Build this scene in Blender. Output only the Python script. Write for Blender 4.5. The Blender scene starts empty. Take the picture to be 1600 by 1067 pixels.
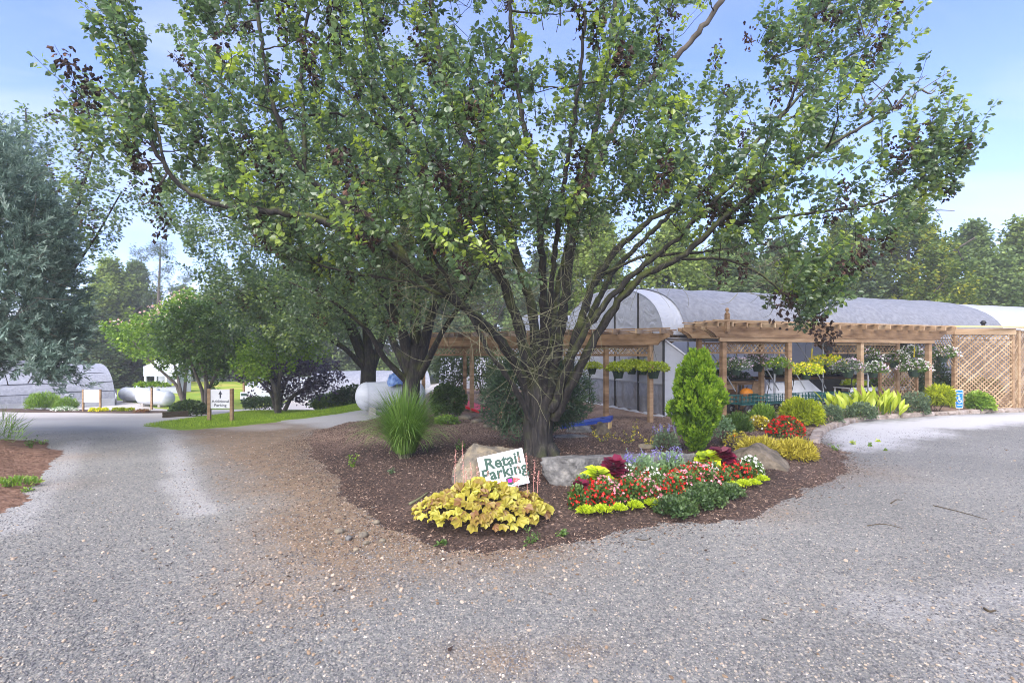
import bpy, math
import numpy as np
from mathutils import Vector, Matrix, noise as mnoise
R_ = math.radians
scene = bpy.context.scene
COL = scene.collection

# ------------------------------------------------------------------ camera, sky, sun, exposure
F, CX, HY, CH = 800.0, 800.0, 553.0, 1.9
cam_d = bpy.data.cameras.new('camera'); cam = bpy.data.objects.new('camera', cam_d); COL.objects.link(cam)
cam.location = (0, 0, CH); cam.rotation_euler = (R_(90), 0, 0)
cam_d.sensor_width = 36; cam_d.lens = 36 * F / 1600; cam_d.shift_y = (HY - 533.5) / 1600
cam_d.clip_start = 0.05; cam_d.clip_end = 2000
scene.camera = cam

SUN_EL, SUN_AZ = 43, 200          # azimuth: clockwise from +Y
world = bpy.data.worlds.new('World'); scene.world = world; world.use_nodes = True
nt = world.node_tree; nt.nodes.clear()
def N(tree, typ, **kw):
    n = tree.nodes.new(typ)
    for k, v in kw.items(): setattr(n, k, v)
    return n
out = N(nt, 'ShaderNodeOutputWorld'); bg = N(nt, 'ShaderNodeBackground'); bg.inputs[1].default_value = 0.15
sky = N(nt, 'ShaderNodeTexSky', sky_type='NISHITA'); sky.sun_disc = False
sky.sun_elevation = R_(SUN_EL); sky.sun_rotation = R_(SUN_AZ); sky.air_density = 1.0; sky.dust_density = 0.6; sky.ozone_density = 3.0
tc = N(nt, 'ShaderNodeTexCoord'); sep = N(nt, 'ShaderNodeSeparateXYZ')
nt.links.new(tc.outputs['Generated'], sep.inputs[0])
def WM(op, a, b=None, c=None):
    n = N(nt, 'ShaderNodeMath', operation=op)
    for i, x in enumerate((a, b, c)):
        if x is None: continue
        if isinstance(x, (int, float)): n.inputs[i].default_value = x
        else: nt.links.new(x, n.inputs[i])
    return n.outputs[0]
zc = WM('MAXIMUM', sep.outputs[2], 0.0); zd = WM('ADD', zc, 0.14)
cmb = N(nt, 'ShaderNodeCombineXYZ')
nt.links.new(WM('DIVIDE', sep.outputs[0], zd), cmb.inputs[0]); nt.links.new(WM('MULTIPLY', WM('DIVIDE', sep.outputs[1], zd), 2.6), cmb.inputs[1])
nz = N(nt, 'ShaderNodeTexNoise'); nz.inputs['Scale'].default_value = 0.62; nz.inputs['Detail'].default_value = 5; nz.inputs['Roughness'].default_value = 0.52; nz.inputs['Distortion'].default_value = 0.5
nt.links.new(cmb.outputs[0], nz.inputs['Vector'])
rp = N(nt, 'ShaderNodeValToRGB'); rp.color_ramp.elements[0].position = 0.44; rp.color_ramp.elements[1].position = 0.76
nt.links.new(nz.outputs[0], rp.inputs[0])
low = N(nt, 'ShaderNodeMapRange'); low.inputs[1].default_value = 0.0; low.inputs[2].default_value = 0.5; low.inputs[3].default_value = 0.26; low.inputs[4].default_value = 0.0
nt.links.new(sep.outputs[2], low.inputs[0])
cf = WM('MINIMUM', WM('ADD', WM('MULTIPLY', rp.outputs[0], 0.75), low.outputs[0]), 0.93)
mx = N(nt, 'ShaderNodeMix', data_type='RGBA'); nt.links.new(cf, mx.inputs[0])
tintn = N(nt, 'ShaderNodeMix', data_type='RGBA', blend_type='MULTIPLY'); tintn.inputs[0].default_value = 1; tintn.inputs[7].default_value = (.45, .43, .585, 1)
nt.links.new(sky.outputs[0], tintn.inputs[6])
nt.links.new(tintn.outputs[2], mx.inputs[6]); mx.inputs[7].default_value = (1.40, 1.56, 2.16, 1)
nt.links.new(mx.outputs[2], bg.inputs[0]); nt.links.new(bg.outputs[0], out.inputs[0])
sun_d = bpy.data.lights.new('sun', 'SUN'); sun = bpy.data.objects.new('sun', sun_d); COL.objects.link(sun)
sun_d.energy = 2.4; sun_d.angle = R_(75); sun_d.color = (1, .93, .83)
az = R_(SUN_AZ); sd_ = Vector((math.sin(az) * math.cos(R_(SUN_EL)), math.cos(az) * math.cos(R_(SUN_EL)), math.sin(R_(SUN_EL))))
sun.rotation_euler = sd_.to_track_quat('Z', 'Y').to_euler(); sun.location = (0, 0, 30)
vs = scene.view_settings; vs.view_transform = 'Standard'; vs.look = 'None'; vs.gamma = 1; vs.use_curve_mapping = False; vs.exposure = 2.2
scene.cycles.max_bounces = 6; scene.cycles.transparent_max_bounces = 12
scene.cycles.use_denoising = True; scene.cycles.filter_width = 1.0; scene.cycles.sample_clamp_indirect = 4

# ------------------------------------------------------------------ helpers
class MB:
    """collects vertices, faces and a per-vertex tint; builds ONE mesh object"""
    def __init__(s): s.v = []; s.f = []; s.t = []; s.n = 0
    def add(s, v, f, t=0.5):
        v = np.asarray(v, float).reshape(-1, 3)
        if isinstance(f, np.ndarray): s.f.append(f + s.n)
        else:
            g = {}
            for q in f: g.setdefault(len(q), []).append(q)
            for q in g.values(): s.f.append(np.array(q) + s.n)
        s.v.append(v); s.t.append(np.broadcast_to(np.asarray(t, float), (len(v),))); s.n += len(v)
        return s
    def mesh(s, name, m=None, smooth=False, off=None):
        me = bpy.data.meshes.new(name)
        if s.n == 0: return me
        v = np.concatenate(s.v); t = np.concatenate(s.t)
        if off is not None: v = v - np.asarray(off)
        lo = np.concatenate([f.ravel() for f in s.f]); tot = np.concatenate([np.full(len(f), f.shape[1]) for f in s.f])
        st = np.concatenate([[0], np.cumsum(tot)[:-1]])
        me.vertices.add(len(v)); me.vertices.foreach_set('co', v.ravel().astype('f4'))
        me.loops.add(len(lo)); me.loops.foreach_set('vertex_index', lo.astype('i4'))
        me.polygons.add(len(tot)); me.polygons.foreach_set('loop_start', st.astype('i4'))
        me.update(calc_edges=True)
        me.polygons.foreach_set('use_smooth', np.full(len(tot), smooth))
        a = me.attributes.new('tint', 'FLOAT', 'POINT'); a.data.foreach_set('value', t.astype('f4'))
        if m is not None: me.materials.append(m)
        return me
    def build(s, name, m=None, parent=None, smooth=False, kind=None):
        o = bpy.data.objects.new(name, s.mesh(name, m, smooth, parent.location if parent else None)); COL.objects.link(o)
        if parent: o.parent = parent
        if kind: o['kind'] = kind
        return o
def tag(o, label, cat, group=None):
    o['label'] = label; o['category'] = cat
    if group: o['group'] = group
    return o
def thing(name, label, cat, loc=(0, 0, 0), group=None):
    o = bpy.data.objects.new(name, None); o.location = loc; o.empty_display_size = 0.1; COL.objects.link(o)
    return tag(o, label, cat, group)
def place(name, me, parent=None, loc=(0, 0, 0), rot=(0, 0, 0), scl=(1, 1, 1)):
    o = bpy.data.objects.new(name, me); o.location = loc; o.rotation_euler = rot; o.scale = scl; COL.objects.link(o)
    if parent: o.parent = parent
    return o
def dup(root, loc, rz=0, s=1, label=None, group=None):
    r = root.copy(); COL.objects.link(r); r.location = loc; r.rotation_euler = (0, 0, rz)
    r.scale = (s, s, s) if isinstance(s, (int, float)) else s
    if label: r['label'] = label
    if group: r['group'] = group
    for ch in list(root.children):
        c = ch.copy(); COL.objects.link(c); c.parent = r
        for g in ch.children:
            d = g.copy(); COL.objects.link(d); d.parent = c
    return r
def nrm(a): return a / np.maximum(np.linalg.norm(a, axis=-1, keepdims=True), 1e-9)
def A(*p): return np.array(p, float)
BOXF = [(0, 3, 2, 1), (4, 5, 6, 7), (0, 1, 5, 4), (1, 2, 6, 5), (2, 3, 7, 6), (3, 0, 4, 7)]
def box(mb, c, s, rz=0, t=.5, M=None):
    x, y, z = np.asarray(s) / 2
    v = A([-x, -y, -z], [x, -y, -z], [x, y, -z], [-x, y, -z], [-x, -y, z], [x, -y, z], [x, y, z], [-x, y, z])
    if M is not None: v = v @ M.T
    elif rz:
        k, q = math.cos(rz), math.sin(rz); v = v @ A([k, -q, 0], [q, k, 0], [0, 0, 1]).T
    mb.add(v + np.asarray(c), BOXF, t); return mb
def bar(mb, p0, p1, w, h, up=(0, 0, 1), t=.5):
    p0 = np.asarray(p0, float); p1 = np.asarray(p1, float); d = p1 - p0; L = np.linalg.norm(d); y = d / L
    u = np.asarray(up, float)
    if abs(y @ u) > .98: u = A(1, 0, 0)
    x = nrm(np.cross(y, u)); z = np.cross(x, y)
    return box(mb, (p0 + p1) / 2, (w, L, h), t=t, M=np.stack([x, y, z], 1))
def tubes(mb, P, r, n=5, t=.5, cap=False, rib=None):
    """P (N,K,3), r (N,K): N tubes of K rings"""
    P = np.asarray(P, float); r = np.asarray(r, float)
    if P.ndim == 2: P = P[None]
    Nn, K = P.shape[:2]; r = np.broadcast_to(r, (Nn, K))
    T = nrm(np.gradient(P, axis=1)); ref = np.where(np.abs(T.mean(1)[:, None, 2:3]) > .8, A(1, .13, 0), A(0, .1, 1))
    X = nrm(np.cross(T, ref)); Y = np.cross(T, X)
    a = np.linspace(0, 2 * np.pi, n, endpoint=False)
    rr = r[:, :, None] * (np.ones(n) if rib is None else rib)
    V = P[:, :, None] + rr[..., None] * (np.cos(a)[:, None] * X[:, :, None] + np.sin(a)[:, None] * Y[:, :, None])
    i = np.arange(Nn)[:, None, None] * K * n; k = np.arange(K - 1)[None, :, None] * n; j = np.arange(n)[None, None, :]; j2 = (j + 1) % n
    f = np.stack([i + k + j, i + k + j2, i + k + n + j2, i + k + n + j], -1).reshape(-1, 4)
    tt = np.repeat(np.broadcast_to(np.asarray(t, float), (Nn,)), K * n)
    mb.add(V.reshape(-1, 3), f, tt)
    if cap:
        for q in range(Nn):
            b = mb.n - (Nn - q) * K * n
            mb.f.append(np.array([[b + x for x in range(n)][::-1]])); mb.f.append(np.array([[b + (K - 1) * n + x for x in range(n)]]))
    return mb
def resample(p, n):
    p = np.asarray(p, float); d = np.concatenate([[0], np.cumsum(np.linalg.norm(np.diff(p[:, :3], axis=0), axis=1))])
    s = np.linspace(0, d[-1], n)
    return np.stack([np.interp(s, d, p[:, k]) for k in range(p.shape[1])], 1)
def smooth_path(p, n):
    q = resample(p, n)
    for _ in range(2): q[1:-1] = .25 * q[:-2] + .5 * q[1:-1] + .25 * q[2:]
    return q
def lathe(mb, prof, c=(0, 0, 0), n=14, t=.5, M=None):
    prof = np.asarray(prof, float); a = np.linspace(0, 2 * np.pi, n, endpoint=False)
    V = np.stack([prof[:, 0:1] * np.cos(a), prof[:, 0:1] * np.sin(a), np.repeat(prof[:, 1:2], n, 1)], -1).reshape(-1, 3)
    if M is not None: V = V @ M.T
    K = len(prof); f = [(k * n + j, k * n + (j + 1) % n, (k + 1) * n + (j + 1) % n, (k + 1) * n + j) for k in range(K - 1) for j in range(n)]
    mb.add(V + np.asarray(c), f, t); return mb
def frames(d, up=None, roll=None, rng=None):
    """rotation matrices whose Y axis is d, whose Z leans to `up`, then rolled"""
    d = nrm(d); up = A(0, 0, 1) if up is None else up
    x = np.cross(d, np.broadcast_to(up, d.shape) + 1e-4); x = nrm(x); z = np.cross(x, d)
    if roll is not None:
        c, s = np.cos(roll)[:, None], np.sin(roll)[:, None]; x, z = c * x + s * z, c * z - s * x
    return np.stack([x, d, z], -1)
def scatter(mb, tv, tf, pos, Rm, s, t=.5):
    tv = np.asarray(tv, float); n = len(pos); k = len(tv); s = np.broadcast_to(np.asarray(s, float), (n,))
    V = np.einsum('nij,kj->nki', Rm, tv) * s[:, None, None] + pos[:, None]
    fo = np.arange(n)[:, None, None] * k
    g = {}
    for q in tf: g.setdefault(len(q), []).append(q)
    first = True
    base = mb.n
    mb.v.append(V.reshape(-1, 3)); mb.t.append(np.repeat(np.broadcast_to(np.asarray(t, float), (n,)), k)); mb.n += n * k
    for q in g.values():
        q = np.array(q); mb.f.append((q[None] + fo).reshape(-1, q.shape[1]) + base)
    return mb
LEAF = (A([0, 0, 0], [-.34, .22, .1], [-.37, .58, .1], [0, 1.02, -.06], [.37, .58, .1], [.34, .22, .1]), [(0, 3, 2, 1), (0, 5, 4, 3)])
LEAF4 = (A([0, 0, 0], [-.36, .45, .1], [0, 1, 0], [.36, .45, .1]), [(0, 2, 1), (0, 3, 2)])
LONG = (A([0, 0, 0], [-.16, .3, .05], [-.15, .65, .05], [0, 1, -.1], [.15, .65, .05], [.16, .3, .05]), [(0, 3, 2, 1), (0, 5, 4, 3)])
NEEDLE = (A([-.07, 0, 0], [.07, 0, 0], [0, 1, 0]), [(0, 1, 2)])
SPRAY = (A([0, 0, 0], [-.3, .5, .08], [-.1, .55, 0], [0, 1, .05], [.1, .6, 0], [.32, .55, -.06]), [(0, 2, 1), (0, 3, 2), (0, 4, 3), (0, 5, 4)])
FLOWER = (A([0, 0, 0], *[[math.cos(a) * (.5 if i % 2 else .32), math.sin(a) * (.5 if i % 2 else .32), .16] for i, a in enumerate(np.linspace(0, 2 * np.pi, 8, endpoint=False))]), [(0, 1 + i, 1 + (i + 1) % 8) for i in range(8)])
def maple_leaf():
    pts = []
    for i, (a, r) in enumerate([(-150, .40), (-122, .56), (-90, .50), (-58, .62), (-30, .52), (0, .64), (30, .52), (58, .62), (90, .50), (122, .56), (150, .40)]):
        b = R_(90 - a); pts.append([math.cos(b) * r, math.sin(b) * r + .28, .05 + .12 * ((i % 2) == 0) - .1 * (i % 2)])
    return A([0, 0, .06], *pts), [(0, 1 + i, 2 + i) for i in range(10)] + [(0, 11, 1)]
MAPLE = maple_leaf()

# ------------------------------------------------------------------ materials
def mat(name, col, rough=.7, spec=.3, noise=None, bump=0, bscale=30, metal=0, tint=None, trans=0, coat=0, coords='Object', stretch=None, detail=4):
    """col: one rgb, or list of (pos, rgb) ramp driven by 'tint' attribute (tint=True) and/or noise scale"""
    m = bpy.data.materials.new(name); m.use_nodes = True; t = m.node_tree; b = t.nodes['Principled BSDF']
    b.inputs['Roughness'].default_value = rough; b.inputs['Specular IOR Level'].default_value = spec; b.inputs['Metallic'].default_value = metal
    if coat: b.inputs['Coat Weight'].default_value = coat
    vec = None
    if noise or bump:
        tcn = N(t, 'ShaderNodeTexCoord'); vec = tcn.outputs[coords]
        if stretch:
            mp = N(t, 'ShaderNodeMapping'); mp.inputs['Scale'].default_value = stretch; t.links.new(vec, mp.inputs[0]); vec = mp.outputs[0]
    colsock = None
    if isinstance(col, list):
        r = N(t, 'ShaderNodeValToRGB'); e = r.color_ramp.elements
        while len(e) < len(col): e.new(.5)
        for i, (p, c) in enumerate(col): e[i].position = p; e[i].color = (*c, 1)
        fac = None
        if tint:
            at = N(t, 'ShaderNodeAttribute', attribute_name='tint'); fac = at.outputs['Fac']
        if noise:
            nn = N(t, 'ShaderNodeTexNoise'); nn.inputs['Scale'].default_value = noise; nn.inputs['Detail'].default_value = detail; nn.inputs['Roughness'].default_value = .6
            t.links.new(vec, nn.inputs['Vector'])
            if fac is None: fac = nn.outputs[0]
            else:
                mm = N(t, 'ShaderNodeMath', operation='MULTIPLY_ADD'); sb = N(t, 'ShaderNodeMath', operation='SUBTRACT'); sb.inputs[1].default_value = .5
                t.links.new(nn.outputs[0], sb.inputs[0]); t.links.new(sb.outputs[0], mm.inputs[0]); mm.inputs[1].default_value = .8; t.links.new(fac, mm.inputs[2]); fac = mm.outputs[0]
        t.links.new(fac, r.inputs[0]); colsock = r.outputs[0]; t.links.new(colsock, b.inputs['Base Color'])
    else: b.inputs['Base Color'].default_value = (*col, 1)
    if bump:
        nb = N(t, 'ShaderNodeTexNoise'); nb.inputs['Scale'].default_value = bscale; nb.inputs['Detail'].default_value = 5; t.links.new(vec, nb.inputs['Vector'])
        bp = N(t, 'ShaderNodeBump'); bp.inputs['Strength'].default_value = bump; bp.inputs['Distance'].default_value = .03
        t.links.new(nb.outputs[0], bp.inputs['Height']); t.links.new(bp.outputs[0], b.inputs['Normal'])
    if trans:
        tr = N(t, 'ShaderNodeBsdfTranslucent'); ms = N(t, 'ShaderNodeMixShader'); ms.inputs[0].default_value = trans
        if colsock: 
            hs = N(t, 'ShaderNodeHueSaturation'); hs.inputs['Saturation'].default_value = 1.15; hs.inputs['Value'].default_value = 1.5
            t.links.new(colsock, hs.inputs['Color']); t.links.new(hs.outputs[0], tr.inputs[0])
        else: tr.inputs[0].default_value = (*col, 1)
        t.links.new(b.outputs[0], ms.inputs[1]); t.links.new(tr.outputs[0], ms.inputs[2]); t.links.new(ms.outputs[0], t.nodes['Material Output'].inputs[0])
    return m
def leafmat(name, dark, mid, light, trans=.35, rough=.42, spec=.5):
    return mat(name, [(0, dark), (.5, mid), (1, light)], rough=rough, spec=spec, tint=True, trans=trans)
M = {}
M['pear'] = leafmat('pear_leaf', (.055, .092, .045), (.120, .182, .082), (.33, .41, .08), rough=.30, spec=1.0, trans=.48)
M['pear2'] = leafmat('pear_leaf_far', (.055, .092, .045), (.120, .182, .082), (.28, .35, .08), rough=.34, spec=.9, trans=.48)
M['dead'] = leafmat('dead_leaf', (.026, .017, .014), (.05, .033, .027), (.20, .105, .065), trans=.15, rough=.7, spec=.2)
M['cypress'] = leafmat('blue_conifer', (.05, .084, .064), (.165, .24, .195), (.39, .46, .39), trans=.2, rough=.6, spec=.25)
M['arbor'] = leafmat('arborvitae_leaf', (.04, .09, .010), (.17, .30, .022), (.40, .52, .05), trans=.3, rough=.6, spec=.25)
M['yew'] = leafmat('yew_leaf', (.016, .036, .02), (.045, .085, .042), (.11, .17, .07), trans=.2, rough=.6)
M['wood_a'] = leafmat('woods_leaf', (.055, .090, .032), (.13, .19, .062), (.27, .35, .10), trans=.35, rough=.6, spec=.25)
M['wood_b'] = leafmat('woods_leaf_bright', (.085, .13, .036), (.195, .26, .065), (.35, .41, .10), trans=.4, rough=.6, spec=.25)
M['wood_c'] = leafmat('woods_leaf_dark', (.036, .060, .028), (.085, .125, .052), (.18, .23, .085), trans=.3, rough=.6, spec=.25)
M['wood_y'] = leafmat('woods_leaf_yellow', (.045, .08, .018), (.12, .175, .03), (.46, .43, .045), trans=.35, rough=.55, spec=.3)
M['pine'] = leafmat('pine_needles', (.035, .06, .032), (.075, .115, .055), (.14, .19, .085), trans=.2, rough=.6)
M['gold'] = leafmat('golden_foliage', (.08, .12, .010), (.30, .36, .018), (.62, .62, .03), trans=.35, rough=.6, spec=.25)
M['gold2'] = leafmat('golden_spreading', (.14, .12, .015), (.42, .36, .05), (.68, .60, .12), trans=.3, rough=.6, spec=.25)
M['lime'] = leafmat('lime_foliage', (.16, .24, .01), (.42, .52, .02), (.66, .74, .04), trans=.35, rough=.5)
M['green'] = leafmat('green_foliage', (.025, .055, .014), (.07, .135, .025), (.17, .26, .05), trans=.3, rough=.5)
M['dgreen'] = leafmat('dark_green_foliage', (.018, .04, .014), (.045, .085, .025), (.10, .16, .045), trans=.25, rough=.45)
M['grey_green'] = leafmat('grey_green_foliage', (.045, .075, .038), (.10, .15, .075), (.21, .27, .14), trans=.25, rough=.6)
M['silver'] = leafmat('silver_foliage', (.08, .15, .06), (.20, .31, .15), (.36, .46, .27), trans=.25, rough=.65)
M['purple_leaf'] = leafmat('purple_foliage', (.03, .02, .034), (.085, .06, .095), (.21, .16, .23), trans=.2, rough=.5)
M['burg'] = leafmat('burgundy_leaf', (.035, .003, .010), (.11, .006, .025), (.24, .015, .05), trans=.25, rough=.45)
M['ginger'] = leafmat('yellow_green_leaf', (.13, .19, .012), (.32, .40, .03), (.54, .60, .09), trans=.35, rough=.4)
M['grassy'] = leafmat('ornamental_grass', (.05, .10, .016), (.13, .24, .04), (.27, .38, .10), trans=.3, rough=.5)
M['lawn_b'] = leafmat('lawn_blades', (.09, .17, .012), (.20, .33, .018), (.34, .46, .035), trans=.35, rough=.6, spec=.2)
M['mimosa'] = leafmat('mimosa_leaf', (.055, .11, .018), (.15, .26, .035), (.32, .42, .06), trans=.35, rough=.55)
M['heuch'] = leafmat('heuchera_leaf', (.20, .09, .05), (.31, .26, .035), (.46, .45, .075), trans=.3, rough=.5)
M['red'] = leafmat('red_blossom', (.35, .006, .006), (.62, .016, .010), (.80, .04, .02), trans=.25, rough=.5)
M['pink'] = leafmat('pink_blossom', (.60, .12, .17), (.75, .30, .36), (.85, .55, .58), trans=.25, rough=.5)
M['white_f'] = leafmat('white_blossom', (.62, .64, .55), (.80, .80, .74), (.88, .88, .84), trans=.25, rough=.5)
M['yellow_f'] = leafmat('yellow_blossom', (.62, .50, .02), (.80, .68, .03), (.85, .78, .15), trans=.25, rough=.5)
M['violet_f'] = leafmat('violet_blossom', (.10, .07, .28), (.20, .15, .48), (.36, .30, .62), trans=.2, rough=.6)
M['lilac_f'] = leafmat('lilac_blossom', (.38, .24, .36), (.58, .44, .56), (.78, .66, .74), trans=.2, rough=.6)
M['pinkish'] = leafmat('pink_tuft', (.60, .32, .28), (.74, .48, .42), (.82, .66, .56), trans=.2, rough=.6)
M['bud'] = leafmat('coral_bud', (.42, .18, .14), (.58, .30, .25), (.72, .46, .40), trans=.2, rough=.6)
M['orange_f'] = mat('orange_skin', (.70, .24, .02), .5)
M['bark'] = None
M['stem'] = mat('stem', [(0, (.03, .022, .014)), (1, (.10, .075, .045))], .8, noise=20)
M['pale_twig'] = mat('pale_twig', [(0, (.05, .055, .03)), (.5, (.12, .125, .065)), (1, (.24, .225, .14))], .8, tint=True)
M['grey_bark'] = mat('grey_bark', [(.3, (.05, .042, .034)), (.7, (.14, .12, .10))], .85, noise=6, bump=.6, bscale=14, stretch=(1, 1, .25))
M['lumber'] = mat('treated_lumber', [(.2, (.085, .045, .022)), (.42, (.21, .13, .07)), (.6, (.32, .215, .125)), (.85, (.43, .33, .21))], .75, tint=True, noise=2.4, bump=.3, bscale=30, stretch=(.6, .6, 3), detail=8)
M['lumber_new'] = mat('new_lumber', [(.3, (.46, .31, .13)), (.7, (.60, .44, .22))], .7, noise=4)
M['lath'] = mat('lath', [(.25, (.15, .095, .05)), (.5, (.26, .175, .10)), (.8, (.38, .28, .17))], .75, tint=True, noise=5)
M['white'] = mat('white_paint', [(.3, (.52, .54, .58)), (.7, (.66, .67, .70))], .5, noise=3)
M['tank'] = mat('tank_paint', [(.25, (.36, .39, .44)), (.6, (.50, .53, .57)), (.9, (.60, .61, .63))], .42, noise=1.7, detail=6, stretch=(1, 1, 2))
M['signwhite'] = mat('sign_white', (.68, .69, .72), .45)
M['signgreen'] = mat('sign_green_ink', (.035, .075, .055), .6)
M['ink'] = mat('dark_ink', (.03, .035, .05), .6)
M['grey_ink'] = mat('grey_ink', (.20, .21, .25), .6)
M['signblue'] = mat('sign_blue', (.01, .14, .62), .4)
M['redpaint'] = mat('red_paint', [(.3, (.46, .012, .022)), (.7, (.58, .03, .04))], .45, noise=4)
M['bluepaint'] = mat('blue_paint', [(.3, (.010, .035, .22)), (.7, (.02, .06, .32))], .45, noise=4)
M['navy'] = mat('navy_paint', (.010, .014, .045), .5)
M['magenta'] = mat('magenta_ink', (.55, .01, .28), .5)
M['rust_red'] = mat('arrow_red', (.50, .07, .07), .5)
M['black'] = mat('black_plastic', (.012, .012, .013), .5)
M['pot'] = mat('dark_green_pot', (.020, .040, .026), .5)
M['steel'] = mat('galvanised', [(.3, (.34, .35, .37)), (.7, (.50, .51, .53))], .4, metal=.6, noise=8)
M['wire_green'] = mat('green_wire', (.020, .095, .095), .5)
M['tarp'] = mat('blue_tarp', [(.35, (.06, .13, .36)), (.65, (.22, .34, .58))], .5, noise=9, bump=.6, bscale=12)
M['concrete'] = mat('concrete', [(.3, (.24, .22, .21)), (.7, (.40, .38, .36))], .85, noise=6, bump=.4, bscale=30)
M['rock_grey'] = mat('grey_rock', [(.25, (.04, .04, .04)), (.45, (.10, .098, .095)), (.6, (.17, .165, .155)), (.78, (.32, .29, .24))], .85, noise=7, bump=1.0, bscale=24, detail=9)
M['rock_tan'] = mat('tan_rock', [(.25, (.06, .054, .046)), (.43, (.14, .122, .095)), (.56, (.20, .165, .11)), (.8, (.31, .27, .21))], .85, noise=7, bump=1.0, bscale=24, detail=9)
M['rock_brown'] = mat('brown_rock', [(.25, (.05, .045, .034)), (.5, (.115, .095, .07)), (.75, (.22, .18, .135))], .85, noise=7, bump=1.0, bscale=24, detail=9)
def film_mat(name, col, clear, rough=.35, tr=.45):
    m = bpy.data.materials.new(name); m.use_nodes = True; t = m.node_tree; b = t.nodes['Principled BSDF']
    b.inputs['Base Color'].default_value = (*col, 1); b.inputs['Roughness'].default_value = rough
    tcn = N(t, 'ShaderNodeTexCoord'); nn = N(t, 'ShaderNodeTexNoise'); nn.inputs['Scale'].default_value = 2.2; nn.inputs['Detail'].default_value = 4; nn.inputs['Distortion'].default_value = 1.5
    t.links.new(tcn.outputs['Object'], nn.inputs['Vector'])
    bp = N(t, 'ShaderNodeBump'); bp.inputs['Strength'].default_value = .5; bp.inputs['Distance'].default_value = .12; t.links.new(nn.outputs[0], bp.inputs['Height']); t.links.new(bp.outputs[0], b.inputs['Normal'])
    tl = N(t, 'ShaderNodeBsdfTranslucent'); tl.inputs[0].default_value = (*col, 1); m1 = N(t, 'ShaderNodeMixShader'); m1.inputs[0].default_value = tr
    t.links.new(b.outputs[0], m1.inputs[1]); t.links.new(tl.outputs[0], m1.inputs[2])
    tp = N(t, 'ShaderNodeBsdfTransparent'); m2 = N(t, 'ShaderNodeMixShader')
    mr = N(t, 'ShaderNodeMapRange'); mr.inputs[1].default_value = .3; mr.inputs[2].default_value = .7; mr.inputs[3].default_value = clear * .6; mr.inputs[4].default_value = clear * 1.3; t.links.new(nn.outputs[0], mr.inputs[0])
    t.links.new(mr.outputs[0], m2.inputs[0]); t.links.new(m1.outputs[0], m2.inputs[1]); t.links.new(tp.outputs[0], m2.inputs[2])
    t.links.new(m2.outputs[0], t.nodes['Material Output'].inputs[0]); return m
M['film'] = film_mat('white_film', (.62, .65, .71), .07)
M['film_clear'] = film_mat('clear_film', (.46, .49, .54), .45, rough=.25)
M['film_white'] = film_mat('opaque_film', (.55, .57, .61), 0.0)
def cloth_mat(name, c0, c1, clear=.1):
    m = bpy.data.materials.new(name); m.use_nodes = True; t = m.node_tree; b = t.nodes['Principled BSDF']; b.inputs['Roughness'].default_value = .6
    tcn = N(t, 'ShaderNodeTexCoord')
    nn = N(t, 'ShaderNodeTexNoise'); nn.inputs['Scale'].default_value = 7; nn.inputs['Detail'].default_value = 5; nn.inputs['Roughness'].default_value = .6; t.links.new(tcn.outputs['Object'], nn.inputs['Vector'])
    r = N(t, 'ShaderNodeValToRGB'); r.color_ramp.elements[0].position = .35; r.color_ramp.elements[1].position = .68
    r.color_ramp.elements[0].color = (*c0, 1); r.color_ramp.elements[1].color = (*c1, 1); t.links.new(nn.outputs[0], r.inputs[0]); t.links.new(r.outputs[0], b.inputs['Base Color'])
    bp = N(t, 'ShaderNodeBump'); bp.inputs['Strength'].default_value = .6; bp.inputs['Distance'].default_value = .04; t.links.new(nn.outputs[0], bp.inputs['Height']); t.links.new(bp.outputs[0], b.inputs['Normal'])
    return m
M['shade'] = cloth_mat('shade_cloth', (.115, .12, .135), (.175, .182, .20))
M['shade_l'] = cloth_mat('pale_shade_cloth', (.17, .18, .21), (.26, .272, .31))
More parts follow.
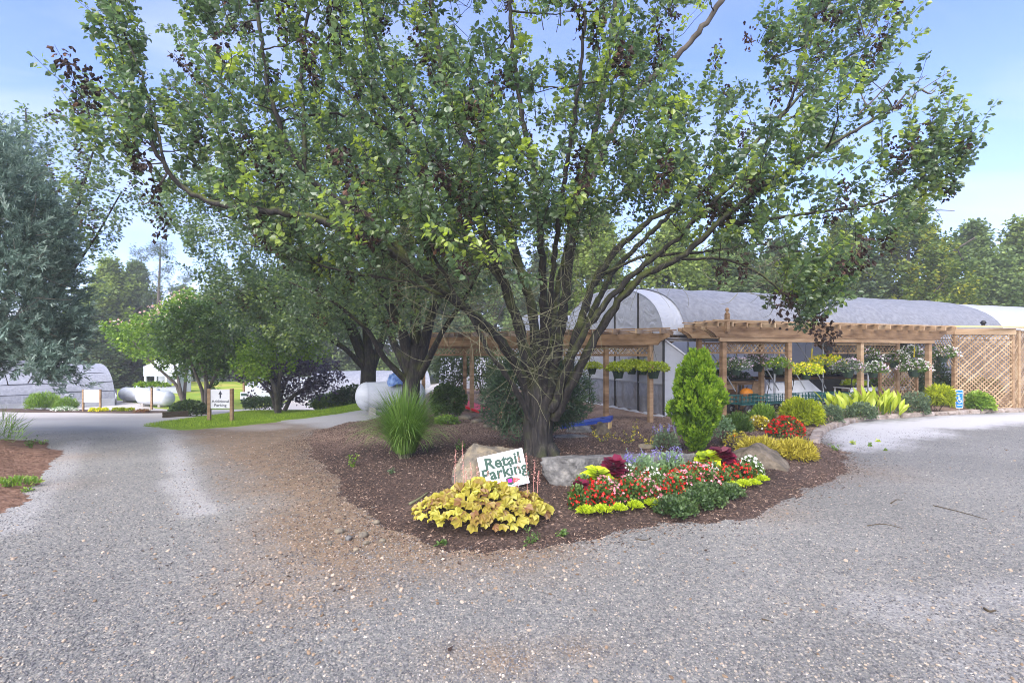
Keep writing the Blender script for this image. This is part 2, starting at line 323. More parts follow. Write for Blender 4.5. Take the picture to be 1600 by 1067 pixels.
def bark_mat():
    m = bpy.data.materials.new('pear_bark'); m.use_nodes = True; t = m.node_tree; b = t.nodes['Principled BSDF']; b.inputs['Roughness'].default_value = .8
    tcn = N(t, 'ShaderNodeTexCoord'); mp = N(t, 'ShaderNodeMapping'); mp.inputs['Scale'].default_value = (1, 1, .22); t.links.new(tcn.outputs['Object'], mp.inputs[0])
    n1 = N(t, 'ShaderNodeTexNoise'); n1.inputs['Scale'].default_value = 22; n1.inputs['Detail'].default_value = 6; n1.inputs['Roughness'].default_value = .65; t.links.new(mp.outputs[0], n1.inputs['Vector'])
    r = N(t, 'ShaderNodeValToRGB'); e = r.color_ramp.elements; e[0].position = .36; e[0].color = (.005, .0045, .004, 1); e[1].position = .74; e[1].color = (.06, .05, .041, 1)
    k = e.new(.52); k.color = (.017, .014, .012, 1); t.links.new(n1.outputs[0], r.inputs[0])
    ge = N(t, 'ShaderNodeNewGeometry'); sp = N(t, 'ShaderNodeSeparateXYZ'); t.links.new(ge.outputs['Normal'], sp.inputs[0])
    n2 = N(t, 'ShaderNodeTexNoise'); n2.inputs['Scale'].default_value = 3.5; n2.inputs['Detail'].default_value = 4; t.links.new(tcn.outputs['Object'], n2.inputs['Vector'])
    sm = N(t, 'ShaderNodeMath', operation='MULTIPLY_ADD'); t.links.new(n2.outputs[0], sm.inputs[0]); sm.inputs[1].default_value = 3.2; sm.inputs[2].default_value = -1.65
    ad = N(t, 'ShaderNodeMath', operation='MULTIPLY_ADD'); t.links.new(sp.outputs[2], ad.inputs[0]); ad.inputs[1].default_value = .85; t.links.new(sm.outputs[0], ad.inputs[2]); ad.use_clamp = True
    at = N(t, 'ShaderNodeAttribute', attribute_name='tint'); mu = N(t, 'ShaderNodeMath', operation='MULTIPLY'); t.links.new(ad.outputs[0], mu.inputs[0]); t.links.new(at.outputs['Fac'], mu.inputs[1])
    mxn = N(t, 'ShaderNodeMix', data_type='RGBA'); t.links.new(mu.outputs[0], mxn.inputs[0]); t.links.new(r.outputs[0], mxn.inputs[6]); mxn.inputs[7].default_value = (.10, .125, .014, 1)
    t.links.new(mxn.outputs[2], b.inputs['Base Color'])
    bp = N(t, 'ShaderNodeBump'); bp.inputs['Strength'].default_value = .9; bp.inputs['Distance'].default_value = .03; t.links.new(n1.outputs[0], bp.inputs['Height']); t.links.new(bp.outputs[0], b.inputs['Normal'])
    return m
M['bark'] = bark_mat()

# ------------------------------------------------------------------ geometry-node scatter (ground cover only)
def gn_scatter(name, pts, scl, rot, prim, m):
    me = bpy.data.meshes.new(name); me.vertices.add(len(pts)); me.vertices.foreach_set('co', np.asarray(pts, 'f4').ravel())
    for an, arr in (('scl', scl), ('rot', rot)):
        a = me.attributes.new(an, 'FLOAT_VECTOR', 'POINT'); a.data.foreach_set('vector', np.asarray(arr, 'f4').ravel())
    me.materials.append(m); me.update()
    o = bpy.data.objects.new(name, me); COL.objects.link(o); o['kind'] = 'stuff'
    g = bpy.data.node_groups.new(name, 'GeometryNodeTree')
    g.interface.new_socket('Geometry', in_out='INPUT', socket_type='NodeSocketGeometry'); g.interface.new_socket('Geometry', in_out='OUTPUT', socket_type='NodeSocketGeometry')
    gi = N(g, 'NodeGroupInput'); go = N(g, 'NodeGroupOutput'); ip = N(g, 'GeometryNodeInstanceOnPoints'); mp = N(g, 'GeometryNodeMeshToPoints')
    if prim == 'ico': pr = N(g, 'GeometryNodeMeshIcoSphere'); pr.inputs['Radius'].default_value = .5; pr.inputs['Subdivisions'].default_value = 1
    elif prim == 'cube': pr = N(g, 'GeometryNodeMeshCube')
    else: pr = N(g, 'GeometryNodeMeshCone'); pr.inputs['Vertices'].default_value = 3; pr.inputs['Radius Bottom'].default_value = 1; pr.inputs['Depth'].default_value = 1
    sm = N(g, 'GeometryNodeSetMaterial'); sm.inputs['Material'].default_value = m
    g.links.new(gi.outputs[0], mp.inputs[0]); g.links.new(mp.outputs[0], ip.inputs['Points']); g.links.new(pr.outputs['Mesh'], sm.inputs[0]); g.links.new(sm.outputs[0], ip.inputs['Instance'])
    for an, so in (('scl', 'Scale'), ('rot', 'Rotation')):
        na = N(g, 'GeometryNodeInputNamedAttribute', data_type='FLOAT_VECTOR'); na.inputs['Name'].default_value = an; g.links.new(na.outputs[0], ip.inputs[so])
    g.links.new(ip.outputs[0], go.inputs[0])
    md = o.modifiers.new('scatter', 'NODES'); md.node_group = g
    return o
def randmat(name, cols, rough=.8):
    m = bpy.data.materials.new(name); m.use_nodes = True; t = m.node_tree; b = t.nodes['Principled BSDF']; b.inputs['Roughness'].default_value = rough; b.inputs['Specular IOR Level'].default_value = .25
    oi = N(t, 'ShaderNodeObjectInfo'); r = N(t, 'ShaderNodeValToRGB'); e = r.color_ramp.elements
    while len(e) < len(cols): e.new(.5)
    for i, (p, c) in enumerate(cols): e[i].position = p; e[i].color = (*c, 1)
    t.links.new(oi.outputs['Random'], r.inputs[0]); t.links.new(r.outputs[0], b.inputs['Base Color']); return m
# ------------------------------------------------------------------ terrain
def S(a, b, x):
    t = np.clip((np.asarray(x, float) - a) / (b - a), 0, 1); return t * t * (3 - 2 * t)
def base(x, y):
    x = np.asarray(x, float); y = np.asarray(y, float)
    d = np.clip((y - 11) / 20, 0, 1); d = np.where(d < .12, d * d / .24, d - .06) * 1.5
    return -d * S(-4, -9, x) * 1.0
def ray_base(px, py, f=None):
    f = f or base; k = (px - CX) / F; m = (py - HY) / F
    Ys = np.concatenate([np.arange(2.5, 14, .06), np.arange(14, 70, .15)]); hit = np.nonzero(CH - m * Ys <= np.asarray(f(k * Ys, Ys)))[0]
    i = hit[0] if len(hit) else len(Ys) - 1; Yf = np.linspace(Ys[max(i - 1, 0)], Ys[i], 16); hit = np.nonzero(CH - m * Yf <= np.asarray(f(k * Yf, Yf)))[0]; hi = float(Yf[hit[0]]) if len(hit) else float(Yf[-1])
    return A(k * hi, hi, float(np.asarray(f(k * hi, hi))))
def wpoly(pp): return np.array([ray_base(*p)[:2] for p in pp])
def sdist(poly, X, Y):
    """signed distance, positive inside"""
    P = np.stack([np.ravel(X), np.ravel(Y)], -1).astype(float); d = np.full(len(P), 1e9); ins = np.zeros(len(P), bool)
    for i in range(len(poly)):
        a = poly[i]; b = poly[(i + 1) % len(poly)]; e = b - a; w = P - a
        t = np.clip((w @ e) / max(e @ e, 1e-12), 0, 1); d = np.minimum(d, ((w - t[:, None] * e) ** 2).sum(1))
        c = (a[1] > P[:, 1]) != (b[1] > P[:, 1])
        with np.errstate(divide='ignore', invalid='ignore'):
            ins ^= c & (P[:, 0] < (b[0] - a[0]) * (P[:, 1] - a[1]) / (b[1] - a[1]) + a[0])
    return (np.sqrt(d) * np.where(ins, 1, -1)).reshape(np.shape(X))
def wob(X, Y, f=1.0, s=0):
    return (np.sin(X * 2.1 * f + 1.7 * np.sin(Y * 1.3 * f + s)) * .5 + np.sin(Y * 3.3 * f + 1.3 * np.sin(X * 2.9 * f + s * 2)) * .3 + np.sin(X * 7.1 * f + Y * 6.3 * f + s) * .2 + np.sin(X * 15 * f - Y * 13 * f + s) * .15 + np.sin(X * 31 * f + Y * 27 * f) * .12 + np.sin(X * 53 * f - Y * 47 * f) * .10)
bed_poly = wpoly([(470, 690), (505, 735), (540, 765), (575, 795), (600, 825), (640, 848), (700, 862), (760, 866), (840, 856), (900, 846), (960, 836), (1020, 826), (1090, 817), (1150, 802), (1215, 778), (1280, 755), (1330, 735), (1325, 715), (1292, 698), (1278, 686), (1283, 672), (1320, 663)])
bed_poly = np.concatenate([bed_poly, A([10.1, 14.9], [12.2, 15.8], [14.3, 16.6], [18.0, 17.2], [24, 18.2], [27, 20], [24, 33], [-4, 33], [-4.3, 19])])
bed_poly = np.concatenate([bed_poly, wpoly([(590, 652), (540, 662), (500, 672)])])
lawn_poly = wpoly([(215, 667), (300, 671), (370, 666), (440, 657), (500, 650), (560, 641), (600, 640), (600, 628), (555, 624), (480, 633), (400, 641), (330, 651), (260, 661)])
soil_poly = wpoly([(-900, 800), (-400, 850), (-120, 830), (-20, 812), (15, 790), (60, 757), (88, 728), (98, 708), (70, 692), (20, 686), (-60, 684), (-300, 690), (-900, 700)])
far_lawn_poly = A([-60, 36], [-27.5, 36.5], [-25, 34], [-22, 31], [-18, 29], [-15.5, 30], [-15, 33], [-17, 40], [-18, 60], [-60, 60])
left_bed_poly = A([-40, 28.5], [-28, 26.0], [-24.5, 25.3], [-18.5, 24.2], [-15.6, 24.6], [-15.8, 25.4], [-19, 26.2], [-25, 28.2], [-40, 33])
def layer_h(poly, X, Y, k, hmax, wn, f=1., s=0):
    return np.clip(k * (sdist(poly, X, Y) + wn * wob(np.asarray(X, float), np.asarray(Y, float), f, s)), -.12, hmax)
def mulch_h(X, Y):
    h = layer_h(bed_poly, X, Y, .15, .30, .16)
    h = np.where(h > .05, .05 + .16 * np.tanh((h - .05) / .16), h)
    # the floor by the greenhouse is nearly level with the drive
    h = np.where(h > .03, .03 + (h - .03) * (1 - .8 * S(10.5, 12.5, Y)), h)
    return h + .006 * wob(np.asarray(X, float), np.asarray(Y, float), 3.1) + .004 * wob(np.asarray(X, float), np.asarray(Y, float), 7.1, 2)
def lawn_h(X, Y): return layer_h(lawn_poly, X, Y, .10, .10, .12, 1, 3)
def soil_h(X, Y): return layer_h(soil_poly, X, Y, .22, .22, .12, 1.3, 5) + .012 * wob(np.asarray(X, float), np.asarray(Y, float), 2.3)
def far_lawn_h(X, Y): return layer_h(far_lawn_poly, X, Y, .10, .25, .3, .4, 1)
def left_bed_h(X, Y): return layer_h(left_bed_poly, X, Y, .2, .08, .1, .6, 2)
LAYERS = [mulch_h, lawn_h, soil_h, far_lawn_h, left_bed_h]
def rough(X, Y): return .010 * wob(np.asarray(X, float), np.asarray(Y, float), .55, 4) + .004 * wob(np.asarray(X, float), np.asarray(Y, float), 2.2, 1)
def gz(x, y):
    b = base(x, y); return b + np.maximum(rough(x, y), np.max([f(x, y) for f in LAYERS], axis=0))
def G(px, py): return ray_base(px, py, gz)
def up(px, py, Y): return A((px - CX) * Y / F, Y, CH - (py - HY) * Y / F)
def Z0(x, y): return float(gz(x, y))

def grid(xs, ys, zf): 
    X, Y = np.meshgrid(xs, ys); Z = zf(X, Y); n, k = X.shape
    i = np.arange(n - 1)[:, None] * k + np.arange(k - 1)[None]; f = np.stack([i, i + 1, i + k + 1, i + k], -1).reshape(-1, 4)
    return np.stack([X, Y, Z], -1).reshape(-1, 3), f, X, Y
def var(a, b, fine0, fine1, fs, cs):
    return np.unique(np.concatenate([np.arange(a, fine0, cs), np.arange(fine0, fine1, fs), np.arange(fine1, b + cs, cs)]).round(4))
v, f, X, Y = grid(var(-70, 60, -11, 14, .1, 1.0), var(-6, 62, 2.2, 20, .1, .7), lambda X, Y: base(X, Y) + rough(X, Y))
mud_poly = wpoly([(270, 668), (330, 690), (400, 740), (440, 790), (450, 850), (470, 900), (560, 905), (640, 880), (760, 875), (860, 860), (860, 840), (600, 800), (500, 720), (480, 672), (420, 660)])
mud = S(-.9, .5, sdist(mud_poly, X, Y) + .25 * wob(X, Y, 1.1, 7))
for (px, py, r, a) in [(780, 1030, .28, .7), (900, 1015, .22, .6), (720, 1015, .2, .45), (850, 905, .3, .25), (560, 880, .6, .6), (1310, 735, .9, .55), (1190, 800, .5, .4), (60, 760, .5, .5), (100, 715, .6, .7)]:
    c = ray_base(px, py); mud = np.maximum(mud, a * np.exp(-(((X - c[0]) / r) ** 2 + ((Y - c[1]) / (r * .7)) ** 2) * (1 + .5 * wob(X, Y, 1.7, 3))))
tanfar = S(17.0, 19.5, Y + .5 * wob(X, Y, .5)) * S(-2, -8, X)
pale = np.zeros_like(X)
pale_poly = wpoly([(1285, 672), (1320, 700), (1400, 700), (1480, 672), (1700, 655), (1700, 640), (1450, 652), (1345, 662)])
pale = S(-.5, .5, sdist(pale_poly, X, Y) + .3 * wob(X, Y, 1, 9))
for line, w, a in [([(255, 668), (280, 720), (285, 760), (310, 800)], .22, .42), ([(110, 665), (250, 660), (420, 668)], .7, .45), ([(120, 690), (70, 760), (10, 830)], .25, .35), ([(1380, 950), (1600, 930), (1700, 920)], .25, .22), ([(1500, 1050), (1600, 1020)], .2, .2)]:
    pw = np.array([ray_base(*p)[:2] for p in line])
    for a_, b_ in zip(pw[:-1], pw[1:]):
        e = b_ - a_; t = np.clip(((X - a_[0]) * e[0] + (Y - a_[1]) * e[1]) / (e @ e), 0, 1)
        dd = np.hypot(X - a_[0] - t * e[0], Y - a_[1] - t * e[1]); pale = np.maximum(pale, a * S(w * 1.6, w * .2, dd + .08 * wob(X, Y, 2, 2)))
pale = np.maximum(pale, .75 * S(10, 15, Y + .4 * wob(X, Y, .4)) * S(0, -4, X + .3 * wob(X, Y, .7)) * (1 - mud))
mb = MB().add(v, f)
def gravel_mat():
    m = bpy.data.materials.new('gravel'); m.use_nodes = True; t = m.node_tree; b = t.nodes['Principled BSDF']; b.inputs['Roughness'].default_value = .85; b.inputs['Specular IOR Level'].default_value = .25
    tcn = N(t, 'ShaderNodeTexCoord'); L = t.links.new
    def vor(sc):
        n = N(t, 'ShaderNodeTexVoronoi'); n.inputs['Scale'].default_value = sc; L(tcn.outputs['Object'], n.inputs['Vector']); return n
    def ramp(src, els):
        r = N(t, 'ShaderNodeValToRGB'); e = r.color_ramp.elements
        while len(e) < len(els): e.new(.5)
        for i, (p, c) in enumerate(els): e[i].position = p; e[i].color = (*c, 1)
        L(src, r.inputs[0]); return r.outputs[0]
    def mixc(fac, a, b_, blend='MIX'):
        n = N(t, 'ShaderNodeMix', data_type='RGBA', blend_type=blend)
        if isinstance(fac, float): n.inputs[0].default_value = fac
        else: L(fac, n.inputs[0])
        for s_, x in ((6, a), (7, b_)):
            if isinstance(x, tuple): n.inputs[s_].default_value = (*x, 1)
            else: L(x, n.inputs[s_])
        return n.outputs[2]
    v1, v2 = vor(42), vor(85); sx = N(t, 'ShaderNodeSeparateXYZ'); L(v1.outputs['Color'], sx.inputs[0]); sx2 = N(t, 'ShaderNodeSeparateXYZ'); L(v2.outputs['Color'], sx2.inputs[0])
    c1 = ramp(sx.outputs[0], [(0, (.10, .105, .115)), (.45, (.16, .163, .172)), (.8, (.215, .215, .22)), (.95, (.27, .26, .245)), (1, (.38, .36, .33))])
    c2 = ramp(sx2.outputs[1], [(0, (.085, .09, .10)), (.5, (.165, .168, .18)), (.9, (.25, .245, .24)), (1, (.40, .38, .35))])
    cg = mixc(.5, c1, c2)
    n3 = N(t, 'ShaderNodeTexNoise'); n3.inputs['Scale'].default_value = .55; n3.inputs['Detail'].default_value = 6; L(tcn.outputs['Object'], n3.inputs['Vector'])
    big = ramp(n3.outputs[0], [(.3, (.79, .775, .71)), (.7, (1.05, 1.03, .94))]); cg = mixc(1.0, cg, big, 'MULTIPLY')
    n4 = N(t, 'ShaderNodeTexNoise'); n4.inputs['Scale'].default_value = 5; n4.inputs['Detail'].default_value = 7; n4.inputs['Roughness'].default_value = .7; L(tcn.outputs['Object'], n4.inputs['Vector'])
    mudc = ramp(n4.outputs[0], [(.3, (.05, .034, .024)), (.5, (.135, .085, .052)), (.7, (.23, .16, .11))])
    am = N(t, 'ShaderNodeAttribute', attribute_name='mud'); ap = N(t, 'ShaderNodeAttribute', attribute_name='pale'); an = N(t, 'ShaderNodeAttribute', attribute_name='tan')
    mf = N(t, 'ShaderNodeMath', operation='MULTIPLY_ADD'); L(n4.outputs[0], mf.inputs[0]); mf.inputs[1].default_value = 1.3; mf.inputs[2].default_value = .42
    mg = N(t, 'ShaderNodeMath', operation='MULTIPLY'); mg.use_clamp = True; L(mf.outputs[0], mg.inputs[0]); L(am.outputs['Fac'], mg.inputs[1])
    mudg = mixc(.35, mudc, mixc(1.0, cg, (1.15, .95, .72), 'MULTIPLY'))
    cg = mixc(mg.outputs[0], cg, mudg)
    cg = mixc(an.outputs['Fac'], cg, mixc(.55, cg, (.40, .32, .235)))
    cg = mixc(ap.outputs['Fac'], cg, mixc(.72, cg, (.48, .475, .485)))
    L(cg, b.inputs['Base Color'])
    bp = N(t, 'ShaderNodeBump'); bp.inputs['Strength'].default_value = .75; bp.inputs['Distance'].default_value = .012
    L(v1.outputs['Distance'], bp.inputs['Height']); bp.invert = True; L(bp.outputs[0], b.inputs['Normal'])
    return m
o = mb.build('gravel_drive', gravel_mat(), smooth=True, kind='structure')
for an, arr in (('mud', mud), ('pale', pale), ('tan', tanfar)):
    a = o.data.attributes.new(an, 'FLOAT', 'POINT'); a.data.foreach_set('value', arr.ravel().astype('f4'))
far = mat('far_ground', [(.3, (.06, .085, .025)), (.7, (.12, .13, .05))], .9, noise=.5)
v, f, X, Y = grid(np.linspace(-700, 700, 71), np.concatenate([[-200, -60], np.linspace(-30, 80, 56), np.linspace(90, 900, 30)]), lambda X, Y: base(X, Y) - 1.2 * S(0, 12, np.minimum(np.minimum(X + 71, 61 - X), np.minimum(Y + 7, 63 - Y))) - .05)
MB().add(v, f).build('ground', far, smooth=True, kind='structure')

mulch_m = mat('mulch', [(.3, (.024, .016, .013)), (.46, (.062, .042, .035)), (.6, (.125, .085, .066)), (.78, (.27, .19, .145))], .9, .2, noise=26, bump=1.0, bscale=34, tint=True, detail=8)
def layer_sheet(name, hf, poly, xs, ys, m, tintf=None):
    v, f, X, Y = grid(xs, ys, lambda X, Y: base(X, Y) + hf(X, Y)); h = hf(X, Y).ravel()
    keep = (h[f] > -.05).any(1); mb = MB().add(v, f[keep], .5 if tintf is None else tintf(X, Y).ravel())
    return mb.build(name, m, smooth=True, kind='structure')
layer_sheet('mulch_bed', mulch_h, bed_poly, var(-6, 28, -4.6, 10, .07, .3), var(4.2, 34, 4.2, 14, .07, .3), mulch_m, lambda X, Y: .42 + .24 * S(9.2, 11.2, Y + .5 * wob(X, Y)) + .10 * S(3.6, 5.2, X) + .05 * wob(X, Y, 1.4, 5))
lawn_m = mat('lawn_turf', [(.3, (.085, .14, .012)), (.6, (.17, .27, .018)), (.8, (.24, .33, .035))], .9, .15, noise=14, bump=.8, bscale=40)
layer_sheet('lawn', lawn_h, lawn_poly, np.arange(-16, -2, .12), np.arange(13, 26, .12), lawn_m)
soil_m = mat('red_soil', [(.3, (.075, .04, .026)), (.5, (.15, .085, .058)), (.75, (.24, .15, .11))], .9, .2, noise=9, bump=1., bscale=26, detail=8)
layer_sheet('soil_bank', soil_h, soil_poly, np.arange(-16, -3, .08), np.arange(4, 13.5, .08), soil_m)
fl_m = mat('far_lawn_turf', [(.35, (.12, .20, .022)), (.5, (.20, .27, .03)), (.62, (.34, .31, .08)), (.75, (.40, .34, .12))], .9, .15, noise=.35, bump=.5, bscale=6, detail=7)
layer_sheet('far_lawn', far_lawn_h, far_lawn_poly, np.arange(-64, -12, .5), np.arange(27, 64, .5), fl_m)
layer_sheet('planting_strip', left_bed_h, left_bed_poly, np.arange(-42, -14, .2), np.arange(23, 35, .2), mulch_m)

# loose stones, bark chips, grass blades
rg = np.random.default_rng(11)
def drive_points(n, y0, y1, xk, pw=1.6):
    u = rg.random(n); Yp = (y0 ** (1 - pw) + u * (y1 ** (1 - pw) - y0 ** (1 - pw))) ** (1 / (1 - pw)); Xp = (rg.random(n) * 2 - 1) * (Yp * xk + .6)
    k = (mulch_h(Xp, Yp) < .01) & (soil_h(Xp, Yp) < .01) & (lawn_h(Xp, Yp) < .01)
    return Xp[k], Yp[k]
def strew(name, n, y0, y1, smin, smax, m, flat=.6, dens=None, pw=1.6, emb=.25):
    x, y = drive_points(n, y0, y1, 1.12, pw)
    if dens is not None:
        k = rg.random(len(x)) < dens(x, y); x, y = x[k], y[k]
    s = smin + (smax - smin) * rg.random(len(x)) ** 2.5
    sc = np.stack([s * rg.uniform(.7, 1.3, len(x)), s * rg.uniform(.7, 1.1, len(x)), s * flat * rg.uniform(.7, 1.2, len(x))], -1)
    z = base(x, y) + rough(x, y) + sc[:, 2] * emb
    gn_scatter(name, np.stack([x, y, z], -1), sc, np.stack([rg.uniform(-.5, .5, len(x)), rg.uniform(-.5, .5, len(x)), rg.uniform(0, 6.28, len(x))], -1), 'ico', m)
peb = randmat('pebble', [(0, (.065, .066, .072)), (.35, (.115, .115, .12)), (.7, (.17, .165, .162)), (.88, (.25, .225, .195)), (.96, (.31, .26, .20)), (1, (.42, .40, .36))])
strew('gravel_stones', 170000, 2.6, 13, .006, .021, peb)
strew('gravel_stones_tan', 16000, 2.6, 11, .012, .040, randmat('tan_pebble', [(0, (.12, .08, .05)), (.5, (.23, .165, .11)), (1, (.40, .33, .26))]), dens=lambda x, y: S(-1.2, .2, sdist(mud_poly, x, y)) * .9 + .06)
def on_layer(n, x0, x1, y0, y1, hf, lo=.012):
    x = rg.uniform(x0, x1, n); y = rg.uniform(y0, y1, n); k = hf(x, y) > lo
    return x[k], y[k]
x, y = on_layer(90000, -4.6, 7.5, 4.4, 15, mulch_h, .0)
x2, y2 = bed_poly[0][0] + 0 * x[:0], y[:0]
s = rg.uniform(.010, .036, len(x))
gn_scatter('bark_chips', np.stack([x, y, gz(x, y) + .005], -1), np.stack([s, s * rg.uniform(.15, .45, len(x)), s * .14], -1), np.stack([rg.uniform(-.5, .5, len(x)), rg.uniform(-.6, .6, len(x)), rg.uniform(0, 6.28, len(x))], -1), 'cube',
           randmat('bark_chip', [(0, (.022, .014, .011)), (.4, (.06, .038, .03)), (.75, (.14, .09, .068)), (.93, (.26, .18, .13)), (1, (.40, .31, .25))], .9))
# chips washed out over the gravel along the rim of the bed
x = rg.uniform(-5, 7.5, 160000); y = rg.uniform(4, 13, 160000); d = sdist(bed_poly, x, y); k = (d < .15) & (rg.random(160000) < np.exp(np.minimum(d, 0) / np.where(x < -1.2, .5, .16)) * .7); x, y = x[k], y[k]
s = rg.uniform(.008, .03, len(x))
gn_scatter('bark_crumbs', np.stack([x, y, gz(x, y) + .006], -1), np.stack([s, s * .3, s * .15], -1), np.stack([rg.uniform(-.4, .4, len(x)), rg.uniform(-.4, .4, len(x)), rg.uniform(0, 6.28, len(x))], -1), 'cube', bpy.data.materials['bark_chip'])
x, y = on_layer(130000, -16, -2.5, 13.2, 24, lawn_h, .012)
hgt = rg.uniform(.03, .085, len(x))
gn_scatter('grass', np.stack([x, y, gz(x, y) + hgt * .4], -1), np.stack([hgt * .07, hgt * .07, hgt], -1), np.stack([rg.uniform(-.5, .5, len(x)), rg.uniform(-.5, .5, len(x)), rg.uniform(0, 6.28, len(x))], -1), 'cone',
           randmat('grass_blade', [(0, (.09, .16, .012)), (.6, (.20, .33, .02)), (1, (.34, .44, .04))], .7))
# ------------------------------------------------------------------ structures
rg = np.random.default_rng(5)
GC, GU, GN_, GW, GL, GE, GA = A(4.45, 15.0), A(.948, .318), A(-.318, .948), 7.0, 21.0, 2.45, 4.15
def gp(u, s, z): q = GC + GU * u + GN_ * s; return A(q[0], q[1], z)
def prof(n=22, W=GW, e=GE, a=GA, p=2.15):
    th = np.linspace(-1, 1, n); th = np.sin(th * np.pi / 2)
    return [(W / 2 * (1 + t), e + (a - e) * (max(0, 1 - abs(t) ** p)) ** (1 / p)) for t in th]
def roof_strip(u0, u1, lift=0., n=26, s0=0, s1=None, sag=0.):
    pf = prof(n); pf = pf[s0:s1]; us = np.linspace(u0, u1, max(2, int((u1 - u0) / .45)))
    v = np.array([[gp(u, s, z + lift + sag * (.5 - .5 * math.cos(2 * math.pi * u / 1.85)) * -1 + .006 * math.sin(u * 9 + s * 3)) for s, z in pf] for u in us]); k = len(pf)
    i = np.arange(len(us) - 1)[:, None] * k + np.arange(k - 1)[None]
    return v.reshape(-1, 3), np.stack([i, i + 1, i + k + 1, i + k], -1).reshape(-1, 4)
gh = thing('greenhouse', 'arched greenhouse under dark shade cloth with a translucent film end wall', 'greenhouse', tuple(gp(0, 0, 0)))
def strip(name, m, *a, **k):
    mb = MB(); mb.add(*roof_strip(*a, **k)); return mb.build(name, m, gh, smooth=True)
strip('roof_film', M['film'], 0, GL, 0)
strip('end_band', M['film_white'], -.03, .75, .02)
strip('shade_cloth', M['shade'], .72, 15.6, .11, sag=.06)
strip('end_band', M['film_white'], 15.55, GL + .02, .02)
pf = prof(40)
# end wall: film in panels between dark battens
bat = [0, 1.35, 2.8, 4.7, 7.0]
def zr(s): return float(np.interp(s, [a for a, b in pf], [b for a, b in pf]))
for a, b in zip(bat[:-1], bat[1:]):
    ss = np.linspace(a + .02, b - .02, 8)
    lo = 1.02
    mb = MB(); top = [gp(0, s, zr(s) - .02) for s in ss]; bot = [gp(0, s, lo) for s in ss]; k = len(ss)
    mb.add(np.array(bot + top), [(i, i + 1, k + i + 1, k + i) for i in range(k - 1)]); mb.build('wall_film', M['film'], gh)
    g0 = [gp(.03 * (i % 2), s, .10) for i, s in enumerate(ss)]; mb = MB(); mb.add(np.array(g0 + [gp(0, s, lo - .012) for s in ss]), [(i, i + 1, k + i + 1, k + i) for i in range(k - 1)]); mb.build('lower_wall_film', M['film_clear'], gh)
for s in bat:
    mb = MB(); bar(mb, gp(-.015, s, .02), gp(-.015, s, zr(s) - .01), .05, .05, up=(1, 0, 0)); mb.build('batten', M['black'], gh)
mb = MB(); bar(mb, gp(-.012, 0, 1.01), gp(-.012, 7, 1.01), .035, .03); mb.build('mid_rail', M['steel'], gh)
mb = MB(); bar(mb, gp(-.012, 0, 2.43), gp(-.012, 7, 2.43), .035, .03); mb.build('mid_rail', M['steel'], gh)
mb = MB(); q = [gp(-.06 - .05 * math.sin(i * 2.1) ** 2, s, .05 + .03 * math.sin(i * 1.7)) for i, s in enumerate(np.linspace(-.1, 7, 40))]; tubes(mb, np.array(q), .06, 7); mb.build('ground_film', M['film_white'], gh, smooth=True)
# frame: hoops, side posts, rails
for u in np.arange(.05, GL, 2.05):
    mb = MB(); tubes(mb, np.array([gp(u, s, z - .04) for s, z in prof(18)]), .022, 6); mb.build('hoop', M['steel'], gh, smooth=True)
    for s in (0.02, 6.98):
        mb = MB(); tubes(mb, np.array([gp(u, s, .0), gp(u, s, 1.2), gp(u, s, GE)]), .03, 6); mb.build('post', M['steel'], gh, smooth=True)
for z, nm in ((GE + .02, 'eave_rail'), (GE - .16, 'roll_rail'), (GE - .09, 'roll_rail')):
    mb = MB(); tubes(mb, np.array([gp(0, -.04, z), gp(9, -.04, z), gp(GL, -.04, z)]), .022, 6); mb.build(nm, M['steel'], gh, smooth=True)
for u in (1.6, 3.0, 3.3, 4.4, 5.3, 12.6):
    mb = MB(); tubes(mb, np.array([gp(u, .3, 2.35), gp(u + .5, .05, 1.5), gp(u + .95, -.05, .75)]), .018, 5); mb.build('brace', M['steel'], gh, smooth=True)
# loose side curtain gathered beside the end wall
mb = MB(); mb.add(np.array([gp(.02, -.02, 2.3), gp(.02, -.02, .1), gp(1.9, -.04, .1), gp(1.55, -.03, 1.1), gp(.9, -.02, 1.75)]), [(0, 1, 4), (1, 2, 3), (1, 3, 4)]); mb.build('side_curtain', M['film'], gh)
mb = MB(); tubes(mb, np.array([gp(.03, -.03, 2.3), gp(.9, -.03, 1.76), gp(1.6, -.05, 1.1)]), .03, 6); mb.build('curtain_roll', M['white'], gh, smooth=True)
# raised film flap over the benches, with its wooden edge
mb = MB(); mb.add(np.array([gp(7.2, 1.2, 2.35), gp(8.7, .9, 1.15), gp(10.9, .9, 1.15), gp(10.9, 1.2, 2.35)]), [(0, 1, 2, 3)]); mb.build('film_flap', M['film_white'], gh)
mb = MB(); bar(mb, gp(7.15, 1.17, 2.35), gp(8.65, .87, 1.15), .12, .05); mb.build('flap_board', M['lumber'], gh)
# far side film wall + floor
mb = MB(); us = np.linspace(0, GL, 12); mb.add(np.array([gp(u, 7, .05) for u in us] + [gp(u, 7, GE) for u in us]), [(i, i + 1, 12 + i + 1, 12 + i) for i in range(11)]); mb.build('rear_wall_film', M['film'], gh)
mb = MB(); mb.add(np.array([gp(GL, s, .05) for s, _ in pf] + [gp(GL, s, z) for s, z in pf]), [(i, i + 1, 40 + i + 1, 40 + i) for i in range(39)]); mb.build('far_end_film', M['film'], gh)

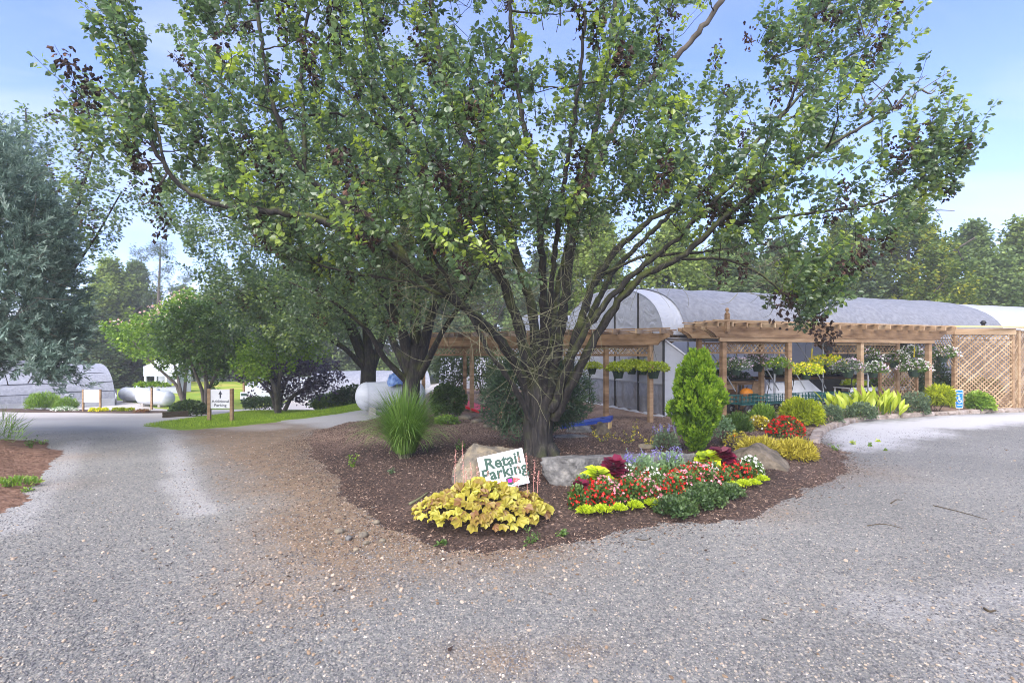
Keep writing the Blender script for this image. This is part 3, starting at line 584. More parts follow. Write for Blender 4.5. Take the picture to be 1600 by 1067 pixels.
# second house behind, only a piece of its roof shows
def hoop_house(label, cat, c, u, L, W, H, cover, name='hoop_house', skirt=.35, film_from=None, ends=True, ribs=False, group=None):
    c = A(*c); u = nrm(A(*u)); n = A(-u[1], u[0]); z0 = c[2] if len(c) > 2 else 0
    root = thing(name, label, cat, (c[0], c[1], z0), group)
    def q(a, s, z): p = c[:2] + u * a + n * s; return A(p[0], p[1], z0 + z)
    th = np.linspace(-1, 1, 19); pr = [(W * .5 * (1 + math.sin(t * math.pi / 2)), skirt + (H - skirt) * max(0, 1 - abs(math.sin(t * math.pi / 2)) ** 2.3) ** (1 / 2.0)) for t in th]
    us = np.linspace(0, L, max(4, int(L / .6))); k = len(pr)
    rr = np.random.default_rng(int(abs(c[0] * 100)))
    wv = np.array([[q(a, s, z - .04 * (math.sin(a * 2.6) ** 2) + .015 * math.sin(a * 7 + z * 5)) for s, z in pr] for a in us]).reshape(-1, 3)
    i = np.arange(len(us) - 1)[:, None] * k + np.arange(k - 1)[None]
    mb = MB(); mb.add(wv, np.stack([i, i + 1, i + k + 1, i + k], -1).reshape(-1, 4)); mb.build('cover', cover, root, smooth=True)
    for s in (0, W):
        mb = MB(); mb.add(np.array([q(0, s - .02, -.15), q(L, s - .02, -.15), q(L, s, skirt + .02), q(0, s, skirt + .02)]), [(0, 1, 2, 3)]); mb.build('skirt', M['film_white'], root)
    for a in (0, L):
        mb = MB(); mb.add(np.array([q(a, s, -.15) for s, _ in pr] + [q(a, s, z) for s, z in pr]), [(j, j + 1, k + j + 1, k + j) for j in range(k - 1)]); mb.build('end_wall', M['film'], root)
    if ribs:
        for z in (.9, 1.45, 2.0):
            t = [s for s, zz in pr if zz <= z][:1] or [0]; s = float(np.interp(z, [b for a, b in pr[:10]], [a for a, b in pr[:10]]))
            mb = MB(); tubes(mb, np.array([q(a, s - .02, z - .04 + .03 * math.sin(a * 1.3 + z * 5)) for a in np.linspace(0, L, 30)]), .02, 4); mb.build('batten_cord', M['ink'], root)
    return root, q
hoop_house('rear greenhouse roof of grey shade cloth glimpsed left of the film end wall', 'greenhouse', (1.75, 22.9, 0), (.948, .318), 12, 6, 3.9, M['shade_l'])
r, q = hoop_house('low hoop house wrapped in pale grey shade cloth at far left', 'hoop house', (-37.1, 17.6, -1.3), (.6, .8), 19.2, 6.5, 2.55, M['shade_l'], ribs=True)
mb = MB(); bar(mb, q(19.25, -.1, .4), q(19.25, 2.5, 2.35), .05, .25); mb.build('rolled_film', M['film_white'], r)
mb = MB(); box(mb, q(15.2, 3.0, 2.68), (2.4, 1.2, .22), rz=.93); mb.build('roof_patch', M['shade_l'], r); mb = MB(); box(mb, q(16.8, 3.0, 2.66), (.9, 1.25, .26), rz=.93); mb.build('roof_patch', M['white'], r)
mb = MB(); tubes(mb, np.array([q(10.9, .25, 1.9), q(10.95, .02, 1.0), q(11, -.03, .4)]), .025, 4); mb.build('hanging_rope', M['ink'], r)
for k in range(5):
    a, s, z = [(8.3, .42, 1.35), (15.6, .36, 1.65), (17.3, .38, 1.75), (16.9, .08, .72), (9, .1, .8)][k]
    mb = MB(); e = .22; mb.add(np.array([q(a - e, s - .09, z - .05), q(a + e * .9, s - .10, z - .09), q(a + e, s - .06, z + .05), q(a - e * .6, s - .06, z + .07)]), [(0, 1, 2, 3)]); mb.build('film_patch', M['film_white'], r)
t = thing('panel', 'grey concrete panel standing at the end of the left hoop house', 'panel', (-26.2, 33.5, -1.5)); mb = MB(); box(mb, (-26.2, 33.5, -1.0), (.62, .12, 1.15)); mb.build('slab', M['concrete'], t)
box_mb = MB(); box(box_mb, (-26.2, 33.42, -.40), (.5, .1, .08)); box_mb.build('top_cap', M['concrete'], t)
hoop_house('white film tunnel behind the pink-tufted tree', 'hoop house', (-19.5, 37, -1.5), (.9, -.2), 9, 4, 1.7, M['film'])
hoop_house('bright white film hoop house behind the purple shrub', 'hoop house', (-13.4, 34, -1.5), (.95, .3), 8, 5, 2.2, M['shade_l'], skirt=.6)
hoop_house('white film hoop house seen through the lattice pergola posts', 'hoop house', (-3.4, 27, -.05), (.97, .25), 6.6, 4, 1.75, M['film'])
# open white shed at far left
t = thing('greenhouse_shed', 'white open-sided greenhouse shed beyond the far propane tanks', 'shed', (-26.5, 40, -1.5))
for z0_, z1_, mm, nm in ((-1.5, -.75, 'film', 'lower_wall'), (.15, .95, 'film', 'upper_wall')):
    mb = MB(); box(mb, (-27.4, 40, (z0_ + z1_) / 2), (2.7, .15, z1_ - z0_)); mb.build(nm, M[mm], t)
mb = MB(); box(mb, (-27.4, 41.6, -.2), (2.6, .1, 2.2)); mb.build('rear_wall', M['film'], t)
mb = MB(); mb.add(np.array([[-28.7, 40, .95], [-26.1, 40, .95], [-26.1, 41.6, 1.5], [-28.7, 41.6, 1.5]], float), [(0, 1, 2, 3)]); mb.build('roof', M['white'], t)
for x in (-28.6, -27.8, -27, -26.2):
    mb = MB(); box(mb, (x, 39.98, -.3), (.14, .12, .9)); mb.build('post', M['white'], t)
mb = MB(); box(mb, (-27.4, 40.3, -.68), (2.2, .5, .12)); mb.build('bench', M['grey_ink'], t)
mb = MB(); scatter(mb, *LEAF, np.stack([rg.uniform(-28.4, -26.4, 60), rg.uniform(40.2, 40.5, 60), rg.uniform(-.62, -.5, 60)], -1), frames(nrm(rg.normal(size=(60, 3)) + A(0, 0, 1))), .18, rg.random(60)); mb.build('seedlings', M['lime'], t, kind='stuff')

# ------------------------------------------------------------------ pergolas
def lumber(mb, p0, p1, w, h, t=None, **k): return bar(mb, p0, p1, w, h, t=.5 + rg.uniform(-.22, .22) if t is None else t, **k)
def lattice(root, a, b, z0, z1, pitch, w=.035, off=(0, 0), clip=None, th=.008):
    """crossed strips in the vertical plane from a to b (xy), each strip a part"""
    a = A(*a); b = A(*b); L = np.linalg.norm(b - a); u = (b - a) / L; n = A(-u[1], u[0]); Hh = z1 - z0
    for sgn, dep in ((1, 0), (-1, th + .002)):
        for c in np.arange(-Hh + pitch * .4, L, pitch):
            s0, s1 = max(c, 0), min(c + Hh, L)
            if s1 - s0 < .05: continue
            za, zb = (s0 - c), (s1 - c)
            if sgn < 0: za, zb = Hh - za, Hh - zb
            o = n * dep + A(*off)
            pa = A(*(a + u * s0 + o), z0 + za); pb = A(*(a + u * s1 + o), z0 + zb)
            mb = MB(); bar(mb, pa, pb, w, th, up=(n[0], n[1], 0), t=.5 + rg.uniform(-.3, .3)); 
            mb.build('lath', M['lath'], root)
def frame2(root, a, b, z0, z1, w=.09, nm='rail'):
    for z in (z0, z1):
        mb = MB(); lumber(mb, (*a, z), (*b, z), .05, w); mb.build(nm, M['lumber'], root)
def notch_beam(root, a, b, z0, z1, th=.045, ext=.45):
    """beam whose two ends are cut back in a curve"""
    a = A(*a); b = A(*b); L = np.linalg.norm(b - a); u = (b - a) / L; n = A(-u[1], u[0]); h = z1 - z0
    pr = [(-ext, z1), (-ext, z1 - h * .3), (-ext * .8, z1 - h * .42), (-ext * .5, z1 - h * .72), (-ext * .38, z0), (L + ext * .38, z0), (L + ext * .5, z1 - h * .72), (L + ext * .8, z1 - h * .42), (L + ext, z1 - h * .3), (L + ext, z1)]
    v = [[*(a + u * s - n * th / 2), z] for s, z in pr] + [[*(a + u * s + n * th / 2), z] for s, z in pr]; k = len(pr)
    mb = MB(); mb.add(np.array(v), [(0, 1, 2, 3, 4, 5, 6, 7, 8, 9), tuple(range(19, 9, -1))] + [(i, (i + 1) % k, k + (i + 1) % k, k + i)[::-1] for i in range(k)], .5 + rg.uniform(-.15, .15)); return mb.build('beam', M['lumber'], root)
def post(root, x, y, z1, w=.115, z0=None):
    z0 = Z0(x, y) - .05 if z0 is None else z0
    mb = MB(); box(mb, (x, y, (z0 + z1) / 2), (w, w, z1 - z0), rz=.3, t=.5 + rg.uniform(-.15, .15)); return mb.build('post', M['lumber'], root)
# left pergola (runs away behind the big trunk)
pa = thing('pergola', 'long weathered wooden pergola with a lattice frieze standing behind the big trunk', 'pergola', (3.73, 13.8, 0))
d = nrm(A(-5.0, 2.4)); nn_ = A(.43, .90)
P0 = A(3.73, 13.8); dA, nA = d, nn_
for s in (0, 1.22, 3.3, 5.55, 7.4):
    q = P0 + d * s; post(pa, *q, 2.2)
for s in (0, 3.3, 7.0):
    q = P0 + d * s + nn_ * 2.0; post(pa, *q, 2.2)
for k in (0, 2.0):
    for th in (-.075, .075):
        notch_beam(pa, P0 + nn_ * (k + th), P0 + d * 7.4 + nn_ * (k + th), 2.14, 2.44, ext=.5)
    a_, b_ = P0 + nn_ * k, P0 + d * 7.4 + nn_ * k
    frame2(pa, a_, b_, 1.87, 2.11, .06)
    lattice(pa, a_, b_, 1.90, 2.09, .13, .022)
for s in np.arange(-.35, 7.8, .62):
    q = P0 + d * s; mb = MB(); lumber(mb, (*(q - nn_ * .55), 2.50), (*(q + nn_ * 2.5), 2.50), .04, .13); mb.build('rafter', M['lumber'], pa)
for k in (.1, 1.3, 2.3):
    q = P0 + nn_ * k; mb = MB(); lumber(mb, (*(q - d * .5), 2.585), (*(q + d * 7.8), 2.585), .07, .035); mb.build('purlin', M['lumber'], pa)
# right pergola
pb = thing('pergola', 'right-hand wooden pergola with stepped rafter ends hung with flower baskets', 'pergola', (8.1, 15.0, 0))
P1 = A(5.75, 14.15); e1 = A(13.9, 16.95); L1 = np.linalg.norm(e1 - P1); d1 = (e1 - P1) / L1; n1 = A(-d1[1], d1[0])
def on1(s, k=0): return P1 + d1 * s + n1 * k
for s in (.1, 2.45, 5.35, 8.45): post(pb, *on1(s), 2.36, w=.135)
for s, k in ((2.45, 1.0), (8.45, 1.0), (0.1, 1.0)): post(pb, *on1(s, k), 2.36, w=.12)
for k in (0, 1.0):
    for th in (-.095, .095):
        notch_beam(pb, on1(0, k + th), on1(8.6, k + th), 2.36, 2.66, ext=.55)
mb = MB(); lumber(mb, (*on1(-.1, -.075), 2.30), (*on1(8.6, -.075), 2.30), .05, .11); mb.build('lower_beam', M['lumber'], pb)
for s0, s1_, k in ((.1, 2.45, .06), (5.35, 8.45, 1.0), (.1, 2.45, 1.0)):
    frame2(pb, on1(s0 + .07, k), on1(s1_ - .07, k), 1.93, 2.22, .05); lattice(pb, on1(s0 + .07, k), on1(s1_ - .07, k), 1.95, 2.2, .15, .028)
for i, s in enumerate(np.arange(-.2, 9.0, .5)):
    mb = MB(); lumber(mb, (*on1(s, -.6 if s > 4.7 else -.16), 2.71), (*on1(s, 1.7), 2.71), .045, .13, t=.6 + rg.uniform(-.15, .2)); mb.build('rafter', M['lumber'], pb)
for i, k in enumerate((-.45, -.1, .3, .8, 1.4)):
    mb = MB(); lumber(mb, (*on1(-.6, k), 2.795), (*on1(8.9, k), 2.795), .10, .03, t=.62); mb.build('purlin', M['lumber'], pb)
mb = MB(); box(mb, (*on1(.1, -.16), 2.75), (.1, .1, .5), rz=.33); mb.build('newel', M['lumber'], pb)
mb = MB(); lathe(mb, [(0, .0), (.06, 0), (.05, .03), (.03, .05), (.055, .10), (.04, .15), (0, .17)], (*on1(.1, -.16), 3.0), 10); mb.build('finial', M['lumber'], pb, smooth=True)
for s in (2.45, 5.35, 8.45):
    for sg in (-1, 1):
        mb = MB(); lumber(mb, (*on1(s + sg * .45, -.02), 2.30), (*on1(s + sg * .06, -.02), 1.95), .05, .07, t=.45) if False else None
# lattice screen
ps = thing('lattice_screen', 'tall diagonal lattice screen with posts at the right edge', 'screen', (15.6, 17.55, 0))
S0, S1_, S2 = A(15.75, 17.62), A(16.95, 17.35), A(18.2, 17.9)
S0 = A(15.15, 17.55)
for q in (S0, S1_, S2, A(17.25, 17.45)): post(ps, *q, 2.72, w=.10)
lattice(ps, S0, S1_, .06, 2.66, .135, .046, off=(0, -.05)); frame2(ps, S0, S1_, .06, 2.66, .07)
lattice(ps, S1_, S2, .06, 2.66, .135, .046, off=(0, -.05)); frame2(ps, S1_, S2, .06, 2.66, .07)
# angled wing of lattice at the left of the screen
a_, b_ = on1(8.5, .1), S0; Lw = np.linalg.norm(b_ - a_); uw = (b_ - a_) / Lw; nw = A(-uw[1], uw[0])
for c in np.arange(.1, Lw, .15):
    mb = MB(); p = a_ + uw * c; ln = min(Lw - c, 1.15); bar(mb, (*p, 2.62), (*(p + uw * ln), 2.62 - ln), .036, .008, up=(*nw, 0), t=.6); mb.build('lath', M['lath'], ps)
mb = MB(); lumber(mb, (*on1(8.3, -.05), 2.66), (*S0, 2.66), .05, .2, t=.55); mb.build('header_board', M['lumber'], ps)
mb = MB(); lumber(mb, (*(S0 + A(-.05, -.06)), 2.66), (*(S1_ + A(.05, -.06)), 2.66), .05, .2, t=.6); mb.build('header_board', M['lumber'], ps)
mb = MB(); bar(mb, (*(on1(8.9, -.2)), 2.805), (*(S1_ + A(.1, -.1)), 2.805), .12, .055); mb.build('top_board', M['lumber_new'], ps)
mb = MB(); bar(mb, (*(S1_ + A(.1, -.1)), 2.805), (*(S2 + A(.1, -.1)), 2.805), .12, .055); mb.build('top_board', M['lumber_new'], ps)
mb = MB(); lathe(mb, [(0, 0), (.10, 0), (.05, .05), (.05, .09), (.09, .13), (.06, .2), (0, .23)], (16.2, 17.6, 2.83), 10); mb.build('finial', M['black'], ps, smooth=True)
# small lattice gate panel further in
pg = thing('lattice_divider', 'low weathered lattice divider beneath the white flowered baskets', 'lattice', (13.0, 18.4, 0))
lattice(pg, (12.75, 17.7), (14.2, 18.0), .1, 1.55, .15, .036); 
for q in ((12.72, 17.7), (14.22, 18.0)): post(pg, *q, 1.62, w=.08)
frame2(pg, (12.75, 17.7), (14.2, 18.0), .1, 1.58, .06)
pl = thing('lattice_divider', 'dark lattice divider half covered by a green climber', 'lattice', (15.0, 18.6, 0))
lattice(pl, (14.4, 18.9), (16.0, 19.2), .1, 2.3, .16, .036)
for q in ((14.38, 18.9), (16.02, 19.2)): post(pl, *q, 2.35, w=.08)

# ------------------------------------------------------------------ benches and goods inside the greenhouse
def bench(label, u0, u1, s0, s1_, z, slat=True, m='lumber', group=None):
    c = gp((u0 + u1) / 2, (s0 + s1_) / 2, 0); t = thing('potting_bench', label, 'bench', tuple(c), group)
    for s in np.linspace(s0 + .06, s1_ - .06, 5):
        mb = MB(); bar(mb, gp(u0, s, z), gp(u1, s, z), .14, .03, t=.5 + rg.uniform(-.2, .2)); mb.build('slat', M[m], t)
    for u in (u0 + .08, u1 - .08):
        for s in (s0 + .08, s1_ - .08):
            mb = MB(); bar(mb, gp(u, s, Z0(*gp(u, s, 0)[:2]) - .02), gp(u, s, z - .016), .07, .07, up=(1, 0, 0)); mb.build('leg', M[m], t)
    for s in (s0 + .03, s1_ - .03):
        mb = MB(); bar(mb, gp(u0, s, z - .07), gp(u1, s, z - .07), .03, .10); mb.build('apron', M[m], t)
    return t
bench('wooden potting bench left of the pergola posts under trays of plants', 2.3, 4.6, 1.0, 2.0, .98)
bench('white topped display bench behind the yellow leafy plants', 7.6, 11.0, .15, .9, .72, m='white')
bench('rear greenhouse bench crowded with red and pink flowers', 1.0, 6.0, 3.2, 4.2, .98)
bench('far greenhouse bench with pale flowers behind the right pergola', 6.6, 12.6, 2.4, 3.6, .98)
t = thing('planter_box', 'stacked board wooden crate on the floor left of the leaning boards', 'crate', tuple(gp(2.6, .7, 0)))
for i in range(5):
    mb = MB(); bar(mb, gp(2.2, .75, .18 + i * .165), gp(3.3, .75, .18 + i * .165), .04, .15, t=.5 + rg.uniform(-.25, .25)); mb.build('board', M['lumber'], t)
for s in (2.25, 3.28):
    mb = MB(); bar(mb, gp(s, .72, .08), gp(s, .72, .97), .07, .05, up=(1, 0, 0)); mb.build('post', M['lumber'], t)
mb = MB(); bar(mb, gp(2.1, .75, .985), gp(3.6, .75, .985), .3, .04); mb.build('top_board', M['lumber'], t)
t = thing('board_stack', 'brown boards leaning diagonally beside the pumpkin', 'boards', tuple(gp(3.9, .7, 0)))
for i in range(3):
    mb = MB(); bar(mb, gp(3.6 + .13 * i, .6 + .04 * i, .1), gp(4.1 + .1 * i, .75, .95), .14, .03, up=(0, 1, 0)); mb.build('board', M['lumber'], t)
t = thing('white_bin', 'ribbed white plastic panel bin beside the bright green conical evergreen', 'bin', tuple(gp(1.4, .15, 0)))
for i in range(6):
    mb = MB(); v0 = gp(.75 + i * .215, .12, .1); v1 = gp(.76 + i * .2, .14, .98 + .01 * (i % 2)); bar(mb, v0, v1, .205, .03, up=(0, 1, 0)); mb.build('panel', M['white'], t)
mb = MB(); bar(mb, gp(.8, .5, .5), gp(1.95, .5, .5), .6, .8); mb.build('body', M['white'], t)
t = thing('white_board', 'large white board leaning behind the green wagons', 'board', tuple(gp(4.7, .6, 0)))
mb = MB(); mb.add(np.array([gp(4.0, .4, .08), gp(5.3, .4, .08), gp(5.3, .75, .9), gp(4.6, .75, .9)]), [(0, 1, 2, 3)]); mb.add(np.array([gp(4.0, .43, .08), gp(5.3, .43, .08), gp(5.3, .78, .9), gp(4.6, .78, .9)]), [(3, 2, 1, 0)]); mb.build('sheet', M['white'], t)
mb = MB(); bar(mb, gp(4.6, .76, .91), gp(5.3, .76, .91), .04, .03); mb.build('edge', M['white'], t)
t = thing('white_board', 'white ribbed sheet with a black block for a shaded gap, right of the twin pergola posts', 'board', tuple(gp(6, .6, 0)))
mb = MB(); mb.add(np.array([gp(5.4, .4, .08), gp(6.9, .4, .08), gp(6.9, .6, .55), gp(6.4, .75, 1.0), gp(5.4, .75, 1.0)]), [(0, 1, 2, 3, 4)]); mb.build('sheet', M['white'], t)
mb = MB(); bar(mb, gp(6.6, .95, .75), gp(8.0, .95, .75), .3, .5); mb.build('shade_block', M['black'], t)  # solid black block: the shade inside the gap is put in as colour
# pumpkin
pc = gp(3.25, .25, 0); zf = .55
t = thing('crate', 'small dark crate holding up an orange pumpkin', 'crate', (pc[0], pc[1], 0))
for i in range(3):
    mb = MB(); box(mb, (pc[0], pc[1] - .2, .1 + i * .16), (.46, .03, .14), rz=.32); mb.build('slat', M['lumber'], t)
mb = MB(); box(mb, (pc[0], pc[1], .27), (.42, .36, .5), rz=.32); mb.build('body', M['lumber'], t)
t = thing('pumpkin', 'round orange pumpkin among the garden wagons', 'pumpkin', (pc[0], pc[1], .52))
mb = MB(); th = np.linspace(-1.45, 1.45, 9); n = 24
V = [[(.19 * math.cos(a)) * (1 + .07 * abs(math.cos(4 * b))) * math.cos(b), (.19 * math.cos(a)) * (1 + .07 * abs(math.cos(4 * b))) * math.sin(b), .15 * math.sin(a) + .15] for a in th for b in np.linspace(0, 2 * math.pi, n, endpoint=False)]
mb.add(np.array(V) + A(pc[0], pc[1], .52), [(i * n + j, i * n + (j + 1) % n, (i + 1) * n + (j + 1) % n, (i + 1) * n + j) for i in range(8) for j in range(n)]); mb.build('rind', M['orange_f'], t, smooth=True)
mb = MB(); tubes(mb, np.array([[pc[0], pc[1], .80], [pc[0] + .01, pc[1], .84], [pc[0] + .03, pc[1], .88]]), [.02, .014, .012], 6, cap=True); mb.build('stalk', M['stem'], t)

# ------------------------------------------------------------------ garden wagons
def wagon():
    t = thing('garden_wagon', 'w', 'wagon', (0, 0, 0))
    L, W, z0, z1 = 1.25, .62, .34, .58
    mb = MB()
    for z in (z0, (z0 + z1) / 2, z1):
        for y in (-W / 2, W / 2): bar(mb, (-L / 2, y, z), (L / 2, y, z), .022, .022)
        for x in (-L / 2, L / 2): bar(mb, (x, -W / 2, z), (x, W / 2, z), .022, .022)
    for x in np.linspace(-L / 2, L / 2, 9):
        for y in (-W / 2, W / 2): bar(mb, (x, y, z0), (x, y, z1), .016, .016)
    for y in np.linspace(-W / 2, W / 2, 5):
        for x in (-L / 2, L / 2): bar(mb, (x, y, z0), (x, y, z1), .016, .016)
    mb.build('mesh_side', M['wire_green'], t)
    mb = MB()
    for x in np.linspace(-L / 2, L / 2, 14): bar(mb, (x, -W / 2, z0), (x, W / 2, z0), .012, .012)
    for y in np.linspace(-W / 2, W / 2, 8): bar(mb, (-L / 2, y, z0 - .006), (L / 2, y, z0 - .006), .012, .012)
    mb.build('mesh_floor', M['wire_green'], t)
    for x in (-.42, .42):
        mb = MB(); bar(mb, (x, -.36, .16), (x, .36, .16), .03, .03); bar(mb, (x, 0, .16), (x, 0, .33), .05, .05, up=(1, 0, 0)); mb.build('axle', M['black'], t)
        for y in (-.36, .36):
            mb = MB(); a = np.linspace(0, 2 * math.pi, 15); Mx = A([1, 0, 0], [0, 0, 1], [0, -1, 0])
            lathe(mb, [(.06, -.05), (.15, -.05), (.165, -.02), (.165, .02), (.15, .05), (.06, .05)], (x, y, .165), 16, M=Mx); w_ = mb.build('wheel', M['black'], t, smooth=True)
            mb = MB(); lathe(mb, [(0, -.03), (.07, -.03), (.07, .03), (0, .03)], (x, y, .165), 10, M=Mx); h_ = mb.build('hub', M['steel'], t); h_.parent = w_
    mb = MB(); tubes(mb, smooth_path([(.5, 0, .2), (.62, 0, .42), (.72, 0, .75), (.78, 0, .98), (.74, 0, 1.04)], 12), .013, 6); mb.build('handle', M['black'], t, smooth=True)
    mb = MB(); tubes(mb, smooth_path([(.78, 0, .99), (.80, .03, 1.06), (.72, .10, 1.09), (.66, .06, 1.05), (.66, -.06, 1.05), (.72, -.10, 1.09)], 12), .014, 6); mb.build('grip', M['black'], t, smooth=True)
    return t
wg = wagon(); first = True
for (px, py, Y, rz, lab) in [(1172, 655, 15.55, .35, 'leftmost dark green wire garden wagon with its handle down, behind the small conifer bushes'), (1208, 650, 15.9, .25, 'green wire garden wagon left of the near pergola post'), (1262, 650, 16.4, .4, 'green wire garden wagon right of the twin pergola posts'), (1300, 648, 16.7, .2, 'rightmost green wire garden wagon by the big yellow leaves')]:
    x = (px - 800) * Y / 800; loc = (x, Y, Z0(x, Y))
    if first: wg.location = loc; wg.rotation_euler = (0, 0, rz); wg['label'] = lab; wg['group'] = 'green wire garden wagons'; first = False
    else: dup(wg, loc, rz, 1, lab, 'green wire garden wagons')

# ------------------------------------------------------------------ propane tanks
def tank(label, c, L, r, rz, saddle=True):
    t = thing('propane_tank', label, 'propane tank', (c[0], c[1], c[2]), )
    cs, sn = math.cos(rz), math.sin(rz); Mx = A([0, 0, 1], [0, 1, 0], [-1, 0, 0]); Rz = A([cs, -sn, 0], [sn, cs, 0], [0, 0, 1]); Mx = Rz @ Mx
    a = np.linspace(0, math.pi / 2, 8); e = r * .75
    pr = [(r * math.sin(x), -L / 2 + e - e * math.cos(x)) for x in a] + [(r * 1.0, 0)] + [(r * math.sin(x), L / 2 - e + e * math.cos(x)) for x in a[::-1]]
    mb = MB(); lathe(mb, pr, (c[0], c[1], c[2] + r + .18), 32, M=Mx); mb.build('vessel', M['tank'], t, smooth=True)
    mb = MB()
    for x in (-L / 2 + e, L / 2 - e):
        lathe(mb, [(r + .006, x - .015), (r + .010, x), (r + .006, x + .015)], (c[0], c[1], c[2] + r + .18), 32, M=Mx)
    mb.build('weld_seam', M['tank'], t, smooth=True)
    for x in (-L * .28, L * .28):
        mb = MB(); p = Rz @ A(x, 0, 0); box(mb, A(c[0], c[1], c[2] + .14) + p, (.2, r * 1.3, .36), rz=rz); mb.build('saddle', M['concrete'], t)
    p = Rz @ A(.1, 0, 0); mb = MB(); lathe(mb, [(.0, .16), (.12, .15), (.19, .10), (.21, 0)], A(c[0], c[1], c[2] + 2 * r + .15) + p, 14); mb.build('valve_dome', M['tank'], t, smooth=True)
    return t
tc_ = up(614, 628, 16.3); zt = Z0(-3.75, 16.3)
tank('large white propane tank lying behind the second pear trunk', (-3.85, 16.3, zt - .08), 2.2, .44, .42)
mb = MB(); th = np.linspace(0, 2 * math.pi, 18, endpoint=False)
V = [[-3.62 + (.25 + .06 * math.sin(5 * a + k)) * f_ * math.cos(a), 16.05 + (.25 + .05 * math.cos(3 * a)) * f_ * math.sin(a), zt + 1.06 + z + .045 * math.sin(4 * a + 2.6 * k)] for k, (f_, z) in enumerate([(1.15, -.16), (1.05, .0), (.8, .13), (.35, .19), (.02, .20)]) for a in th]
mb.add(np.array(V), [(i * 18 + j, i * 18 + (j + 1) % 18, (i + 1) * 18 + (j + 1) % 18, (i + 1) * 18 + j) for i in range(4) for j in range(18)])
o = mb.build('tarp', M['tarp'], smooth=True); tag(o, 'crumpled blue tarp draped on the valve dome of the near tank', 'tarp')
for (x, y, L, rz, lab) in [(-22.3, 32.0, 3.1, -.45, 'right-hand white propane tank on the far grass'), (-25.7, 35.0, 3.1, -.45, 'left-hand white propane tank further back on the far grass')]:
    tank(lab, (x, y, Z0(x, y) - .10), L, .46, rz)

# ------------------------------------------------------------------ signs
def text_mesh(body, size, bold=0, spacing=1.0, extr=.001):
    c = bpy.data.curves.new('t', 'FONT'); c.body = body; c.size = size; c.align_x = 'CENTER'; c.align_y = 'CENTER'; c.offset = bold; c.extrude = extr; c.space_line = spacing; c.resolution_u = 3
    o = bpy.data.objects.new('t', c); COL.objects.link(o); bpy.context.view_layer.update(); me = bpy.data.meshes.new_from_object(o.evaluated_get(bpy.context.evaluated_depsgraph_get())); bpy.data.objects.remove(o); return me
def put_text(parent, name, body, size, loc, m, rot=(math.pi / 2, 0, 0), bold=0, sx=1):
    me = text_mesh(body, size, bold); me.materials.clear(); me.materials.append(m); return place(name, me, parent, loc, rot, (sx, 1, 1))
def flat(pts, y0, y1):
    """extrude an XZ outline between two depths"""
    k = len(pts); v = [[x, y0, z] for x, z in pts] + [[x, y1, z] for x, z in pts]
    return np.array(v, float), [tuple(range(k)), tuple(range(2 * k - 1, k - 1, -1))] + [(i, k + i, k + (i + 1) % k, (i + 1) % k) for i in range(k)]
c0 = up(786, 733, 6.62)
rs = thing('parking_sign', 'white Retail Parking sign with green letters leaning on the tan boulder', 'sign', tuple(c0)); 
def fl(pts, y0, y1, name, m):
    mb = MB(); v, f = flat(pts, y0, y1); mb.add(v + A(*c0), f); return mb.build(name, m, rs)
fl([(-.30, -.24), (.30, -.24), (.30, .215), (-.30, .215)], 0, .006, 'board', M['signwhite'])
for i, (x0, z0_, x1, z1_) in enumerate([(-.278, .193, .278, .198), (-.278, -.222, -.273, .193), (.273, -.222, .278, .193), (-.278, -.227, .278, -.222)]):
    fl([(x0, z0_), (x1, z0_), (x1, z1_), (x0, z1_)], -.0022, -.0002, 'border_line', M['signgreen'])
put_text(rs, 'lettering', 'Retail', .20, (.015, -.0022, .10), M['signgreen'], bold=.0062, sx=1.05)
put_text(rs, 'lettering', 'Parking', .20, (.015, -.0022, -.035), M['signgreen'], bold=.0062, sx=1.02)
fl([(-.2, -.155), (.08, -.155), (.08, -.175 + .05), (.21, -.15 - .012), (.08, -.205), (.08, -.19), (-.2, -.195)], -.0022, -.0002, 'arrow', M['rust_red'])
fl([(-.05 + .06, -.12), (.10, -.105), (.10, -.2), (.06, -.215), (.01, -.19)], -.0042, -.0024, 'arrow_mark', M['signgreen'])
fl([(.03, -.135), (.085, -.135), (.085, -.18), (.03, -.18)], -.0062, -.0044, 'arrow_mark', M['magenta'])
for x in (-.15, .15):
    mb = MB(); tubes(mb, np.array([c0 + A(x, .012, -.55), c0 + A(x, .012, 0), c0 + A(x, .012, .1)]), .005, 5); mb.build('stake', M['steel'], rs)
rs.rotation_euler = (R_(-10), R_(-11.5), R_(6))
# Additional Parking
b1, b2 = G(329, 661), G(359, 657); yv = (b1[1] + b2[1]) / 2; xc = (b1[0] + b2[0]) / 2; ap = thing('parking_sign', 'white Additional Parking sign with an up arrow between two posts on the lawn', 'sign', (xc, yv, min(b1[2], b2[2])))
hw = .34; zb = ap.location.z
for sx in (-1, 1):
    mb = MB(); box(mb, (xc + sx * hw, yv, zb + .49), (.085, .085, 1.1)); mb.build('post', M['lumber'], ap)
mb = MB(); box(mb, (xc, yv - .0, zb + .74), (hw * 2 - .088, .02, .57)); mb.build('board', M['signwhite'], ap)
put_text(ap, 'lettering', 'Additional', .112, (0, -.0125, .66), M['ink'], bold=.001, sx=1.12); put_text(ap, 'lettering', 'Parking', .112, (0, -.0125, .545), M['ink'], bold=.001, sx=1.12)
mb = MB(); v, f = flat([(-.022, .76), (.022, .76), (.022, .88), (.06, .87), (0, .985), (-.06, .87), (-.022, .88)], -.0125, -.0108); mb.add(v + A(xc, yv, zb), f); mb.build('arrow', M['ink'], ap)
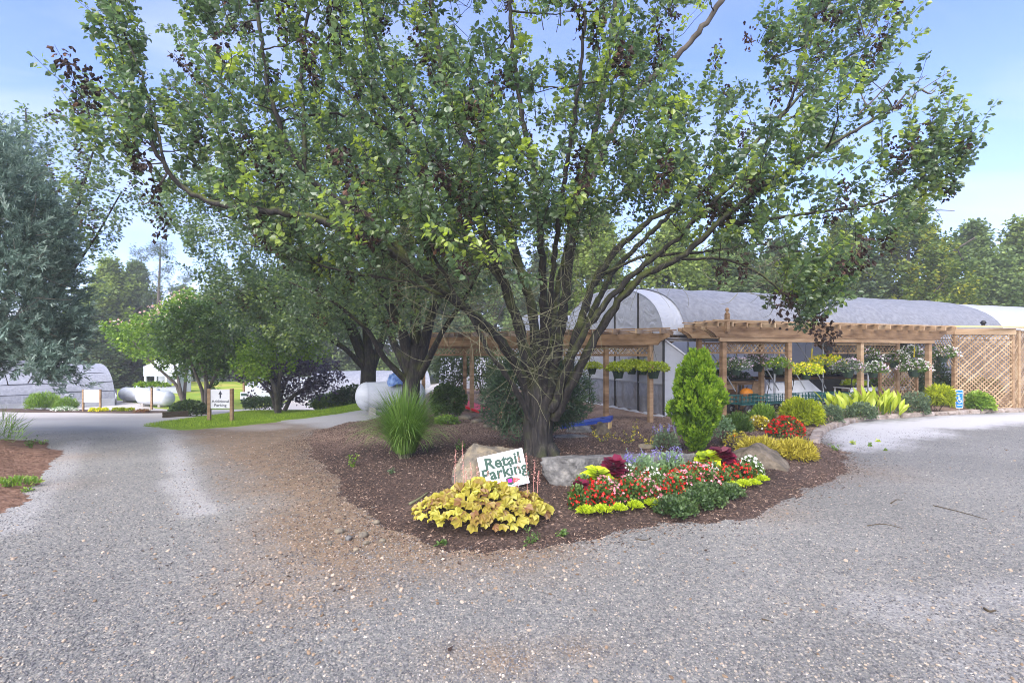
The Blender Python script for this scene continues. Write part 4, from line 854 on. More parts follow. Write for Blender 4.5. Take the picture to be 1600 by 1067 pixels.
# accessible parking sign
q = G(1499, 646); hs = thing('accessible_sign', 'small blue accessible parking sign on a short stake by the curb', 'sign', tuple(q))
mb = MB(); 
w_, z0_, z1_, cr = .122, .17, .76, .035
pts = [(sx * (w_ - cr) + cr * math.cos(a) , (z1_ - cr if sz > 0 else z0_ + cr) + cr * math.sin(a)) for sx, sz, a0 in ((1, 1, 0), (-1, 1, 90), (-1, -1, 180), (1, -1, 270)) for a in [R_(a0 + b) for b in (0, 30, 60, 90)]]
v, f = flat([(x * 1, z) for x, z in pts], 0, .012); mb.add(v + q, f); mb.build('board', M['signwhite'], hs)
mb = MB(); v, f = flat([(x * .88, .465 + (z - .465) * .95) for x, z in pts], -.003, -.0005); mb.add(v + q, f); mb.build('blue_panel', M['signblue'], hs)
put_text(hs, 'lettering', 'RESERVED', .044, (0, -.005, .655), M['signwhite'], bold=.001, sx=.95); put_text(hs, 'lettering', 'PARKING', .044, (0, -.005, .265), M['signwhite'], bold=.001, sx=.95)
mb = MB()
def stroke(p, r=.011): tubes(mb, np.array([[q[0] + x, q[1] - .005, q[2] + z] for x, z in p]), r, 6, cap=True)
lathe(mb, [(0, -.003), (.02, -.003), (.02, .003), (0, .003)], q + A(-.02, -.005, .575), 12, M=A([1, 0, 0], [0, 0, 1], [0, -1, 0]))
stroke([(-.02, .545), (-.016, .49), (-.012, .44)]); stroke([(-.012, .44), (.02, .44), (.042, .44), (.055, .39), (.062, .365), (.08, .37)]); stroke([(-.016, .50), (.01, .50), (.035, .50)], .008)
stroke([(-.005 + .062 * math.cos(a), .405 + .062 * math.sin(a)) for a in np.linspace(R_(115), R_(340), 12)], .009)
mb.build('wheelchair_symbol', M['signwhite'], hs)
mb = MB(); box(mb, q + A(0, .02, .1), (.03, .02, .35)); mb.build('stake', M['steel'], hs)
# notice board by the left hoop house
q = A(-20.6, 25.1, 0); q[2] = Z0(q[0], q[1]); nb = thing('notice_board', 'white notice board with faint lines between posts beside the left hoop house', 'sign', tuple(q))
for sx in (-.42, .42):
    mb = MB(); box(mb, q + A(sx, 0, .5), (.07, .07, 1.1)); mb.build('post', M['lumber'], nb)
mb = MB(); box(mb, q + A(0, 0, .72), (.77, .03, .6)); mb.build('board', M['signwhite'], nb)
for i in range(7):
    mb = MB(); box(mb, q + A(-.05 + .04 * (i % 2), -.0175, .92 - .07 * i), (.5 - .08 * (i % 3), .003, .018)); mb.build('text_line', M['grey_ink'], nb)
for i in range(5):
    mb = MB(); box(mb, q + A(.30, -.0175, .90 - .1 * i), (.035, .003, .03)); mb.build('mark', M['ink'], nb)
# small far sign and posts
q = A(-15.7, 30.0, 0); q[2] = Z0(q[0], q[1]); t = thing('small_sign', 'tiny green and white sign on a thin stake near the white tunnels', 'sign', tuple(q))
mb = MB(); box(mb, q + A(0, 0, .75), (.42, .03, .5)); mb.build('board', M['signwhite'], t); mb = MB(); box(mb, q + A(0, -.017, .85), (.34, .004, .16)); mb.build('print', M['signgreen'], t)
mb = MB(); box(mb, q + A(0, 0, .25), (.04, .02, .6)); mb.build('stake', M['steel'], t)
def wood_post(label, px, py, h, w=.1):
    q = G(px, py); t = thing('wooden_post', label, 'post', tuple(q)); mb = MB(); box(mb, q + A(0, 0, h / 2 - .05), (w, w, h + .1)); mb.build('shaft', M['lumber'], t)
    mb = MB(); v, f = flat([(-w / 2, h), (w / 2, h), (0, h + w * .3)], -w / 2, w / 2); mb.add(v + q, f); mb.build('cap', M['lumber'], t); return q
wood_post('tall thin wooden post at the tip of the left planting strip', 237, 640, 1.25, .09)
wood_post('short wooden post among the white tunnels right of the pink-tufted tree', 381, 622, 1.15, .12)
wood_post('short wooden stump post in the mulch left of the big trunk', 783, 668, .62, .09)
# cornhole boards
def cornhole(label, c, rz, paint, side, w=.61, L=1.22):
    t = thing('cornhole_board', label, 'game board', c); t.rotation_euler = (0, 0, rz)
    a = math.atan2(.24, L); n = 22; R2 = .077
    ring = [(R2 * math.cos(x), L / 2 - .23 + R2 * math.sin(x)) for x in np.linspace(0, 2 * math.pi, n, endpoint=False)]
    sq = []
    for x in np.linspace(0, 2 * math.pi, n, endpoint=False):
        cx, sy = math.cos(x), math.sin(x); k = 1 / max(abs(cx) / (w / 2), abs(sy) / .23); sq.append((cx * k, L / 2 - .23 + sy * k))
    def z(y, up_=0): return .07 + (y + L / 2) * math.tan(a) + up_
    mb = MB(); v = [[x, y, z(y)] for x, y in ring + sq] + [[-w / 2, -L / 2, z(-L / 2)], [w / 2, -L / 2, z(-L / 2)], [w / 2, L / 2 - .46, z(L / 2 - .46)], [-w / 2, L / 2 - .46, z(L / 2 - .46)], [-w / 2, L / 2, z(L / 2)], [w / 2, L / 2, z(L / 2)]]
    mb.add(np.array(v), [(i, n + i, n + (i + 1) % n, (i + 1) % n) for i in range(n)] + [(2 * n, 2 * n + 1, 2 * n + 2, 2 * n + 3)]); mb2 = mb
    o = bpy.data.objects.new('top', mb2.mesh('top', paint)); COL.objects.link(o); o.parent = t
    def part(nm, vv, ff, m_):
        o = bpy.data.objects.new(nm, MB().add(vv, ff).mesh(nm, m_)); COL.objects.link(o); o.parent = t
    for sx in (-1, 1):
        x0, x1 = sx * w / 2 - sx * .02, sx * w / 2 + sx * .002
        v, f = flat([(-L / 2, .0), (-L / 2, z(-L / 2) - .003), (L / 2, z(L / 2) - .003), (L / 2, z(L / 2) - .09)], x0, x1); v = v[:, [1, 0, 2]]; part('side_rail', v, f, side)
        mbx = MB(); bar(mbx, (sx * (w / 2 - .05), L / 2 - .06, -.01), (sx * (w / 2 - .05), L / 2 - .03, .24), .04, .08, up=(1, 0, 0)); o = bpy.data.objects.new('leg', mbx.mesh('leg', M['lumber_new'])); COL.objects.link(o); o.parent = t
    mbx = MB(); box(mbx, (0, L / 2 - .01, z(L / 2) - .05), (w - .045, .022, .09)); o = bpy.data.objects.new('end_rail', mbx.mesh('end_rail', side)); COL.objects.link(o); o.parent = t
    return t
q = G(738, 642); cornhole('red cornhole board lying behind the pergola post', (q[0], q[1], q[2]), R_(48), M['redpaint'], M['redpaint'])
q = G(917, 669); cornhole('blue cornhole board tilted up at the foot of the pergola post', (q[0], q[1], q[2]), R_(-107), M['bluepaint'], M['bluepaint'])

# ------------------------------------------------------------------ stones and edging
def ico(sub):
    import bmesh
    bm = bmesh.new(); bmesh.ops.create_icosphere(bm, subdivisions=sub, radius=1); v = np.array([p.co[:] for p in bm.verts]); f = np.array([[q.index for q in p.verts] for p in bm.faces]); bm.free(); return v, f
ICO4, ICO3, ICO2 = ico(5), ico(4), ico(2)
def rock(name, label, m, c, size, rz=0, seed=0, cuts=9, sub=ICO4, nz_=.10, power=.6, tilt=(0, 0), cat='rock', group=None, planes=None):
    r = np.random.default_rng(seed); v = sub[0].copy(); v = np.sign(v) * np.abs(v) ** power; v = v / np.abs(v).max(0)
    pl_ = [(nrm(r.normal(size=3) * A(1, 1, .7)), r.uniform(.72, .98)) for _ in range(cuts)] + [(nrm(A(*p[:3])), p[3]) for p in (planes or [])]
    for n_, d_ in pl_:
        k = v @ n_ - d_; v -= np.outer(np.maximum(k, 0) * .96, n_)
    o_ = r.uniform(0, 50, 3)
    disp = np.array([mnoise.fractal(Vector(p * 1.7 + o_), .62, 2.1, 7) for p in v]); v = v * (1 + nz_ * disp)[:, None]
    v = v * np.asarray(size) / 2
    e = Matrix.Rotation(tilt[0], 3, 'X') @ Matrix.Rotation(tilt[1], 3, 'Y'); v = v @ np.array(e).T
    cs, sn = math.cos(rz), math.sin(rz); v = v @ A([cs, -sn, 0], [sn, cs, 0], [0, 0, 1]).T
    mb = MB().add(v + np.asarray(c), sub[1]); o = mb.build(name, m, smooth=True); o.data.polygons.foreach_set('use_smooth', np.ones(len(o.data.polygons), bool))
    if label: tag(o, label, cat, group)
    return o
rock('boulder', 'tan upright boulder behind the Retail Parking sign', M['rock_tan'], (-.33, 7.02, .20), (1.0, .6, .96), .08, 3, 7, power=.55, planes=[(0, -1, .25, .78), (-.8, -.2, .55, .78), (.15, 0, 1, .86)])
rock('boulder', 'long low grey boulder behind the flower bed', M['rock_grey'], (1.62, 7.25, .14), (2.75, .62, .80), .40, 8, 8, nz_=.09, power=.5, planes=[(0, .1, 1, .80), (0, -1, .2, .80), (-.9, -.3, .1, .88)], tilt=(0, .04))
rock('boulder', 'angular brown boulder right of the flower bed', M['rock_brown'], (4.02, 8.25, .12), (.98, .62, .78), -.25, 21, 6, power=.6, planes=[(.62, -.2, .75, .5), (0, -1, .3, .72), (-.5, 0, .86, .75)])
rock('rock', 'small pointed upright rock near the blue game board', M['rock_brown'], (1.93, 11.0, .20), (.42, .30, .66), .3, 5, 6, sub=ICO3, power=.8, planes=[(.6, 0, .8, .5), (-.8, 0, .6, .6)])
rock('rock', 'flat grey slab lying in the mulch right of the big trunk', M['rock_grey'], (1.1, 10.6, .10), (1.0, .4, .26), .05, 6, 5, sub=ICO3, power=.5)
rock('rock', 'pale grey stone lying on the slab in the mulch', M['rock_grey'], (1.55, 11.7, .12), (.62, .35, .28), .2, 16, 5, sub=ICO3, power=.6)
for i, (px, py, s, lab) in enumerate([(727, 655, .34, 'mossy stone at the foot of the pergola post'), (745, 660, .30, 'second rim stone right of the pergola post'), (762, 668, .26, 'flat rim stone left of the stump post'), (778, 672, .28, 'tan rim stone beside the stump post'), (1010, 700, .22, 'small tan stone in the mulch by the conical evergreen'), (1048, 697, .20, 'brown stone left of the conical evergreen'), (1180, 668, .26, 'grey stone under the red flowers'), (1205, 677, .22, 'dark stone below the red flowers')]):
    q = G(px, py); rock('stone', lab, M['rock_tan'] if i < 5 else M['rock_brown'], q + A(0, 0, s * .12), (s * 1.3, s * .8, s * .5), i * .7, 30 + i, 5, sub=ICO2, power=.7, cat='stone', group='stones in the mulch')
for i, (px, py, s) in enumerate([(530, 832, .085), (568, 838, .09), (545, 843, .075), (588, 818, .07), (572, 850, .06), (515, 850, .05), (598, 846, .06), (556, 860, .05)]):
    q = G(px, py); rock('cobble', ['leftmost big pale cobble in the muddy wash', 'big pale cobble right of the dark one in the muddy wash', 'dark grey cobble in the muddy wash', 'pale cobble nearest the mulch in the muddy wash', 'small cobble below the dark one in the muddy wash', 'small cobble at the far left of the muddy wash', 'small cobble at the right end of the muddy wash', 'small cobble nearest the drive in the muddy wash'][i], M['rock_tan'] if i != 2 else M['rock_grey'], q + A(0, 0, s * .2), (s * 1.2, s, s * .75), i, 60 + i, 3, sub=ICO2, power=.9, nz_=.05, cat='cobble', group='cobbles in the wash')
# curb stones round the right bed
cp = np.concatenate([wpoly([(1272, 694), (1276, 682), (1288, 672), (1310, 665)]), A([9.75, 14.55], [12.0, 15.45], [14.2, 16.25], [15.6, 16.75], [18.0, 17.0], [22.5, 17.6])])
cur = thing('curb', 'low rough stone curb edging the right planting bed', 'curb', (10, 14.7, 0)); path = resample(cp, int(np.sum(np.linalg.norm(np.diff(cp, axis=0), axis=1)) / .52))
curb_m = mat('curb_stone', [(.25, (.13, .10, .085)), (.5, (.25, .21, .18)), (.75, (.38, .33, .30))], .9, .2, noise=5, bump=.7, bscale=18)
for i, (a, b) in enumerate(zip(path[:-1], path[1:])):
    r = np.random.default_rng(i); m_ = (a + b) / 2; ang = math.atan2(*(b - a)[::-1]); v = ICO2[0].copy(); v = np.sign(v) * np.abs(v) ** .42; v = v / np.abs(v).max(0)
    v *= (1 + .07 * r.normal(size=(len(v), 1))); v = v * A(np.linalg.norm(b - a) * .49, .10 + r.uniform(-.015, .02), .075 + r.uniform(-.012, .012)); cs, sn = math.cos(ang), math.sin(ang)
    mb = MB().add(v @ A([cs, -sn, 0], [sn, cs, 0], [0, 0, 1]).T + A(m_[0], m_[1], .045), ICO2[1]); mb.build('stone', curb_m, cur)
# plank edging by the dark green bush
q0, q1 = G(254, 653), G(282, 652); t = thing('plank_edging', 'dark timber edging under the rounded green bush beside the road', 'edging', tuple(q0))
for i in range(2):
    mb = MB(); bar(mb, q0 + A(0, 0, .06 + .11 * i), q1 + A(.3, 0, .10 + .11 * i), .1, .10); mb.build('plank', M['stem'], t)
# ------------------------------------------------------------------ air: thin even haze over the whole place
air_m = bpy.data.materials.new('air'); air_m.use_nodes = True; t_ = air_m.node_tree; t_.nodes.remove(t_.nodes['Principled BSDF']); pv = N(t_, 'ShaderNodeVolumePrincipled')
pv.inputs['Density'].default_value = .0014; pv.inputs['Color'].default_value = (.90, .95, 1, 1); t_.links.new(pv.outputs[0], t_.nodes['Material Output'].inputs['Volume'])
mb = MB(); box(mb, (0, 350, 6.6), (1560, 1260, 20.8)); mb.build('haze', air_m, kind='stuff')
# ------------------------------------------------------------------ trees
def inpoly(poly, px, py):
    return sdist(np.asarray(poly, float), px, py) > 0
def dense(limb, step=.10):
    p = np.asarray(limb, float); L = np.linalg.norm(np.diff(p[:, :3], axis=0), axis=1).sum(); return smooth_path(p, max(6, int(L / step)))
def grow(rng, limbs, clumps, nseg=6, lift=.12, rk=.010, jit=.06, r_min=.004):
    """attach every clump to the nearest wood by a curved branch; returns branches (n,k,3) and radii"""
    SP = np.concatenate([l[:, :3] for l in limbs]); SR = np.concatenate([l[:, 3] for l in limbs]); n0 = len(SP)
    cap = n0 + len(clumps) * nseg; P = np.zeros((cap, 3)); Rr = np.zeros(cap); P[:n0] = SP; Rr[:n0] = SR; n = n0
    d0 = np.array([np.min(np.linalg.norm(SP - c, axis=1)) for c in clumps]); B = []; BR = []
    t = np.linspace(0, 1, nseg + 1)[:, None]
    for c in clumps[np.argsort(d0)]:
        d = np.linalg.norm(P[:n] - c, axis=1) + .5 * np.maximum(0, P[:n, 2] - c[2]) - 1.2 * Rr[:n]
        i = int(np.argmin(d)); p0 = P[i]; L = np.linalg.norm(c - p0) + 1e-6; r0 = min(Rr[i] * .8, .004 + rk * L + .004)
        m = p0 + .45 * (c - p0) + A(0, 0, -lift * L * .5) + rng.normal(size=3) * jit * L
        q = (1 - t) ** 2 * p0 + 2 * t * (1 - t) * m + t ** 2 * c + rng.normal(size=(nseg + 1, 3)) * .02 * L * (t * (1 - t) * 4)
        rr = r0 + (r_min - r0) * t[:, 0] ** .8; B.append(q); BR.append(rr); P[n:n + nseg] = q[1:]; Rr[n:n + nseg] = rr[1:]; n += nseg
    return np.array(B), np.array(BR)
def shoots(rng, base_, dirs, lens, K=5, curl=.18):
    t = np.linspace(0, 1, K)[None, :, None]; side = rng.normal(size=base_.shape) * curl
    return base_[:, None] + dirs[:, None] * t * lens[:, None, None] + (side[:, None] + A(0, 0, curl * .6)) * (t ** 2) * lens[:, None, None]
def leaf_on(rng, SH, per, spread=.05, droop=.2):
    """leaf base points and axes along shoots"""
    n, K = SH.shape[:2]; si = np.repeat(np.arange(n), per); tt = rng.random(len(si)) ** .8 * (K - 1); k0 = np.minimum(tt.astype(int), K - 2); fr = (tt - k0)[:, None]
    p = SH[si, k0] * (1 - fr) + SH[si, k0 + 1] * fr; ax = nrm(SH[si, k0 + 1] - SH[si, k0]); rad = rng.normal(size=p.shape); rad = nrm(rad - (rad * ax).sum(1, keepdims=True) * ax)
    d = nrm(rad * 1.0 + ax * .35 + A(0, 0, -droop) + rng.normal(size=p.shape) * .25)
    return p + rad * spread * rng.uniform(.3, 1.2, (len(p), 1)), d, si
def px_clumps(rng, n, poly, gaps, Yc, D, cx, rx, ymin=0, ymax=99, ky=None, top=-500):
    poly = np.asarray(poly, float); out = []
    lo, hi = poly.min(0), poly.max(0)
    while len(out) < n:
        m = 4 * n; x = rng.uniform(lo[0], hi[0], m); y = rng.uniform(lo[1], hi[1], m); k = inpoly(poly, x, y)
        for g in gaps: k &= ~inpoly(g, x, y)
        x, y = x[k], y[k]; w = np.sqrt(np.clip(1 - ((x - cx) / rx) ** 2, .02, 1)); Y = Yc + D * w * rng.uniform(-1, 1, len(x)); Y = np.clip(Y, ymin, ymax)
        out += list(np.stack([(x - CX) * Y / F, Y, CH - (y - HY) * Y / F], -1))
    return np.array(out[:n])
def px_limb(pts, r0, r1, pw=.8):
    p = np.array([up(*q[:3]) for q in pts]); t = np.linspace(0, 1, len(p)); return dense(np.concatenate([p, (r0 + (r1 - r0) * t ** pw)[:, None]], 1))
def put_leaves(root, name, p, d, rng, size, m, shape=LEAF, tintv=None, kind='stuff', roll=.7):
    mb = MB(); n = len(p); scatter(mb, *shape, p, frames(d, roll=rng.normal(size=n) * roll), size, rng.beta(2.2, 2.6, n) if tintv is None else tintv); return mb.build(name, m, root, kind=kind)
rib = lambda n, a, k, ph=0: 1 + a * np.sin(np.arange(n) / n * 2 * np.pi * k + ph)
# ---- the big pear tree
rt = np.random.default_rng(42)
tree = thing('pear_tree', 'big dark barked many-limbed pear tree in the mulch bed beside the Retail Parking sign', 'tree', tuple(up(842, 728, 8.8)))
LB = [
 ([(835,650,8.8),(818,590,8.7),(780,528,8.4),(715,472,8.0),(640,412,7.6),(570,368,7.3),(510,348,7.1),(470,336,7.0),(400,328,6.9),(335,320,6.8),(292,300,6.8),(262,270,6.7),(238,222,6.6),(205,170,6.6),(165,138,6.5)], .13, .014),
 ([(262,270,6.7),(242,190,6.8),(215,100,6.9),(185,30,7.0),(172,-30,7)], .03, .010),
 ([(640,412,7.6),(595,350,7.6),(520,308,7.6),(478,276,7.5),(448,226,7.4),(425,160,7.3),(408,60,7.2),(395,-60,7.2)], .085, .022),
 ([(478,276,7.5),(474,180,7.8),(471,95,8.0),(482,20,8.0),(500,-60,8.0)], .05, .02),
 ([(838,640,8.9),(812,510,9.0),(772,395,9.0),(715,268,8.8),(650,207,8.6),(600,150,8.4),(545,102,8.2),(470,40,8.0)], .155, .022),
 ([(715,268,8.8),(640,240,8.6),(590,190,8.4),(510,176,8.2),(430,190,8.0)], .06, .014),
 ([(650,207,8.6),(640,140,8.6),(598,85,8.6),(574,30,8.6),(560,-60,8.6)], .055, .02),
 ([(845,640,9.1),(830,475,9.5),(788,345,9.8),(728,225,10.0),(692,120,10.2),(676,20,10.4),(668,-70,10.4)], .145, .045),
 ([(846,640,8.7),(850,490,8.3),(848,395,8.0),(838,325,7.8),(832,262,7.7),(815,180,7.6),(800,80,7.5),(795,-30,7.4)], .11, .025),
 ([(854,640,8.9),(880,490,9.0),(892,390,9.1),(906,330,9.1),(926,230,9.2),(945,130,9.3),(958,40,9.4),(972,-70,9.5)], .135, .035),
 ([(906,330,9.1),(945,228,9.3),(990,142,9.3),(1048,100,9.2),(1098,43,9.0),(1150,-30,8.9)], .085, .045),
 ([(862,650,8.8),(884,592,8.8),(905,505,8.9),(930,435,9.0),(968,385,9.1),(1012,345,9.2),(1080,308,9.2),(1150,258,9.2),(1210,190,9.2),(1290,110,9.2),(1375,60,9.2)], .13, .016),
 ([(866,655,8.7),(898,588,8.4),(925,538,8.2),(965,470,8.0),(1010,426,7.8),(1065,404,7.6),(1120,350,7.4),(1190,292,7.2),(1260,250,7.0),(1330,208,6.9),(1395,170,6.8)], .125, .014),
 ([(862,640,8.6),(888,568,8.2),(922,503,8.0),(978,438,7.9),(1035,393,7.8),(1110,322,7.7),(1190,240,7.6),(1240,150,7.6),(1262,60,7.6)], .10, .016),
 ([(833,665,8.6),(805,606,8.3),(768,556,8.0),(742,507,7.8),(702,442,7.6),(660,370,7.4),(630,280,7.3)], .07, .018),
 ([(1065,404,7.6),(1130,402,7.4),(1190,427,7.2),(1235,468,7.1),(1262,512,7.0)], .035, .010),
 ([(1120,350,7.4),(1200,342,7.6),(1290,330,7.8),(1370,320,8.0),(1440,285,8.1),(1475,200,8.1)], .045, .010),
 ([(848,620,9.2),(872,450,10.2),(905,300,11.0),(945,150,11.5),(960,0,11.7)], .11, .03),
 ([(842,620,9.2),(790,450,10.4),(700,330,11.2),(600,210,11.6),(520,120,11.8)], .11, .02),
 ([(866,600,9.3),(960,422,10.4),(1080,300,11.0),(1200,205,11.3),(1300,150,11.4)], .10, .02),
 ([(850,620,8.6),(862,430,7.6),(882,280,6.9),(902,150,6.4),(915,30,6.2)], .07, .018),
 ([(715,472,8.0),(640,440,8.2),(540,425,8.4),(450,400,8.4),(380,380,8.4)], .05, .012),
 ([(930,435,9.0),(1000,400,9.4),(1090,395,9.8),(1190,380,10),(1280,400,10.1),(1350,420,10.1)], .05, .012),
]
limbs = [px_limb(l[0], l[1] * .72, l[2]) for l in LB]
tr_p = px_limb([(846,742,8.8),(842,705,8.8),(838,672,8.8),(843,640,8.8),(848,612,8.8),(852,585,8.85)], .34, .34)
tr_p[:, 3] = np.interp(np.linspace(0, 1, len(tr_p)), [0, .12, .35, .6, .82, 1], [.36, .265, .225, .245, .30, .2])
n = 44; th = np.arange(n) / n * 2 * np.pi; ribs_ = 1 + .06 * np.sin(7 * th + 1) + .05 * np.sin(13 * th) + .03 * np.sin(19 * th + 2)
tr2 = smooth_path(tr_p, 34); kk = np.arange(34)[:, None]
rb = 1 + .07 * np.sin(7 * th + .10 * kk) + .055 * np.sin(13 * th - .13 * kk) + .035 * np.sin(19 * th + .2 * kk)
mb = MB(); tubes(mb, tr2[:, :3], tr2[:, 3], n, t=.25, rib=rb[None], cap=True)
for k in range(6):                                     # flaring root feet
    a = k * 1.05 + .4; p = up(846, 742, 8.8); e = A(math.cos(a), math.sin(a), 0); tubes(mb, smooth_path([p + e * .12 + A(0, 0, .5), p + e * .36 + A(0, 0, .2), p + e * .62 + A(0, 0, .0), p + e * .95 + A(0, 0, -.08)], 9), np.linspace(.14, .05, 9), 8, t=.25)
mb.build('trunk', M['bark'], tree, smooth=True)
for k, l in enumerate(limbs):
    K = len(l); q = l.copy(); q[1:-1, :3] += rt.normal(size=(K - 2, 3)) * .010
    mb = MB(); r_ = q[:, 3] * (1 + .08 * np.sin(np.arange(K) * 1.1 + k)); tubes(mb, q[:, :3], r_, 10, t=.95 if k in (4, 5, 7, 11, 2, 21) else .7 if k != 10 else .15, rib=rib(10, .07, 3, k)); mb.build('limb', M['grey_bark'] if k == 10 else M['bark'], tree, smooth=True)
CROWN = [(150,-260),(158,20),(186,112),(122,162),(118,200),(150,250),(215,270),(262,316),(330,338),(430,360),(520,375),(560,420),(640,455),(700,450),(745,445),(800,405),(850,390),(900,375),(960,375),(1010,345),(1060,395),(1110,412),(1180,410),(1222,480),(1240,520),(1290,515),(1285,440),(1370,418),(1432,350),(1486,300),(1474,180),(1430,212),(1384,232),(1388,195),(1424,172),(1350,158),(1388,110),(1402,40),(1400,-40),(1300,-60),(1225,20),(1180,55),(1130,90),(1060,150),(1030,130),(1050,80),(1110,15),(1130,-80),(1050,-300),(600,-330),(300,-260)]
GAPS = [[(196,-260),(222,78),(262,110),(292,60),(300,-40),(330,-260)], [(255,135),(275,190),(300,120),(285,95)], [(1040,120),(1085,150),(1125,80),(1150,30),(1120,10),(1075,70)], [(1340,205),(1372,215),(1395,240),(1372,262),(1340,240)], [(1005,225),(1040,235),(1045,262),(1010,262)], [(1060,375),(1010,420),(1100,420)]]
cl = px_clumps(rt, 930, CROWN, GAPS, 8.7, 3.6, 800, 720, 5.6, 12.6)
cl = np.concatenate([cl, px_clumps(rt, 70, [(590,310),(590,430),(690,445),(770,430),(900,385),(960,330),(900,280)], [], 8.2, 2.0, 760, 300, 6.4, 10.5), px_clumps(rt, 40, [(930,250),(950,350),(1010,330),(1070,380),(1180,400),(1180,300),(1050,240)], [], 8.4, 1.8, 1050, 300, 6.6, 10.5), px_clumps(rt, 34, [(380,330),(420,400),(500,450),(600,450),(600,380),(500,350)], [], 8.0, 1.2, 500, 300, 6.8, 9.5), px_clumps(rt, 14, [(1210,440),(1232,515),(1300,525),(1300,400)], [], 7.3, .5, 1240, 300, 6.6, 8.2), px_clumps(rt, 12, [(118,160),(150,250),(220,285),(262,200),(200,100),(186,110)], [], 6.7, .35, 190, 300, 6.3, 7.1), px_clumps(rt, 12, [(160,0),(190,110),(235,150),(215,60),(196,-60),(150,-60)], [], 6.9, .3, 190, 300, 6.5, 7.2),
                     px_clumps(rt, 20, [(1400,215),(1474,180),(1488,295),(1430,350),(1390,300)], [], 8.0, .4, 1440, 300, 7.5, 8.6), px_clumps(rt, 14, [(1250,40),(1300,-20),(1400,-20),(1398,60),(1340,140),(1270,120)], [], 8.6, .9, 1330, 300, 7.4, 9.6)])
mids = np.concatenate([np.concatenate([l[len(l) // 3:] for l in limbs])[::4, :3] + rt.normal(size=(len(np.concatenate([l[len(l) // 3:] for l in limbs])[::4]), 3)) * .3])
B, BR = grow(rt, limbs, cl)
mb = MB(); tubes(mb, B, BR, 5, t=rt.uniform(.1, .8, len(B))); mb.build('branches', M['bark'], tree, smooth=True, kind='stuff')
ctr = A(.4, 8.8, 2.6); ns = 2.1
sb = np.repeat(cl, 2, 0); sb = np.concatenate([sb, cl[rt.random(len(cl)) < .25]]); sb = sb + rt.normal(size=sb.shape) * .10
od = nrm(sb - ctr); sdirs = nrm(od * .55 + A(0, 0, .75) + rt.normal(size=sb.shape) * .38); sl = rt.uniform(.25, .72, len(sb))
SH = shoots(rt, sb, sdirs, sl)
mb = MB(); tubes(mb, SH, np.linspace(.0055, .0022, 5)[None], 4, t=.2); mb.build('shoots', M['bark'], tree, kind='stuff')
P_, D_, si = leaf_on(rt, SH, 44, .05)
zone = rt.normal(size=len(SH)) * .17; tv = np.clip(rt.beta(2.0, 3.2, len(P_)) * .75 + zone[si] + .10, 0, 1); bright = rt.random(len(SH)) < .13; tv = np.where(bright[si], np.clip(tv + .42, 0, 1), tv)
sz = rt.uniform(.054, .092, len(P_)) * 1.0
dead_s = rt.random(len(SH)) < .07; isd = dead_s[si]
camd = np.linalg.norm(P_ - A(0, 0, CH), axis=1); pxx = 800 + P_[:, 0] / P_[:, 1] * 800; pyy = 553 - (P_[:, 2] - CH) / P_[:, 1] * 800
vis = (pyy > 10) & (pxx > 100) & (pxx < 1500) & ~isd; order = np.argsort(np.where(vis, camd / sz, 1e9))[:300]; sel = np.zeros(len(P_), bool); sel[order] = True
RM = frames(D_, roll=rt.normal(size=len(P_)) * .8)
k = ~sel & ~isd; mb = MB(); scatter(mb, *LEAF, P_[k], RM[k], sz[k], tv[k]); mb.build('foliage', M['pear'], tree, kind='stuff')
LM = []
for tq in (.18, .34, .5, .66, .85): LM.append(MB().add(*[LEAF[0], LEAF[1]], tq).mesh('leaf', M['pear']))
tl = np.array(tree.location)
for i in order:
    o = bpy.data.objects.new('leaf', LM[int(np.clip(tv[i] * 5, 0, 4))]); m4 = np.eye(4); m4[:3, :3] = RM[i] * sz[i]; m4[:3, 3] = P_[i] - tl; COL.objects.link(o); o.parent = tree; o.matrix_basis = Matrix(m4.tolist())
# withered shoots: pixel spots seen in the photograph plus scattered ones
dp = [(110,100,6.5),(140,128,6.5),(150,140,6.5),(455,20,7.4),(440,40,7.4),(520,55,7.8),(620,270,8),(695,135,8.5),(660,90,8.6),(800,105,7.5),(793,125,7.5),(905,22,6.3),(1030,50,8.6),(1033,70,8.6),(1030,215,8.2),(1205,50,8.6),(1170,60,8.6),(1213,90,8.5),(1120,90,8.8),(1110,330,7.5),(1115,345,7.5),(1140,330,7.5),(1320,300,7.7),(1385,365,7.7),(1390,370,7.7),(1375,330,7.7),(1430,215,8.1),(1445,240,8.1),(1395,230,8),(1480,290,8.1),(1160,415,7.3),(1130,420,7.3),(1235,470,7.1),(1215,480,7.1),(1290,510,7.0),(1300,525,7.0),(1275,512,7.0),(790,320,7.6),(640,180,8.5),(560,130,8.2),(240,300,6.7),(215,255,6.7),(250,350,6.8),(350,290,7),(1265,110,8.3),(1280,80,8.3),(1215,150,8.3),(1240,130,8.3),(700,300,8.4),(735,140,9)]
dc = np.array([up(*q) for q in dp]); dn = 30; db = np.repeat(dc, dn, 0) + rt.normal(size=(len(dc) * dn, 3)) * A(.045, .045, .11)
dd = nrm(rt.normal(size=db.shape) * .7 + A(0, 0, -.8))
db = np.concatenate([db, P_[isd]]); dd = np.concatenate([dd, nrm(D_[isd] + A(0, 0, -.7))])
